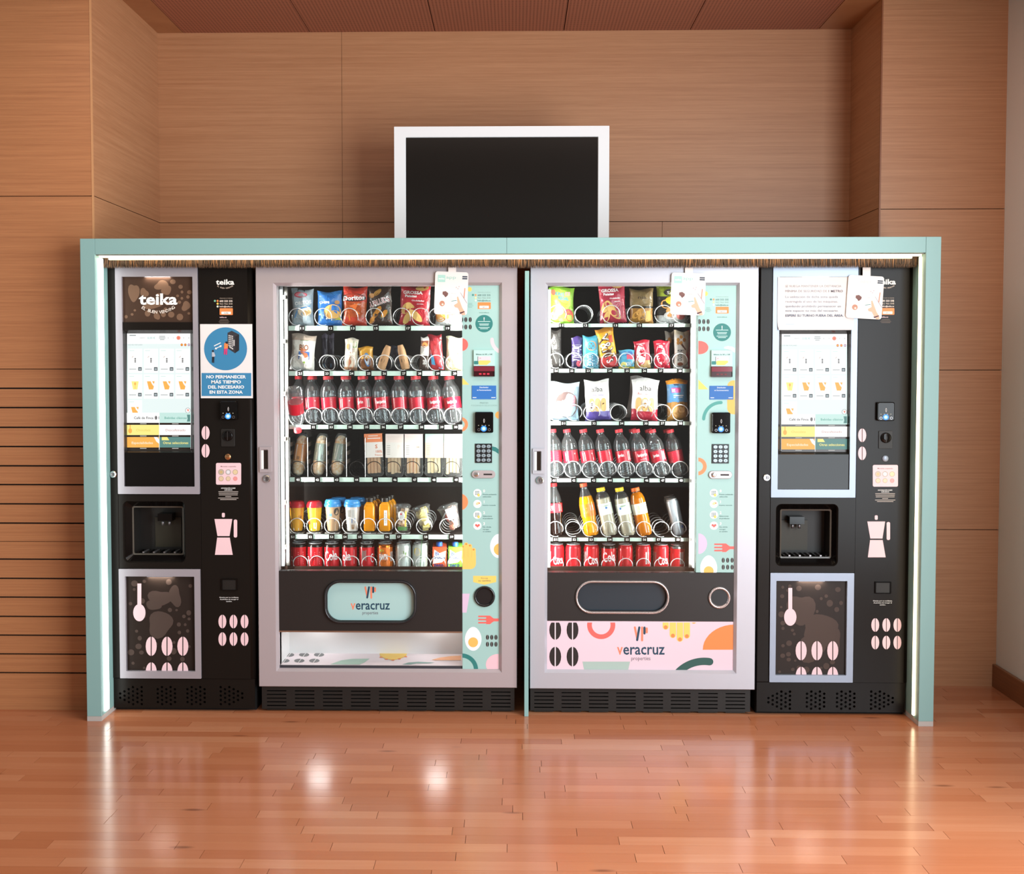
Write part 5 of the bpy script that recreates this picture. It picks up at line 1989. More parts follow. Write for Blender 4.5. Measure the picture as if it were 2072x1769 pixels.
def roll_parts(h, r):
    b = MB()
    pap = mat('#b58a62', 0.6)
    b.lathe([(r * 0.75, 0), (r * 0.98, 0.003), (r, h * 0.4), (r * 0.85, h * 0.8), (r * 0.6, h)], pap, 14)
    pr = Pr(lambda a, z, L: (r * 1.02 * math.sin(a), -r * 1.02 * math.cos(a), z), 1 / r, 1)
    pr.rect(-0.5, h * 0.32, 0.3, h * 0.44, mat('#4a3a2e', 0.6))
    return [('paper_wrap', b.mesh('paper_wrap')), ('stamp', pr.b.mesh('stamp'))]


for num, cx, ti in ((26, 770, 0.33), (27, 821, -0.22)):
    place('wrapped_roll', 'brown paper wrapped roll leaning %s above number %d, left machine' % ('right' if num == 26 else 'left', num), 'wrapped roll', 'wrapped snacks in the left snack machine',
          where('L', 1, cx, 700) + Vector((0, 0, 0.006)), (0.05, ti, 0), roll_parts(0.105, 0.0185))
    bag('L', 1, num, 792 if num == 26 else 802, 22, 50, 'dark blue wrapper behind the %s paper roll, left machine' % ('left' if num == 26 else 'right'), '#34323f', dy=0.07, thick=0.02, name='slim_wrapper')
bag('L', 1, 28, 857.5, 20, 68, 'white bar with dark lower half above number 28, left machine', '#e6e1dc', ((0.0, 0.42, '#4a3a33'), (0.72, 0.9, '#8a4a34')),
    lambda p: (p.ell(0.45, 0.76, 0.3, 0.08, mat('#c98a4a', 0.5)), p.text('BAR', 0.5, 0.26, 0.1, LGREY, 0.02, width=0.5, rot=pi / 2)), tilt=0.06, thick=0.018, name='snack_bar', cat='snack bar')
bag('L', 1, 29, 885, 29, 72, 'red bar wrapper with blue stripes above number 29, left machine', '#b3343a', ((0.82, 1.1, '#8e2730'),),
    lambda p: (p.poly([(0.12, 0.18), (0.4, 0.14), (0.3, 0.42), (0.08, 0.46)], mat('#58aee0', 0.45)), p.poly([(0.6, 0.06), (0.92, 0.02), (0.85, 0.2)], mat('#58aee0', 0.45)), p.text('KINDER', 0.5, 0.6, 0.1, mat('#c9656a', 0.45), 0.02, width=0.5, rot=pi / 2)), tilt=-0.08, thick=0.024, name='snack_bar', cat='snack bar')
bag('L', 1, 20, 918, 36, 68, 'cream and green bag above number 20, left machine', '#e6e6c2', ((0.0, 0.34, '#d9c39a'),),
    lambda p: (p.poly([(0.5, 0.5), (0.75, 0.46), (0.9, 0.72), (0.7, 0.84), (0.42, 0.7)], mat('#6fbf4a', 0.5)), p.poly([(0.1, 0.5), (0.4, 0.52), (0.35, 0.7)], mat('#a5cf86', 0.5)), p.text('NATUR', 0.45, 0.26, 0.14, mat('#f4ead0', 0.5), 0.02, width=0.7)), tilt=0.04)

# --- bottles
BOTP = [(0.012, 0.0035), (0.022, 0.0), (0.028, 0.002), (0.0325, 0.008), (0.034, 0.02), (0.0335, 0.058), (0.0318, 0.061), (0.0318, 0.111), (0.0335, 0.114), (0.0338, 0.124), (0.0325, 0.138), (0.027, 0.155), (0.018, 0.168), (0.0135, 0.178), (0.0135, 0.183), (0.016, 0.1845), (0.016, 0.186), (0.0125, 0.187), (0.0125, 0.196)]
bw = MB()
bw.lathe(BOTP, PETM, 22)
for k in range(5):
    a = 2 * pi * k / 5
    bw.tube([(0.026 * math.cos(a), 0.026 * math.sin(a), 0.003), (0.0335 * math.cos(a), 0.0335 * math.sin(a), 0.012)], 0.0016, PETM, 5)
BOT_ME = bw.mesh('bottle_body')
CAP_ME = MB().lathe([(0.0155, 0.186), (0.0158, 0.187), (0.0158, 0.199), (0.0148, 0.2005)], mat('#e03a44', 0.4), 20).mesh('cap')
LAB_ME = MB().lathe([(0.0323, 0.062), (0.0323, 0.11)], mat('#c32438', 0.3, coat=0.3), 28, cap=False).mesh('label')


def cyl(r):
    return lambda a, z, L: ((r + 0.0002 + 0.00005 * L) * math.sin(a), -(r + 0.0002 + 0.00005 * L) * math.cos(a), z)


BPR = []
for v in range(4):
    pr = Pr(cyl(0.0324), 1 / 0.0324, 1)
    if v == 0:
        pr.rect(-0.75, 0.068, -0.35, 0.104, WHT)
        for q in range(6):
            pr.rect(-0.72 + 0.06 * q, 0.072, -0.695 + 0.06 * q, 0.1, GREY)
        pr.ell(0.55, 0.095, 0.09, 0.003, mat('#f0c0c8', 0.4))
    elif v == 1:
        pr.text('lanjarón', 0.15, 0.092, 0.013, WHT, 0.03, width=1.3)
        pr.text('agua mineral', 0.15, 0.074, 0.006, mat('#eeb9c0', 0.4), 0.0, width=0.8)
    elif v == 2:
        for q in range(4):
            pr.rect(-0.5, 0.068 + 0.01 * q, 0.5, 0.0715 + 0.01 * q, mat('#e58e9a', 0.4))
    else:
        pr.text('jarón', -0.35, 0.092, 0.013, WHT, 0.03, width=0.8)
        pr.rect(0.55, 0.068, 0.95, 0.104, WHT)
        for q in range(6):
            pr.rect(0.58 + 0.06 * q, 0.072, 0.605 + 0.06 * q, 0.1, GREY)
    BPR.append(pr.b.mesh('label_print'))


def water(key, row, num, cx, capx, v, dy=0.0, label=None):
    loc = where(key, row, cx, 900, dy)
    ti = math.atan2(cx - capx, 95.0) * -1.0
    loc.z += 0.0005 + abs(math.sin(ti)) * 0.022
    lb = label or 'clear water bottle with red cap and label above number %d, %s machine' % (num, SIDE[key])
    return place('water_bottle', lb, 'bottle', 'water bottles in the %s snack machine' % SIDE[key], loc, (-0.06 if dy == 0 else -0.05, ti, 0),
                 [('bottle_body', BOT_ME), ('cap', CAP_ME), ('label', LAB_ME, (('label_print', BPR[v]),))])


for i, (num, cx, cap) in enumerate(((32, 635, 628), (33, 669, 661), (34, 704, 697), (35, 740, 731), (36, 776, 765), (37, 811, 804), (38, 847, 838), (39, 884, 873), (30, 920, 905))):
    lb = ('%s upright water bottle from the left above number %d, left machine' % (ORD[i], num)) if i < 8 else 'water bottle at the right end of the row above number 30, left machine'
    water('L', 2, num, cx, cap, (0, 2, 0, 3, 1, 2, 2, 1, 1)[i], 0.0, lb)
    water('L', 2, num, cx + 3, cap + 6, 2, 0.075, 'water bottle hidden behind the %s upright one in the left machine' % ORD[i])
r = place('water_bottle', 'upended water bottle with its red cap hanging over the tray edge, left machine', 'bottle', 'water bottles in the left snack machine',
          (P(603, 874, YR - 0.024)[0], YR - 0.024, P(603, 874, YR - 0.024)[1]), (pi + 0.42, 0.0, 0.0),
          [('bottle_body', BOT_ME), ('cap', CAP_ME), ('label', LAB_ME, (('label_print', BPR[1]),))])
# the bottle stands on its cap: shift it so that the cap end is at that spot
Rm_ = r.rotation_euler.to_matrix()
r.location = Vector(r.location) - Rm_ @ Vector((0, 0, 0.2))
water('L', 2, 31, 607, 604, 2, 0.16, 'water bottle standing behind the upended one, left machine')
for i, (num, cx, cap) in enumerate(((41, 1124.5, 1118), (42, 1161, 1147), (43, 1197, 1180), (44, 1232, 1214), (45, 1268, 1252), (46, 1305, 1287), (47, 1341, 1319), (48, 1377, 1356))):
    water('R', 3, num, cx, cap, (2, 0, 0, 2, 3, 1, 3, 2)[i], 0.0, '%s leaning water bottle from the left above number %d, right machine' % (ORD[i], num))
    if i in (5, 6, 7):
        water('R', 3, num, cx - 2, cap - 8, 2, 0.075, 'water bottle hidden behind the %s leaning one in the right machine' % ORD[i])

# --- soft drinks bottles, right machine
SODP = [(0.010, 0.006), (0.02, 0.0), (0.027, 0.003), (0.0305, 0.012), (0.0315, 0.03), (0.029, 0.05), (0.0278, 0.062), (0.0305, 0.09), (0.0315, 0.12), (0.031, 0.14), (0.0255, 0.165), (0.018, 0.185), (0.0135, 0.198), (0.0135, 0.205), (0.016, 0.2065), (0.0125, 0.208), (0.0125, 0.214)]
LEMP = [(0.010, 0.006), (0.02, 0.0), (0.027, 0.003), (0.031, 0.012), (0.0315, 0.03), (0.0315, 0.088), (0.0306, 0.09), (0.0306, 0.137), (0.0312, 0.14), (0.030, 0.158), (0.0245, 0.174), (0.0165, 0.184), (0.0165, 0.196)]


def soda(num, cx, capx, prof, liq, fill, capc, lz, lm, deco, label, capr=0.0155, H=0.0, name='soda_bottle'):
    lm_ = mat(lm, 0.35, coat=0.2)
    lq = mat(liq, 0.08, coat=0.6)
    b = MB()
    b.lathe(prof, lq, 22, mf=lambda z: lq if z < fill else PETM)
    for k in range(5):
        a = 2 * pi * k / 5 + 0.3
        b.lathe([(0.002, 0.0), (0.009, -0.001), (0.011, 0.006), (0.006, 0.02)], lq, 8, (0.0195 * math.cos(a), 0.0195 * math.sin(a), 0.001))
    top = prof[-1][1]
    cp_ = MB().lathe([(capr, top - 0.008), (capr, top + 0.006), (capr - 0.001, top + 0.0075)], mat(capc, 0.4), 20).mesh('cap')
    rl = max(r_ for r_, z in prof if lz[0] <= z <= lz[1]) + 0.0004
    lab = MB().lathe([(rl, lz[0]), (rl, lz[1])], lm_, 28, cap=False).mesh('label')
    pr = Pr(cyl(rl), 1 / rl, 1)
    deco(pr, lz)
    loc = where('R', 4, cx, 1030)
    ti = -math.atan2(cx - capx, 100.0)
    loc.z += 0.0005 + abs(math.sin(ti)) * 0.02
    return place(name, label, 'bottle', 'soft drinks in the right snack machine', loc, (-0.05, ti, 0),
                 [('bottle_body', b.mesh('bottle_body')), ('cap', cp_), ('label', lab, (('label_print', pr.b.mesh('label_print')),))])


def barcode(pr, a, z0, z1):
    pr.rect(a, z0, a + 0.45, z1, WHT)
    for q in range(6):
        pr.rect(a + 0.05 + 0.065 * q, z0 + 0.003, a + 0.075 + 0.065 * q, z1 - 0.003, GREY)


soda(51, 1127, 1120, SODP, '#170c0a', 0.15, '#c8262c', (0.098, 0.137), '#e0222e', lambda p, z: (barcode(p, 0.5, z[0] + 0.005, z[1] - 0.004), p.text('Coca', -0.5, 0.118, 0.014, WHT, 0.0, width=0.6, rot=pi / 2)), 'dark cola bottle with red label above number 51, right machine')
soda(53, 1198, 1181, SODP, '#f09a14', 0.175, '#ee5a33', (0.082, 0.135), '#ee7d22', lambda p, z: (p.text('FANTA', -0.25, 0.108, 0.02, mat('#f3c7a5', 0.4), 0.0, width=0.75, rot=pi / 2), p.rect(0.35, 0.105, 0.8, 0.128, mat('#e6e0f2', 0.4))), 'bright orange soda bottle with red cap above number 53, right machine')
for num, cx, cap in ((54, 1236, 1214), (55, 1273, 1252)):
    soda(num, cx, cap, LEMP, '#a9a390', 0.158, '#eecb2d', (0.09, 0.137), '#eaf0e4', lambda p, z: (p.text('AQUARIUS', 0.05, 0.127, 0.006, mat('#3f8a5c', 0.4), 0.02, width=1.1), p.ell(0.15 if num == 54 else -0.5, 0.118, 0.16, 0.005, mat('#3f6fae', 0.4)), p.poly([(-0.9, 0.092), (0.9, 0.092), (0.9, 0.106), (0.1, 0.113), (-0.9, 0.1)], mat('#f0c34a', 0.4))),
         ('lemon drink bottle with yellow cap beside the orange soda, right machine' if num == 54 else 'lemon drink bottle with yellow cap beside the amber bottle, right machine'), 0.018)
soda(56, 1306, 1284, LEMP, '#c9700f', 0.18, '#f0702a', (0.092, 0.137), '#f0ead8', lambda p, z: (p.rect(-0.15, 0.11, 0.25, 0.128, mat('#b9cf8a', 0.4)), p.ell(0.0, 0.102, 0.3, 0.005, mat('#d9d2b0', 0.4))), 'amber orange drink bottle with cream label above number 56, right machine', 0.018)


# --- cans
def can_parts(body, deco, r=0.033, h=0.115, top='#cfd0d2', shoulder=None):
    al = mat(top, 0.3, 0.45)
    bm_ = mat(body, 0.25, 0.25, coat=0.4)
    sh = mat(shoulder, 0.25, 0.9) if shoulder else bm_
    b = MB()
    b.lathe([(r * 0.7, 0.002), (r * 0.8, 0.0), (r * 0.97, 0.007), (r, 0.012), (r, h - 0.016), (r * 0.93, h - 0.008), (r * 0.82, h - 0.0025)], bm_, 24, mf=lambda z: sh if z > h - 0.0165 else bm_)
    lid = MB().lathe([(r * 0.82, h - 0.0025), (r * 0.84, h), (r * 0.8, h + 0.0005), (r * 0.77, h - 0.003), (r * 0.2, h - 0.003)], al, 24)
    tab = MB()
    tab.prism([(x, z) for x, z in rr(-0.007, -0.001, 0.007, 0.001, 0.0009, 2)], -0.012, 0.012, al)
    tab.v = [(x, y - 0.003, z + h - 0.0005) for x, y, z in tab.v]
    pr = Pr(cyl(r), 1 / r, 1)
    deco(pr, h)
    return [('can_body', b.mesh('can_body')), ('lid', lid.mesh('lid'), (('pull_tab', tab.mesh('pull_tab')),)), ('can_print', pr.b.mesh('can_print'))]


def coke(kind):
    def f(p, h):
        if kind == 0:
            p.text('a', -0.85, 0.056, 0.034, WHT, 0.0, width=0.35)
            for q in range(7):
                p.rect(0.05, 0.028 + 0.008 * q, 0.75, 0.0305 + 0.008 * q, mat('#e89aa0', 0.4))
        elif kind == 1:
            p.text('Cola', 0.0, 0.066, 0.042, WHT, 0.014, width=1.7, rot=0.12)
        elif kind == 2:
            p.text('ola', -0.3, 0.064, 0.04, WHT, 0.014, width=1.2, rot=0.12)
            p.rect(0.72, 0.03, 0.8, 0.09, mat('#e89aa0', 0.4))
        elif kind == 3:
            p.rect(-0.55, 0.042, 0.05, 0.09, LGREY)
            for q in range(7):
                p.rect(-0.5 + 0.075 * q, 0.046, -0.46 + 0.075 * q, 0.086, GREY)
            p.text('C', 0.85, 0.055, 0.04, WHT, 0.0, width=0.4)
        elif kind == 4:
            p.text('Coca', 0.2, 0.052, 0.036, WHT, 0.014, width=1.35, rot=0.15)
            barcode(p, -1.25, 0.045, 0.085)
        elif kind == 5:
            p.rrect(-0.45, 0.045, 0.5, 0.068, 0.003, LGREY)
            p.rect(-0.35, 0.05, 0.4, 0.063, GREY)
            for q in range(4):
                p.rect(-0.4, 0.02 + 0.006 * q, 0.5, 0.022 + 0.006 * q, mat('#e89aa0', 0.4))
        else:
            for q in range(6):
                p.rect(-0.75, 0.045 + 0.006 * q, 0.1, 0.047 + 0.006 * q, mat('#e89aa0', 0.4))
            barcode(p, 0.2, 0.035, 0.085)
    return f


CANS = {k: can_parts('#d3202c', coke(k), shoulder=('#3a3533' if k < 4 else None)) for k in range(7)}
CANS2 = can_parts('#d3202c', coke(6), shoulder='#b9b9bb')


def can(key, num, cx, parts, label, dy=0.0):
    loc = where(key, 5, cx, 1120, dy)
    loc.z += 0.0003
    return place('drink_can', label, 'can', 'drink cans in the bottom row of the %s machine' % SIDE[key], loc, (0, 0, 0), parts)


for i, cx in enumerate((605, 638, 671.5, 707, 742)):
    can('L', i, cx, CANS[(0, 0, 1, 2, 3)[i]], '%s red cola can from the left in the bottom row, left machine' % ORD[i])
    can('L', i, cx + 2.5, CANS[0], 'red cola can hidden behind the %s front can, left machine' % ORD[i], 0.075)
FAN = can_parts('#e8762a', lambda p, h: (p.ell(-0.1, 0.06, 0.62, 0.021, mat('#1d2a26', 0.4)), p.text('FANTA', -0.1, 0.06, 0.024, WHT, 0.03, width=1.15), p.ell(-0.35, 0.086, 0.3, 0.005, mat('#9fbf3a', 0.4)), [p.rect(-0.6, 0.022 + 0.005 * q, 0.5, 0.024 + 0.005 * q, mat('#f2b48a', 0.4)) for q in range(3)], barcode(p, 0.85, 0.04, 0.08)), shoulder='#e8762a')
can('L', 5, 779, FAN, 'orange soda can in the bottom row, left machine')
can('L', 5, 781, FAN, 'orange soda can behind the front orange soda can, left machine', 0.075)
TEA1 = can_parts('#cfd6d2', lambda p, h: (p.poly([(-0.45, 0.07), (0.1, 0.085), (0.5, 0.078), (0.35, 0.055), (-0.1, 0.045)], mat('#6d8f3a', 0.4)), p.text('NESTEA', 0.0, 0.066, 0.01, WHT, 0.03, width=0.8), p.rect(-0.5, 0.03, 0.5, 0.032, GREY)), top='#d8d8d8')
TEA2 = can_parts('#d4dad2', lambda p, h: (p.ell(-0.35, 0.082, 0.45, 0.016, mat('#e6d27a', 0.4)), p.poly([(-0.6, 0.02), (0.9, 0.0), (1.0, 0.06), (0.3, 0.075), (-0.3, 0.05)], mat('#6f9f3f', 0.4)), p.ell(0.2, 0.07, 0.16, 0.02, mat('#3f7a3a', 0.4), rot=0.5), p.text('NESTEA', 0.0, 0.046, 0.016, WHT, 0.03, width=1.3)), top='#d8d8d8')
can('L', 6, 816, TEA1, 'pale silver tea can with small green logo in the bottom row, left machine')
can('L', 7, 850, TEA2, 'green and silver tea can with leaf picture in the bottom row, left machine')
can('L', 6, 819, TEA1, 'tea can behind the small-logo tea can, left machine', 0.075)
can('L', 7, 853, TEA2, 'tea can behind the leaf-picture tea can, left machine', 0.075)


def carton_parts(main, tone):
    w, d, h = 0.058, 0.04, 0.1
    b = MB()
    mm_ = mat(main, 0.4)
    vs = [(-w / 2, -d / 2, 0), (w / 2, -d / 2, 0), (w / 2, d / 2, 0), (-w / 2, d / 2, 0), (-w / 2, -d / 2, h), (w / 2, -d / 2, h), (w / 2, d / 2, h + 0.014), (-w / 2, d / 2, h + 0.014)]
    b.add(vs, [(3, 2, 1, 0), (0, 1, 5, 4), (1, 2, 6, 5), (2, 3, 7, 6), (3, 0, 4, 7), (4, 5, 6, 7)], mm_)
    cap = MB().lathe([(0.013, 0), (0.0135, 0.003), (0.0135, 0.014), (0.0115, 0.018)], mat('#2c62c0', 0.35), 16, (-0.002, -0.008, h + 0.003))
    pr = Pr(lambda x, z, L: (x, -d / 2 - 0.0003 - 0.00006 * L, z), 1.0, 1)
    pr.poly([(-0.028, 0.03), (0.01, 0.036), (0.024, 0.05), (0.027, 0.085), (0.0, 0.075), (-0.022, 0.09)], mat('#f3f1ee', 0.45))
    pr.text('Bi', -0.01, 0.074, 0.016, mat('#3a5fa8', 0.4), 0.02)
    pr.text('frutas', -0.001, 0.057, 0.012, mat('#3a4f88', 0.4), 0.02, width=0.05)
    pr.text('zero', -0.004, 0.026, 0.016, mat('#2a3f80', 0.4), 0.03, width=0.042)
    pr.ell(0.002, 0.008, 0.02, 0.008, mat(tone, 0.45))
    return [('carton_body', b.mesh('carton_body')), ('cap', cap.mesh('cap')), ('carton_print', pr.b.mesh('carton_print'))]


for cx, a, t_, nm in ((890, '#e8603a', '#ee7a3a', 'red'), (922, '#7fc23a', '#a8cf2f', 'green')):
    loc = where('L', 5, cx, 1120)
    place('juice_carton', '%s fruit drink carton with blue cap in the bottom row, left machine' % nm, 'carton', 'fruit drink cartons', loc, (0, 0, 0), carton_parts(a, t_))
for i, cx in enumerate((1126, 1160, 1196.5, 1231.5, 1265, 1301.5, 1337.5)):
    can('R', i, cx, CANS[(4, 5, 4, 1, 5, 6, 4)[i]], '%s red cola can from the left in the bottom row, right machine' % ORD[i])
can('R', 7, 1370.5, CANS2, 'red cola can with silver shoulder at the right end of the bottom row, right machine')
# slim silver cans leaning in slot 58


def slim(dy, label, cx, tx):
    p = can_parts('#aeb6bf', lambda q, h: (q.poly([(-0.9, 0.06), (0.2, 0.14), (0.9, 0.14), (-0.1, 0.06)], mat('#5f7488', 0.3, 0.5)), q.rect(0.5, 0.03, 0.8, 0.04, mat('#3a5fae', 0.4)), q.rect(-0.6, 0.02, -0.56, 0.06, GREY)), 0.0262, 0.155)
    loc = where('R', 4, cx, 1040, dy)
    ti = -math.atan2(cx - tx, 72.0)
    loc.z += 0.0005 + abs(math.sin(ti)) * 0.022
    place('slim_can', label, 'can', 'slim silver cans', loc, (-0.04, ti, 0), p)


slim(0.0, 'front slim silver can leaning above number 58, right machine', 1376, 1359)
slim(0.07, 'slim silver can just behind the front one above number 58, right machine', 1374, 1356)
slim(0.14, 'rearmost slim silver can above number 58, right machine', 1372, 1353)


# --- cups and juices, left machine fifth row
def cup_parts(base, deco, lidc, lid):
    b = MB()
    b.lathe([(0.021, 0.002), (0.022, 0.0), (0.0245, 0.02), (0.0315, 0.105), (0.033, 0.106)], mat(base, 0.4), 24)
    lm = mat(lidc, 0.25, coat=0.3)
    l = MB()
    if lid == 0:
        l.lathe([(0.0345, 0.098), (0.0348, 0.106), (0.033, 0.112), (0.029, 0.122), (0.02, 0.126), (0.012, 0.126)], lm, 24)
    else:
        l.lathe([(0.036, 0.102), (0.037, 0.112), (0.034, 0.116), (0.0335, 0.124), (0.028, 0.132), (0.012, 0.1335)], lm, 24)
    pr = Pr(lambda a, z, L: ((0.0228 + 0.0885 * z + 0.0002 + 0.00006 * L) * math.sin(a), -(0.0228 + 0.0885 * z + 0.0002 + 0.00006 * L) * math.cos(a), z), 1 / 0.028, 1)
    deco(pr)
    return [('cup', b.mesh('cup')), ('lid', l.mesh('lid')), ('cup_print', pr.b.mesh('cup_print'))]


def platform(key, row, cx):
    return where(key, row, cx, 1040) + Vector((0, 0, 0.0105))


STAND = MB()
STAND.box(-0.03, 0.03, -0.026, 0.03, 0, 0.003, mat('#bdb9b6', 0.4))
STAND.box(-0.008, 0.008, -0.034, 0.0, 0.003, 0.0085, mat('#3a3634', 0.5))
STAND.box(-0.022, 0.022, -0.02, 0.024, 0.003, 0.01, mat('#2a2624', 0.5))
ST_ME = STAND.mesh('product_stand')
for cx in (601, 636, 673, 712, 748, 779, 815):
    child('product_stand', ST_ME, m1, where('L', 4, cx, 1040) - ORG[m1.name])
YC = cup_parts('#e9a93a', lambda p: (p.poly([(-0.2, 0.078), (0.9, 0.055), (0.9, 0.1), (-0.5, 0.1)], mat('#cf3f36', 0.4)), p.rect(-0.6, 0.005, 0.4, 0.05, mat('#f2cf5a', 0.4)), p.text('Cola', 0.65, 0.06, 0.014, mat('#5a3a6a', 0.4), 0.0, width=0.5), p.rect(-0.5, 0.002, 0.5, 0.012, WHT)), '#b3242e', 0)
YC2 = cup_parts('#efc02a', lambda p: (p.rect(-0.6, 0.05, 0.3, 0.098, mat('#f4d75e', 0.4)), p.text('B', -0.75, 0.038, 0.018, mat('#d24a34', 0.4), 0.03), p.rect(0.0, 0.01, 0.5, 0.035, mat('#cfe0ea', 0.4)), p.rect(-0.5, 0.002, 0.5, 0.01, WHT)), '#b3242e', 0)
place('drink_cup', 'yellow and orange cup with red lid above number 51, left machine', 'cup', 'lidded drink cups', platform('L', 4, 601), (0, 0, 0), YC)
place('drink_cup', 'yellow cup with red lid and white panel above number 52, left machine', 'cup', 'lidded drink cups', platform('L', 4, 636.5), (0, 0, 0), YC2)
CF1 = cup_parts('#c7a27e', lambda p: (p.rect(-0.9, 0.094, 0.9, 0.101, RED_), p.ell(0.7, 0.082, 0.4, 0.016, mat('#2a2523', 0.4)), p.rect(-0.5, 0.04, 0.5, 0.055, mat('#4a7ec0', 0.4)), p.rect(-0.4, 0.062, 0.0, 0.074, mat('#6aa0d8', 0.4)), p.rect(-0.6, 0.002, 0.6, 0.03, mat('#d8cfc8', 0.4))), '#3f8fd0', 1)
CF2 = cup_parts('#d6cfc9', lambda p: (p.rect(-0.9, 0.094, 0.9, 0.101, mat('#c85a68', 0.4)), p.rect(0.0, 0.034, 0.6, 0.056, mat('#4a7ec0', 0.4)), p.rect(0.0, 0.008, 0.45, 0.028, mat('#a9825e', 0.4)), p.rect(-0.6, 0.06, -0.2, 0.09, GREY), p.rect(0.0, 0.06, 0.45, 0.09, LGREY)), '#3f8fd0', 1)
place('drink_cup', 'brown coffee cup with blue lid above number 53, left machine', 'cup', 'lidded drink cups', platform('L', 4, 673.5), (0, 0, 0), CF1)
place('drink_cup', 'whitish coffee cup with blue lid above number 54, left machine', 'cup', 'lidded drink cups', platform('L', 4, 713), (0, 0, 0), CF2)
place('drink_cup', 'blue lidded cup standing behind the brown coffee cup, left machine', 'cup', 'lidded drink cups', platform('L', 4, 680) + Vector((0, 0.075, 0)), (0, 0, 0), CF1)
place('drink_cup', 'blue lidded cup standing behind the whitish coffee cup, left machine', 'cup', 'lidded drink cups', platform('L', 4, 719) + Vector((0, 0.075, 0)), (0, 0, 0), CF2)


def juice_parts(lab):
    b = MB()
    o = mat('#ee9a1c', 0.12, coat=0.5)
    n = 24
    w = 0.0235
    prof = [(0.9, 0.0), (1.0, 0.004), (1.0, 0.1), (0.85, 0.112), (0.55, 0.12), (0.55, 0.124)]
    lp = []
    for s_, z in prof:
        lp.append([(x * s_, y * s_, z) for x, y in rr(-w, -w, w, w, 0.009, 5)])
    b.ring(lp, o, True)
    b.add(lp[0], [list(range(len(lp[0])))], o)
    b.add(lp[-1], [list(range(len(lp[-1])))], o)
    c = MB().lathe([(0.0165, 0.122), (0.0168, 0.138), (0.0155, 0.14)], mat('#26201c', 0.35), 18)
    pr = Pr(lambda x, z, L: (x, -w - 0.0004 - 0.00006 * L, z), 1.0, 1)
    if lab:
        pr.rect(-0.002, 0.024, 0.012, 0.088, WHT)
        for q in range(6):
            pr.rect(0.001, 0.035 + 0.008 * q, 0.008, 0.037 + 0.008 * q, GREY)
    else:
        pr.rect(-0.0215, 0.03, -0.018, 0.09, WHT)
    return [('bottle_body', b.mesh('bottle_body')), ('cap', c.mesh('cap')), ('label', pr.b.mesh('label'))]


for num, cx, lab in ((55, 748, 0), (56, 779, 1)):
    for q in range(3):
        place('juice_bottle', (('unlabelled', 'white labelled')[lab] + (' square orange juice bottle with dark cap in the front row, left machine', ' stack: second orange juice bottle back, left machine', ' stack: rearmost orange juice bottle, left machine')[q]) if q == 0 else 'orange juice bottle %s the %s front one, left machine' % (('', 'just behind', 'two places behind')[q], ('unlabelled', 'white labelled')[lab]), 'bottle', 'orange juice bottles',
              platform('L', 4, cx + 3 * q) + Vector((0, 0.058 * q, 0)), (0, 0, 0), juice_parts(lab if q == 0 else 2))


def fruit_parts(cols, seed, rot=0.0, r0=0.023, r1=0.034, h=0.085, deco=None, sz=0.016):
    b = MB()
    b.lathe([(r0, 0.0), (r1, h), (r1 + 0.003, h + 0.001)], CLEAR, 24)
    l = MB().lathe([(r1 + 0.003, h), (r1 + 0.0035, h + 0.006), (r1 * 0.8, h + 0.014), (r1 * 0.3, h + 0.015)], CLEAR, 24)
    R = random.Random(seed)
    parts = [('cup', b.mesh('cup')), ('lid', l.mesh('lid'))]
    for i in range(18):
        z = 0.008 + (h - 0.016) * (i / 18)
        lim = (r0 + (r1 - r0) * z / h) - sz * 0.75
        a, q = R.uniform(0, 2 * pi), lim * math.sqrt(R.random())
        c = MB()
        rx = Matrix.Rotation(R.uniform(0, 3), 3, 'X') @ Matrix.Rotation(R.uniform(0, 3), 3, 'Z')
        s_ = sz * R.uniform(0.75, 1.0) / 2
        c.box(-s_, s_, -s_, s_, -s_, s_, mat(R.choice(cols), 0.4))
        c.v = [tuple(rx @ Vector(v) + Vector((q * math.cos(a), q * math.sin(a), z))) for v in c.v]
        parts.append(('fruit_piece', c.mesh('fruit_piece')))
    if deco:
        pr = Pr(lambda a, z, L: ((r0 + (r1 - r0) * z / h + 0.0006 + 0.00006 * L) * math.sin(a), -(r0 + (r1 - r0) * z / h + 0.0006 + 0.00006 * L) * math.cos(a), z), 1 / 0.03, 1)
        deco(pr)
        parts.append(('cup_label', pr.b.mesh('cup_label')))
    return parts


place('fruit_cup', 'upright fruit cup with white round label above number 57, left machine', 'fruit cup', 'fruit cups', platform('L', 4, 815), (0, 0, 0),
      fruit_parts(('#f0d2bc', '#eebd8f', '#f3dcc6'), 3, h=0.1, r1=0.032, deco=lambda p: (p.ell(-0.15, 0.066, 0.5, 0.02, WHT), p.ell(-0.15, 0.073, 0.12, 0.004, RED_), p.rect(0.4, 0.02, 0.65, 0.085, mat('#f0b24a', 0.5)), p.rect(-0.9, 0.002, 0.9, 0.018, mat('#4f9a3f', 0.5)))))
place('fruit_cup', 'tilted cup of pale pineapple pieces above number 58, left machine', 'fruit cup', 'fruit cups', platform('L', 4, 864) + Vector((0, 0, 0.012)), (0, -0.32, 0),
      fruit_parts(('#e8d78a', '#eadfae', '#e3c95a', '#efe6c0'), 5, r0=0.026, r1=0.039, sz=0.026))
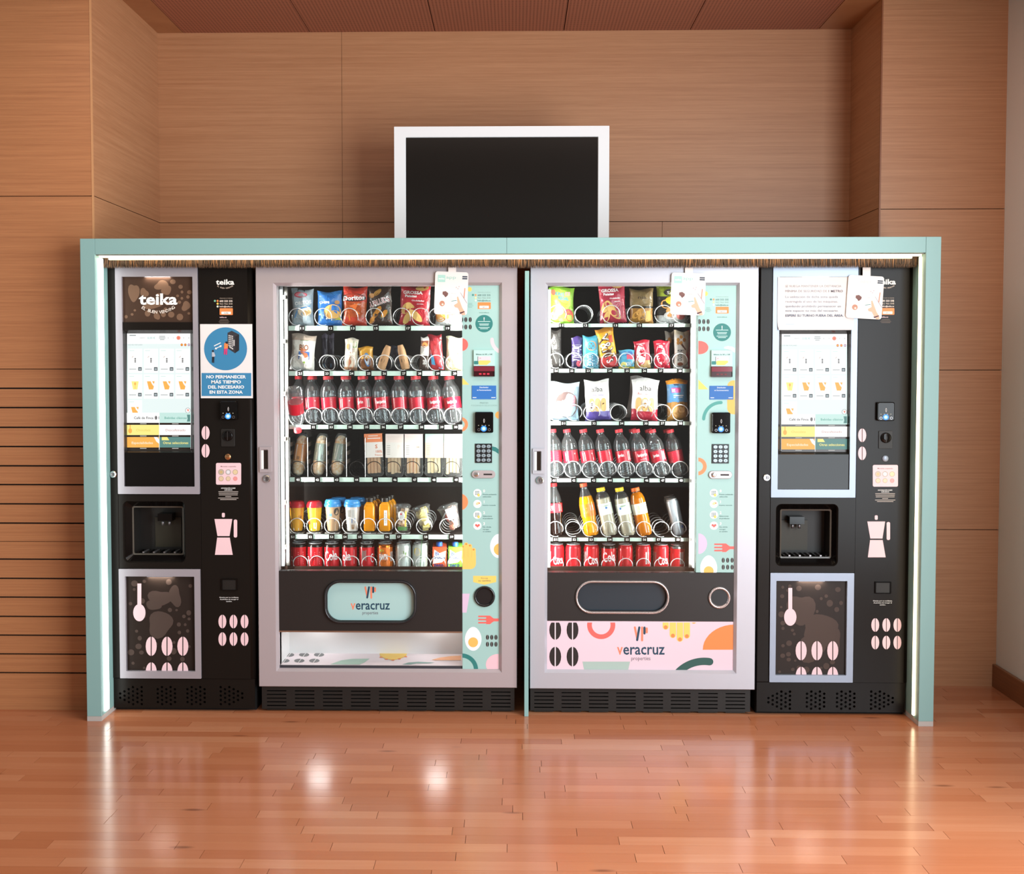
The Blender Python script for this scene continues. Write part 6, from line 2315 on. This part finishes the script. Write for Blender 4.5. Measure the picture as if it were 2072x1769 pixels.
place('fruit_cup', 'tilted cup of melon and watermelon pieces above number 59, left machine', 'fruit cup', 'fruit cups', platform('L', 4, 919) + Vector((0, 0, 0.012)), (0, -0.3, 0),
      fruit_parts(('#efb98a', '#d9605a', '#f0cfa5', '#e0876a'), 9, r0=0.027, r1=0.042, h=0.09, sz=0.027, deco=lambda p: (p.rect(-0.25, 0.04, 0.45, 0.088, WHT), p.rect(-0.2, 0.034, 0.4, 0.04, INK))))

# --- sandwiches and filled rolls, left machine fourth row
DIV = MB()
dm = thin_clear('smoked_divider', '#a89a90', body=0.06, rough=0.1, haze='#3a2c24')
DIV.box(-0.0008, 0.0008, 0, 0.4, 0, 0.165, dm)
for k in range(3):
    for q in range(4):
        DIV.box(-0.0013, 0.0013, 0.02 + 0.025 * q, 0.026 + 0.025 * q, 0.055 + 0.036 * k, 0.072 + 0.036 * k, mat('#8a7a6c', 0.5))
DIV_ME = DIV.mesh('divider_sheet')
EDGE_ME = MB().tube([(0, 0, 0.002), (0, 0, 0.166)], 0.0014, WHT, 6).mesh('divider_edge')
for cx in (586, 622.5, 661, 701, 739):
    X = P(cx, 930, YR + 0.006)[0]
    o = child('tray_divider', DIV_ME, m1, Vector((X, YR + 0.008, TRAYZ[('L', 3)])) - ORG[m1.name])
    child('divider_edge', EDGE_ME, o)


def baguette(num, cx, tx, crust, sleeve, deco, label):
    b = MB()
    prof = [(0.006, 0.0), (0.02, 0.008), (0.026, 0.028), (0.0275, 0.06), (0.027, 0.12), (0.024, 0.15), (0.014, 0.166), (0.004, 0.17)]
    m, nt, bb = nodes_of('bread_crust')
    nz_ = nt.nodes.new('ShaderNodeTexNoise')
    nz_.inputs['Scale'].default_value = 90
    tc = nt.nodes.new('ShaderNodeTexCoord')
    nt.links.new(tc.outputs['Object'], nz_.inputs[0])
    c_ = nt.nodes.new('ShaderNodeValToRGB')
    c_.color_ramp.elements[0].color = srgb(crust[0])
    c_.color_ramp.elements[1].color = srgb(crust[1])
    c_.color_ramp.elements[0].position = 0.35
    c_.color_ramp.elements[1].position = 0.65
    nt.links.new(nz_.outputs[0], c_.inputs[0])
    nt.links.new(c_.outputs[0], bb.inputs['Base Color'])
    bb.inputs['Roughness'].default_value = 0.6
    b.lathe(prof, m, 20, squash=0.8)
    sl = MB().lathe([(0.0283, 0.062), (0.0278, 0.118), (0.0268, 0.135)], mat(sleeve, 0.3, coat=0.2), 24, cap=False, squash=0.82)
    film = MB().lathe([(0.012, -0.002), (0.0265, 0.012), (0.0295, 0.05), (0.0295, 0.12), (0.026, 0.16), (0.016, 0.178)], CLEAR, 20, squash=0.85)
    pr = Pr(lambda a, z, L: ((0.0287 + 0.00006 * L) * math.sin(a), -(0.0287 + 0.00006 * L) * 0.83 * math.cos(a), z), 1 / 0.028, 1)
    deco(pr)
    loc = where('L', 3, cx, 930)
    loc.z += 0.004
    place('filled_baguette', label, 'sandwich', 'sandwiches in the left snack machine', loc, (-0.06, -math.atan2(cx - tx, 85), 0),
          [('bread', b.mesh('bread')), ('sleeve', sl.mesh('sleeve'), (('sleeve_print', pr.b.mesh('sleeve_print')),)), ('clear_film', film.mesh('clear_film'))])


baguette(41, 602, 613, ('#f0bf84', '#fff0d8'), '#ee9d4c', lambda p: (p.rect(-0.6, 0.066, 0.35, 0.13, mat('#eed9cc', 0.5)), [p.rect(-0.3 + 0.1 * q, 0.068, -0.26 + 0.1 * q, 0.082, INK) for q in range(4)]), 'baguette in orange sleeve with pale label above number 41, left machine')
for num, cx, tx in ((42, 643, 654), (43, 681, 692)):
    baguette(num, cx, tx, ('#f6d09c', '#fff6e6'), '#a9bdb5', lambda p: (p.poly([(-0.5, 0.068), (-0.3, 0.068), (-0.05, 0.13), (-0.2, 0.13)], mat('#dfe6e2', 0.4)), p.rect(0.1, 0.064, 0.7, 0.09, mat('#dfe8e2', 0.4)), [p.rect(0.15 + 0.08 * q, 0.07, 0.18 + 0.08 * q, 0.09, INK) for q in range(6)]), ('left one of two pale baguettes in grey green sleeves above number %d, left machine', 'right one of two pale baguettes in grey green sleeves above number %d, left machine')[num - 42] % num)


def sandwich(num, cx, c1, c2, bread, fill, deco, label, ti=0.0):
    w, h, d = 0.074, 0.178, 0.05
    parts = []
    sh = MB()
    lo = [[(x, -d / 2 + y, z) for x, z in rr(-w / 2, 0.0, w / 2, h * 0.97, 0.012, 4)] for y in (0.0, d)]
    sh.ring(lo, CLEAR)
    sh.add(lo[0], [list(range(len(lo[0])))], CLEAR)
    rim = MB().tube([(x, -d / 2, z) for x, z in rr(-w / 2, 0.0, w / 2, h * 0.97, 0.012, 4)], 0.0016, CLEAR, 5, True)
    parts.append(('clear_shell', sh.mesh('clear_shell')))
    parts.append(('shell_rim', rim.mesh('shell_rim')))
    R = random.Random(num)
    x = -w / 2 + 0.008
    for q in range(4):
        tb, tf = 0.0105, 0.0036
        bx = MB()
        z0 = 0.014 + R.uniform(-0.004, 0.004)
        bx.box(x, x + tb, -d / 2 + 0.005, d / 2 - 0.006, z0, h * 0.62, mat(R.choice(bread), 0.7))
        parts.append(('bread_slice', bx.mesh('bread_slice')))
        x += tb
        if q < 3:
            fx = MB()
            fx.box(x + 0.0002, x + tf, -d / 2 + 0.0065, d / 2 - 0.01, z0 + 0.002, h * 0.6, mat(fill[q % len(fill)], 0.5))
            parts.append(('filling', fx.mesh('filling')))
            x += tf + 0.0002
    lb = MB()
    lb.box(-w / 2 - 0.001, w / 2 + 0.001, -d / 2 - 0.0026, -d / 2 - 0.0018, h * 0.44, h * 0.8, mat(c2, 0.5))
    lb.box(-w / 2 - 0.001, w / 2 + 0.001, -d / 2 - 0.0026, -d / 2 - 0.0018, h * 0.8, h, mat(c1, 0.5))
    lb.box(-w / 2 - 0.001, w / 2 + 0.001, -d / 2 - 0.0018, d / 2, h - 0.001, h, mat(c1, 0.5))
    pr = Pr(lambda x, z, L: (x, -d / 2 - 0.0028 - 0.00006 * L, z), 1.0, 1)
    deco(pr, h)
    parts.append(('card_label', lb.mesh('card_label'), (('label_print', pr.b.mesh('label_print')),)))
    loc = where('L', 3, cx, 930)
    loc.z += 0.001 + abs(math.sin(ti)) * 0.03
    place('packed_sandwich', label, 'sandwich', 'sandwiches in the left snack machine', loc, (-0.05, ti, 0), parts)


LET = mat('#e07a52', 0.5)
sandwich(45, 759.5, '#ee9064', '#f1ece8', ('#f7c79c', '#efba8c'), ('#c08a60', '#d09a70'), lambda p, h: (p.rect(-0.02, h * 0.94, 0.02, h * 0.955, WHT), p.rect(-0.024, h * 0.88, 0.03, h * 0.9, WHT), p.text('S', 0.012, h * 0.7, 0.016, LET, 0.02), p.text('100%', 0.022, h * 0.58, 0.01, LET, 0.01, width=0.026), p.text('fresco', 0.02, h * 0.5, 0.008, LET, 0.0, width=0.03)), 'packed sandwich with orange topped label above number 45, left machine', -0.04)
for num, cx, c1, lt, bd, fl, lb in ((46, 799.5, '#eedfda', 'P', ('#f3d2aa', '#eac59a'), ('#caa27e', '#e0c4a0'), 'pale pink'), (47, 838, '#f0dcd8', 'M', ('#fad9b8', '#f6cda6'), ('#efb03f', '#e08a5a'), 'rosy white'),
                                    (48, 879.5, '#b4d3c4', 'V', ('#efdcb8', '#e8cfa0'), ('#f4ead2', '#e9c98f'), 'mint and apricot'), (49, 917.5, '#d3d2ca', 'A', ('#efd9b0', '#e5c792'), ('#6a4a2c', '#d99a4f'), 'plain white')):
    sandwich(num, cx, c1, '#e9e4e0' if num < 48 else ('#ddc4a8' if num == 48 else '#d6d3cc'), bd, fl, (lambda lt_: lambda p, h: (p.text(lt_, 0.018, h * 0.7, 0.016, mat('#ecd9cc', 0.5), 0.01), [p.rect(-0.03, h * (0.93 - 0.03 * q), 0.02, h * (0.935 - 0.03 * q), mat('#d9c6bd', 0.5)) for q in range(3)], [p.rect(-0.032, h * (0.72 - 0.05 * q), -0.018, h * (0.73 - 0.05 * q), GREY) for q in range(5)]))(lt),
             'packed sandwich with %s label above number %d, left machine' % (lb, num))


# --- right machine, rows one to three
def kingregal(p):
    p.text('KING', 0.42, 0.81, 0.09, mat('#2f6f9f', 0.4), 0.02, width=0.36, rot=-0.12)
    p.text('REGAL', 0.58, 0.69, 0.09, mat('#2f6f9f', 0.4), 0.02, width=0.44, rot=-0.12)
    p.ell(0.16, 0.85, 0.09, 0.08, mat('#d9593f', 0.5))
    p.rrect(0.64, 0.76, 0.84, 0.86, 0.02, mat('#e58a88', 0.5))
    p.poly([(0.15, 0.62), (0.3, 0.68), (0.7, 0.5), (0.6, 0.42)], mat('#eea23a', 0.5))
    p.ell(0.82, 0.22, 0.16, 0.16, mat('#d9603a', 0.5))
    p.ell(0.76, 0.32, 0.16, 0.08, mat('#b03a52', 0.5))
    p.ell(0.36, 0.34, 0.22, 0.12, mat('#b0605c', 0.5))
    p.ell(0.2, 0.22, 0.16, 0.12, mat('#a9c8b8', 0.5))
    p.ell(0.38, 0.44, 0.14, 0.1, WHT)
    p.poly([(0.05, 0.04), (0.6, 0.06), (0.5, 0.16), (0.2, 0.12)], mat('#7fc060', 0.5))


bag('R', 0, 11, 1136, 52, 74, 'lime green sweets bag with blue lettering above number 11, right machine', '#92c83f', decal=kingregal)
bag('R', 0, 13, 1241, 55, 80, 'dark red potato crisp bag above number 13, right machine', '#b23046', decal=grossa, tilt=-0.06)


def d15r(p):
    p.text('nia.', 0.55, 0.76, 0.1, mat('#4a3a28', 0.5), 0.0, width=0.42)
    for x, y in ((0.25, 0.25), (0.5, 0.2), (0.72, 0.28), (0.42, 0.34), (0.82, 0.16)):
        p.ell(x, y, 0.17, 0.09, mat('#d9a04a', 0.45), rot=0.4)
    p.poly([(0.66, 0.05), (0.9, 0.1), (0.88, 0.4), (0.7, 0.36)], mat('#e6b860', 0.35))


bag('R', 0, 15, 1297, 50, 70, 'brown bag of fried snacks with clear window above number 15, right machine', '#8a734c', ((0.0, 0.42, '#a5742f'), (0.42, 0.48, '#2c241c')), d15r)


def d17r(p):
    p.ell(0.55, 0.82, 0.34, 0.1, mat('#2c2c2a', 0.4))
    p.text('Snat', 0.5, 0.82, 0.08, WHT, 0.0, width=0.36)
    p.poly([(0.0, 0.95), (0.4, 0.99), (1, 1), (1, 0.94), (0.4, 0.93)], WHT)
    p.ell(0.62, 0.62, 0.36, 0.14, mat('#ecd32f', 0.5))
    p.ell(0.3, 0.52, 0.2, 0.12, mat('#dca45e', 0.5))
    p.ell(0.42, 0.34, 0.14, 0.08, mat('#e6b06a', 0.5))
    p.ell(0.42, 0.22, 0.2, 0.1, WHT)
    p.ell(0.42, 0.2, 0.12, 0.06, mat('#e09a5a', 0.5))
    p.ell(0.78, 0.2, 0.14, 0.09, mat('#dd7a74', 0.5))


bag('R', 0, 17, 1359, 64, 76, 'green and yellow snack bag partly behind the hanging card, right machine', '#3a3833', ((0.72, 1.1, '#9fb23a'), (0.0, 0.24, '#c9cbca')), d17r)


def d21r(p):
    for q in range(7):
        p.rect(0.15, 0.06 + 0.028 * q, 0.85, 0.075 + 0.028 * q, WHT)
    p.rect(0.1, 0.5, 0.6, 0.52, LGREY)
    p.rect(0.1, 0.43, 0.5, 0.45, LGREY)
    p.ell(0.3, 0.72, 0.25, 0.05, mat('#a48a8a', 0.5), rot=0.4)


bag('R', 1, 21, 1124, 28, 78, 'black bag with white leaf pattern above number 21, right machine', '#3c3836', decal=d21r, tilt=-0.03, name='snack_pouch')
bag('R', 1, 22, 1167, 22, 64, 'purple chocolate bar with white lettering above number 22, right machine', '#41306b', ((0.0, 0.2, '#2a2144'),), lambda p: (p.text('DairyMilk', 0.6, 0.5, 0.34, WHT, 0.02, width=1.5, rot=-pi / 2), p.ell(0.7, 0.16, 0.24, 0.1, mat('#c04a5a', 0.5))), thick=0.016, name='chocolate_bar', cat='chocolate bar')
bag('R', 1, 23, 1195, 33, 66, 'light blue cookie bag with round cookie above number 23, right machine', '#4fb0d0', ((0.0, 0.28, '#7cc8e0'),),
    lambda p: (p.ell(0.55, 0.7, 0.32, 0.15, mat('#dba06a', 0.5)), [p.ell(0.4 + 0.12 * (q % 3), 0.62 + 0.07 * (q // 2), 0.04, 0.02, mat('#7a4a2a', 0.5)) for q in range(5)], p.text('COOKIE', 0.46, 0.26, 0.2, WHT, 0.03, width=0.7, rot=-pi / 2), p.text('COOKIE', 0.72, 0.26, 0.2, mat('#2c6f94', 0.4), 0.02, width=0.7, rot=-pi / 2)))
bag('R', 1, 24, 1233, 38, 80, 'yellow chocolate peanut bag with brown lettering above number 24, right machine', '#e6a92a', ((0.0, 0.26, '#c23a3a'), (0.9, 1.1, '#c9862a')),
    lambda p: (p.text("M&M's", 0.52, 0.48, 0.3, mat('#4a2a1c', 0.4), 0.06, width=1.5, rot=-pi / 2 + 0.25), p.text("M&M's", 0.52, 0.48, 0.3, WHT, 0.0, width=1.5, rot=-pi / 2 + 0.25), p.rect(0.68, 0.62, 0.9, 0.8, mat('#d2562f', 0.4)), p.ell(0.72, 0.14, 0.26, 0.12, mat('#d9383c', 0.35))), tilt=-0.14)
bag('R', 1, 25, 1268, 33, 38, 'small light blue sweet bag above number 25, right machine', '#58aed0', ((0.0, 0.12, '#d9c83a'),),
    lambda p: (p.ell(0.3, 0.8, 0.25, 0.12, mat('#3a6fae', 0.5)), p.ell(0.7, 0.8, 0.22, 0.12, mat('#3a6fae', 0.5)), p.rect(0.5, 0.5, 0.95, 0.76, mat('#e0506a', 0.5)), p.ell(0.3, 0.2, 0.2, 0.16, mat('#d9cf7a', 0.5)), p.text('XXL', 0.62, 0.26, 0.2, WHT, 0.02, width=0.4)), thick=0.02)
for num, cx, ti in ((26, 1301, 0.06), (27, 1340, 0.03)):
    bag('R', 1, num, cx, 33, 56, ('red wafer bar with biscuit picture above number %d, right machine' if num == 26 else 'plain red wafer bar above number %d, right machine') % num, '#c4203a', ((0.0, 0.3, '#c9a46a'),) if num == 26 else (),
        lambda p: (p.ell(0.42, 0.5, 0.3, 0.36, mat('#f4eeee', 0.4), rot=0.2), p.text('KitKat', 0.42, 0.5, 0.3, mat('#c4203a', 0.4), 0.03, width=1.3, rot=-pi / 2 + 0.15), p.rect(0.15, 0.86, 0.7, 0.9, mat('#e8a0a8', 0.4))), tilt=-ti, thick=0.018, name='chocolate_bar', cat='chocolate bar')
bag('R', 1, 28, 1379, 32, 76, 'white and red chocolate bar with hazelnuts above number 28, right machine', '#ece6e0', ((0.9, 1.1, '#efe0c8'),),
    lambda p: (p.poly([(0.74, 0.0), (1, 0), (1, 1), (0.8, 1.0), (0.84, 0.5)], mat('#c82a3a', 0.4)), [p.ell(0.25 + 0.2 * (q % 3), 0.68 + 0.08 * (q // 2) % 0.3, 0.1, 0.05, mat('#c98a3a', 0.5)) for q in range(5)], p.ell(0.4, 0.12, 0.18, 0.05, mat('#8a4a2c', 0.5)), p.text('bueno', 0.45, 0.35, 0.2, INK, 0.0, width=0.7, rot=-pi / 2), p.poly([(0.45, 0.62), (0.75, 0.48), (0.78, 0.52), (0.5, 0.68)], mat('#5a3020', 0.5))), thick=0.02, name='chocolate_bar', cat='chocolate bar')
bag('R', 1, 28, 1362, 20, 74, 'white and dark bar leaning behind the hazelnut bar, right machine', '#b9aea2', ((0.3, 0.8, '#4a3d38'),), lambda p: p.ell(0.4, 0.76, 0.2, 0.08, mat('#c98a3a', 0.5)), tilt=-0.1, thick=0.014, dy=0.05, name='chocolate_bar', cat='chocolate bar')


def d31r(p):
    p.ell(0.58, 0.42, 0.4, 0.34, mat('#5d4a48', 0.4))
    p.text('iff', 0.54, 0.46, 0.2, WHT, 0.02, width=0.24, rot=0.06)
    p.text('Dulce', 0.82, 0.52, 0.1, mat('#d9707a', 0.4), 0.03, width=0.34, rot=pi / 2)
    p.ell(0.82, 0.2, 0.24, 0.18, mat('#9cc0dc', 0.4))
    for q in range(7):
        p.rect(0.06, 0.05 + 0.04 * q, 0.38, 0.065 + 0.04 * q, WHT)
    p.poly([(0.02, 0.6), (0.4, 0.62), (0.42, 0.9), (0.02, 0.9)], mat('#c4ced2', 0.4))


bag('R', 2, 31, 1141, 62, 77, 'silvery pastry bag with brown oval above number 31, right machine', '#93a9b8', ((0.88, 1.1, '#b5c3ca'),), d31r, tilt=0.02, gloss=0.15)


def alba(col, inkc):
    def f(p):
        p.text('alba', 0.5, 0.78, 0.13, mat('#4a4644', 0.5), 0.0, width=0.46)
        p.text('Rosquilletas', 0.48, 0.64, 0.06, mat(inkc, 0.5), 0.0, width=0.56, rot=-0.05)
        for q in range(3):
            p.rrect(0.14 + 0.25 * q, 0.22, 0.36 + 0.25 * q, 0.55, 0.09, mat('#e2b878', 0.5))
            p.ell(0.25 + 0.25 * q, 0.4, 0.05, 0.03, mat('#b98a50', 0.5) if col != '#5a4a9a' else mat('#4a2c1c', 0.5))
            p.ell(0.22 + 0.25 * q, 0.32, 0.04, 0.02, mat('#c9975a', 0.5) if col != '#5a4a9a' else mat('#4a2c1c', 0.5))
    return f


bag('R', 2, 32, 1211, 52, 81, 'white breadstick bag with purple base above number 32, right machine', '#eeebe8', ((0.0, 0.23, '#5a4a9a'),), alba('#5a4a9a', '#7a68b0'), tilt=-0.05)
bag('R', 2, 35, 1304, 56, 84, 'white breadstick bag with red base above number 35, right machine', '#f0ecea', ((0.0, lambda u: 0.22 + 0.16 * abs(u - 0.5), '#b0243a'),), alba('#b0243a', '#d0606a'), tilt=0.03)
bag('R', 2, 35, 1290, 48, 84, 'grey breadstick bag standing behind the red based one, right machine', '#b9b4b2', (), None, tilt=0.12, dy=0.07)


def d38r(p):
    p.rrect(0.2, 0.68, 0.66, 0.8, 0.03, mat('#d95a9a', 0.4))
    p.text('BISCO', 0.43, 0.74, 0.07, WHT, 0.03, width=0.4)
    p.rect(0.34, 0.86, 0.56, 1.0, INK)
    for q in range(2):
        p.rrect(0.18 + 0.34 * q, 0.2, 0.5 + 0.34 * q, 0.46, 0.06, mat('#c9975a', 0.5))
    p.rect(0.3, 0.6, 0.8, 0.62, WHT)
    p.rect(0.3, 0.56, 0.75, 0.575, WHT)


bag('R', 2, 38, 1372, 44, 83, 'blue and orange biscuit bag above number 38, right machine', '#5d96cc', ((0.0, 0.42, '#b5823e'), (0.9, 1.1, '#ee9a34')), d38r, tilt=-0.03)
# ------------------------------------------------------------------ notices and hanging cards
def sheet(name, label, cat, x0, y0, x1, y1, Yq, m, rad=0.001, bend=0.0, group=None, rot=0.0):
    X0, X1, Z0, Z1 = PR(x0, y0, x1, y1, Yq)
    t = thing(name, ((X0 + X1) / 2, Yq, Z0), label, cat, group)
    return t, X0, X1, Z0, Z1


# distance poster taped on the left drinks machine
t, X0, X1, Z0, Z1 = sheet('poster', 'blue and white poster asking people not to linger, on the left drinks machine', 'poster', 405.5, 656, 511, 806, YM + 0.004, PAPER)
MB().box(X0, X1, YM + 0.004, YM + 0.0055, Z0, Z1, mat('#e6e4e3', 0.5)).build('paper', t)
BL = mat('#3a84b0', 0.5)
pr = face(YM + 0.004)
pr.ell(456.5, 706, 43.5, 43.5, BL, 48)
pr.rect(408, 755, 508.5, 801.5, BL)
for i, s in enumerate(('NO PERMANECER', 'MÁS TIEMPO', 'DEL NECESARIO', 'EN ESTA ZONA')):
    pr.text(s, 457.6, 762.5 + 10.3 * i, 6.3, WHITE, 0.03, width=(80, 60, 73, 67)[i])
DK, DK2 = mat('#35343a', 0.5), mat('#232227', 0.5)
pr.poly([(460.5, 673.5), (469, 669.5), (484, 677), (484, 709), (475.5, 715), (460.5, 705)], DK)
pr.poly([(476, 681), (484, 677), (484, 709), (475.5, 715)], DK2)
for i in range(6):
    for q in range(3):
        pr.rect(462.5 + 3.3 * q, 678 + 3.9 * i + 0.8 * q, 465 + 3.3 * q, 680.5 + 3.9 * i + 0.8 * q, LGREY)
pr.rect(472.5, 688, 475, 700, LGREY)
pr.poly([(464, 700), (472, 705), (472, 708), (464, 703)], LGREY)
pr.poly([(454, 695), (458, 693), (461.5, 697), (461, 706), (453.5, 706)], ORANGE)
pr.ell(458.5, 693.5, 2.2, 2.4, DK2)
pr.poly([(453.5, 706), (460.5, 705), (459.8, 718), (457, 718), (456.5, 711), (455.5, 718), (453, 717)], mat('#c8407a', 0.5))
pr.ell(431.2, 710.5, 1.9, 2.2, DK2)
pr.poly([(429, 713), (433.5, 713), (436, 720), (433, 723), (429, 722)], mat('#b9bec8', 0.5))
pr.poly([(429.5, 722), (434, 722), (433.5, 734.5), (431.8, 734.5), (431.5, 727), (430.8, 734), (429.3, 734)], DK2)
pr.poly([(433, 699.5), (446.5, 693), (447, 694.6), (433.6, 701.2)], WHITE)
for s in (1, -1):
    cx, cy = 441.8, 703
    pr.poly([(cx + s * a, cy + s * b) for a, b in ((0, -0.9), (3.6, -2.7), (2.9, -4.3), (7.2, -3.6), (5.2, 0.4), (4.4, -1.2), (0.6, 0.8))], WHITE)
pr.build('poster_print', t)

# white notice taped on the right drinks machine, its lower corners curling
t, X0, X1, Z0, Z1 = sheet('notice_sheet', 'white paper notice about keeping one metre apart, taped above the right screen', 'notice', 1573.5, 560.5, 1728.5, 668, YM - 0.004, PAPER)
b = MB()
N = 12
vs = []
for j in range(N + 1):
    for i in range(N + 1):
        u, v = i / N, j / N
        curl = (max(0, 0.18 - v) / 0.18) ** 2
        ed = (2 * u - 1) ** 4
        inx = 0.0045 * curl * (1 if u < 0.5 else -1) * ed
        vs.append((X0 + (X1 - X0) * u + inx, YM - 0.003 - 0.008 * curl * ed - 0.002 * math.sin(pi * u), Z0 + (Z1 - Z0) * v))
k = len(vs)
vs += [(x, y + 0.0004, z) for x, y, z in vs]
fs = []
for j in range(N):
    for i in range(N):
        a = j * (N + 1) + i
        fs.append((a, a + 1, a + N + 2, a + N + 1))
        fs.append((k + a, k + a + N + 1, k + a + N + 2, k + a + 1))
b.add(vs, fs, mat('#dedad8', 0.6), True)
b.build('paper', t)
pr = face(YM - 0.0056)
for s, y, w, c, bo in (('SE RUEGA MANTENER LA DISTANCIA', 579, 113, '#a9a8b0', 0), ('MÍNIMA DE SEGURIDAD DE', 589, 84, '#9a9ba5', 0), ('La utilización de dicha zona queda', 600.5, 106, '#8b95a6', 0),
                       ('restringida al uso de las máquinas,', 610, 106, '#8b95a6', 0), ('quedando prohibido permanecer en', 619.5, 112, '#7d8a9c', 0), ('este espacio no más del necesario.', 628.5, 107, '#6f7f93', 0),
                       ('ESPERE SU TURNO FUERA DEL ÁREA.', 638.5, 117, '#4a5c75', 0.015)):
    pr.text(s, 1589.5, y, 4.8, mat(c, 0.6), bo, width=w, align='l')
pr.text('1 METRO', 1676.5, 589, 4.8, mat('#6b6876', 0.6), 0.01, width=29, align='l')
pr.rect(1589.5, 656, 1607, 657.2, mat('#b7c9e0', 0.6))
pr.build('notice_print', t)


def card(label, x0, y0, x1, y1, tx, faded, rot=0.03, k=1.0):
    Yq = YM - 0.012
    X0, X1, Z0, Z1 = PR(x0, y0, x1, y1, Yq)
    cx, cz = (X0 + X1) / 2, (Z0 + Z1) / 2
    t = thing('hanging_card', (cx, Yq, Z0), label, 'leaflet', 'hanging app cards')
    c, s = math.cos(-rot), math.sin(-rot)

    def spin(x, z):
        return (cx + (x - cx) * c - (z - cz) * s, cz + (x - cx) * s + (z - cz) * c)
    b = MB()
    b.prism([spin(x, z) for x, z in rr(X0, Z0, X1, Z1, 0.011, 5)], Yq, Yq + 0.001, mat('#dedcdb', 0.4))
    cd_ = b.build('card', t)
    a0, a1, b0, b1 = PR(tx - 8, 541, tx + 8, y0 + 3, Yq + 0.002)
    MB().box(a0, a1, Yq + 0.0015, Yq + 0.0022, b0, b1, mat('#e8dfda', 0.4)).build('hanging_tab', t)

    def fn(u, v, L):
        x, z = spin(X0 + (X1 - X0) * u, Z1 - (Z1 - Z0) * v)
        return (x, Yq - 0.0003 - 0.00004 * L, z)
    pr = Pr(fn, (Z1 - Z0) / (X1 - X0), -1, (0, 0, 1, 1))
    f = lambda a, b_: mat(b_ if faded else a, 0.5)
    pr.rrect(0.08, 0.08, 0.31, 0.25, 0.015, f('#a5d0c8', '#d3dfdb'))
    pr.text('teika', 0.195, 0.165, 0.035, WHITE, 0.02, width=0.18)
    pr.text('app', 0.48, 0.125, 0.075, f('#9cc9c2', '#c9cdce'), 0.01, width=0.3)
    for y in (0.09, 0.135):
        Pr(fn, 1, -1).rect(0.82, y, 0.97, y + 0.033, mat('#3a4454', 0.5)).build('store_badge', cd_)
    for y, w in ((0.29, 0.17), (0.35, 0.08), (0.41, 0.13)):
        pr.rect(0.12, y, 0.12 + w, y + 0.006, f('#d9cfd2', '#d5d2d4'))
    pr.build('card_lettering', cd_)['kind'] = 'stuff'
    pr = Pr(fn, (Z1 - Z0) / (X1 - X0), -1, (0, 0, 1, 1))
    pr.poly([(0.24, 0.47), (0.33, 0.455), (0.41, 0.5), (0.4, 0.55), (0.33, 0.6), (0.28, 0.55), (0.24, 0.53)], mat('#6e4a47', 0.6))
    for q in range(8):
        pr.ell(0.27 + 0.034 * (q % 4), 0.485 + 0.035 * (q // 4), 0.01, 0.007, mat('#8d6a62', 0.6), 8)
    pr.ell(0.24, 0.77, 0.1, 0.088, mat('#e9e2e6', 0.5))
    pr.ell(0.225, 0.755, 0.1, 0.085, WHITE)
    pr.ell(0.235, 0.745, 0.082, 0.066, mat('#b9826a', 0.5))
    pr.ell(0.25, 0.765, 0.03, 0.022, mat('#f0dccb', 0.5))
    pr.poly([(0.49, 0.49), (0.64, 0.47), (0.7, 0.72), (0.55, 0.8), (0.52, 0.76)], mat('#f3f0f2', 0.4))
    pr.rect(0.5, 0.5, 0.64, 0.508, GREY)
    pr.rect(0.53, 0.575, 0.61, 0.582, LGREY)
    pr.poly([(0.515, 0.675), (0.67, 0.655), (0.672, 0.672), (0.517, 0.692)], mat('#5f8f8a', 0.5))
    pr.poly([(0.515, 0.635), (0.67, 0.618), (0.672, 0.63), (0.517, 0.648)], mat('#f0cdb8', 0.5))
    pr.poly([(0.6, 0.77), (0.7, 0.72), (0.68, 0.58), (0.71, 0.57), (0.78, 0.7), (0.85, 0.83), (0.92, 0.91), (0.95, 0.99), (0.86, 1.0), (0.79, 0.93), (0.72, 0.83), (0.63, 0.82)], mat('#e8ae93', 0.5))
    pr.poly([(0.77, 0.945), (0.91, 0.905), (0.93, 0.925), (0.8, 0.975)], mat('#4a2c34', 0.5))
    pr.poly([(0.9, 0.37), (0.925, 0.375), (0.905, 0.62), (0.88, 0.6)], mat('#dd8f78', 0.5))
    pr.poly([(0.78, 0.47), (0.99, 0.71), (0.99, 0.73), (0.775, 0.48)], mat('#a39ca6', 0.5))
    for q, (x, y) in enumerate(((0.65, 0.36), (0.7, 0.39), (0.73, 0.34))):
        pr.ell(x, y, 0.014, 0.011, mat('#b99aa4', 0.5), 10)
    pr.rect(0.32, 0.945, 0.5, 0.951, LGREY)
    pr.build('card_picture', cd_)
    return t


card('white app card hanging over the control panel of the left snack machine', 879.5, 550, 946.5, 637, 915, False, 0.035)
card('white app card hanging over the control panel of the right snack machine', 1357.5, 552.5, 1427, 637.5, 1394, False, 0.03)
card('faded white app card hanging on the right drinks machine', 1714, 558, 1786.5, 645, 1753.5, True, 0.055)
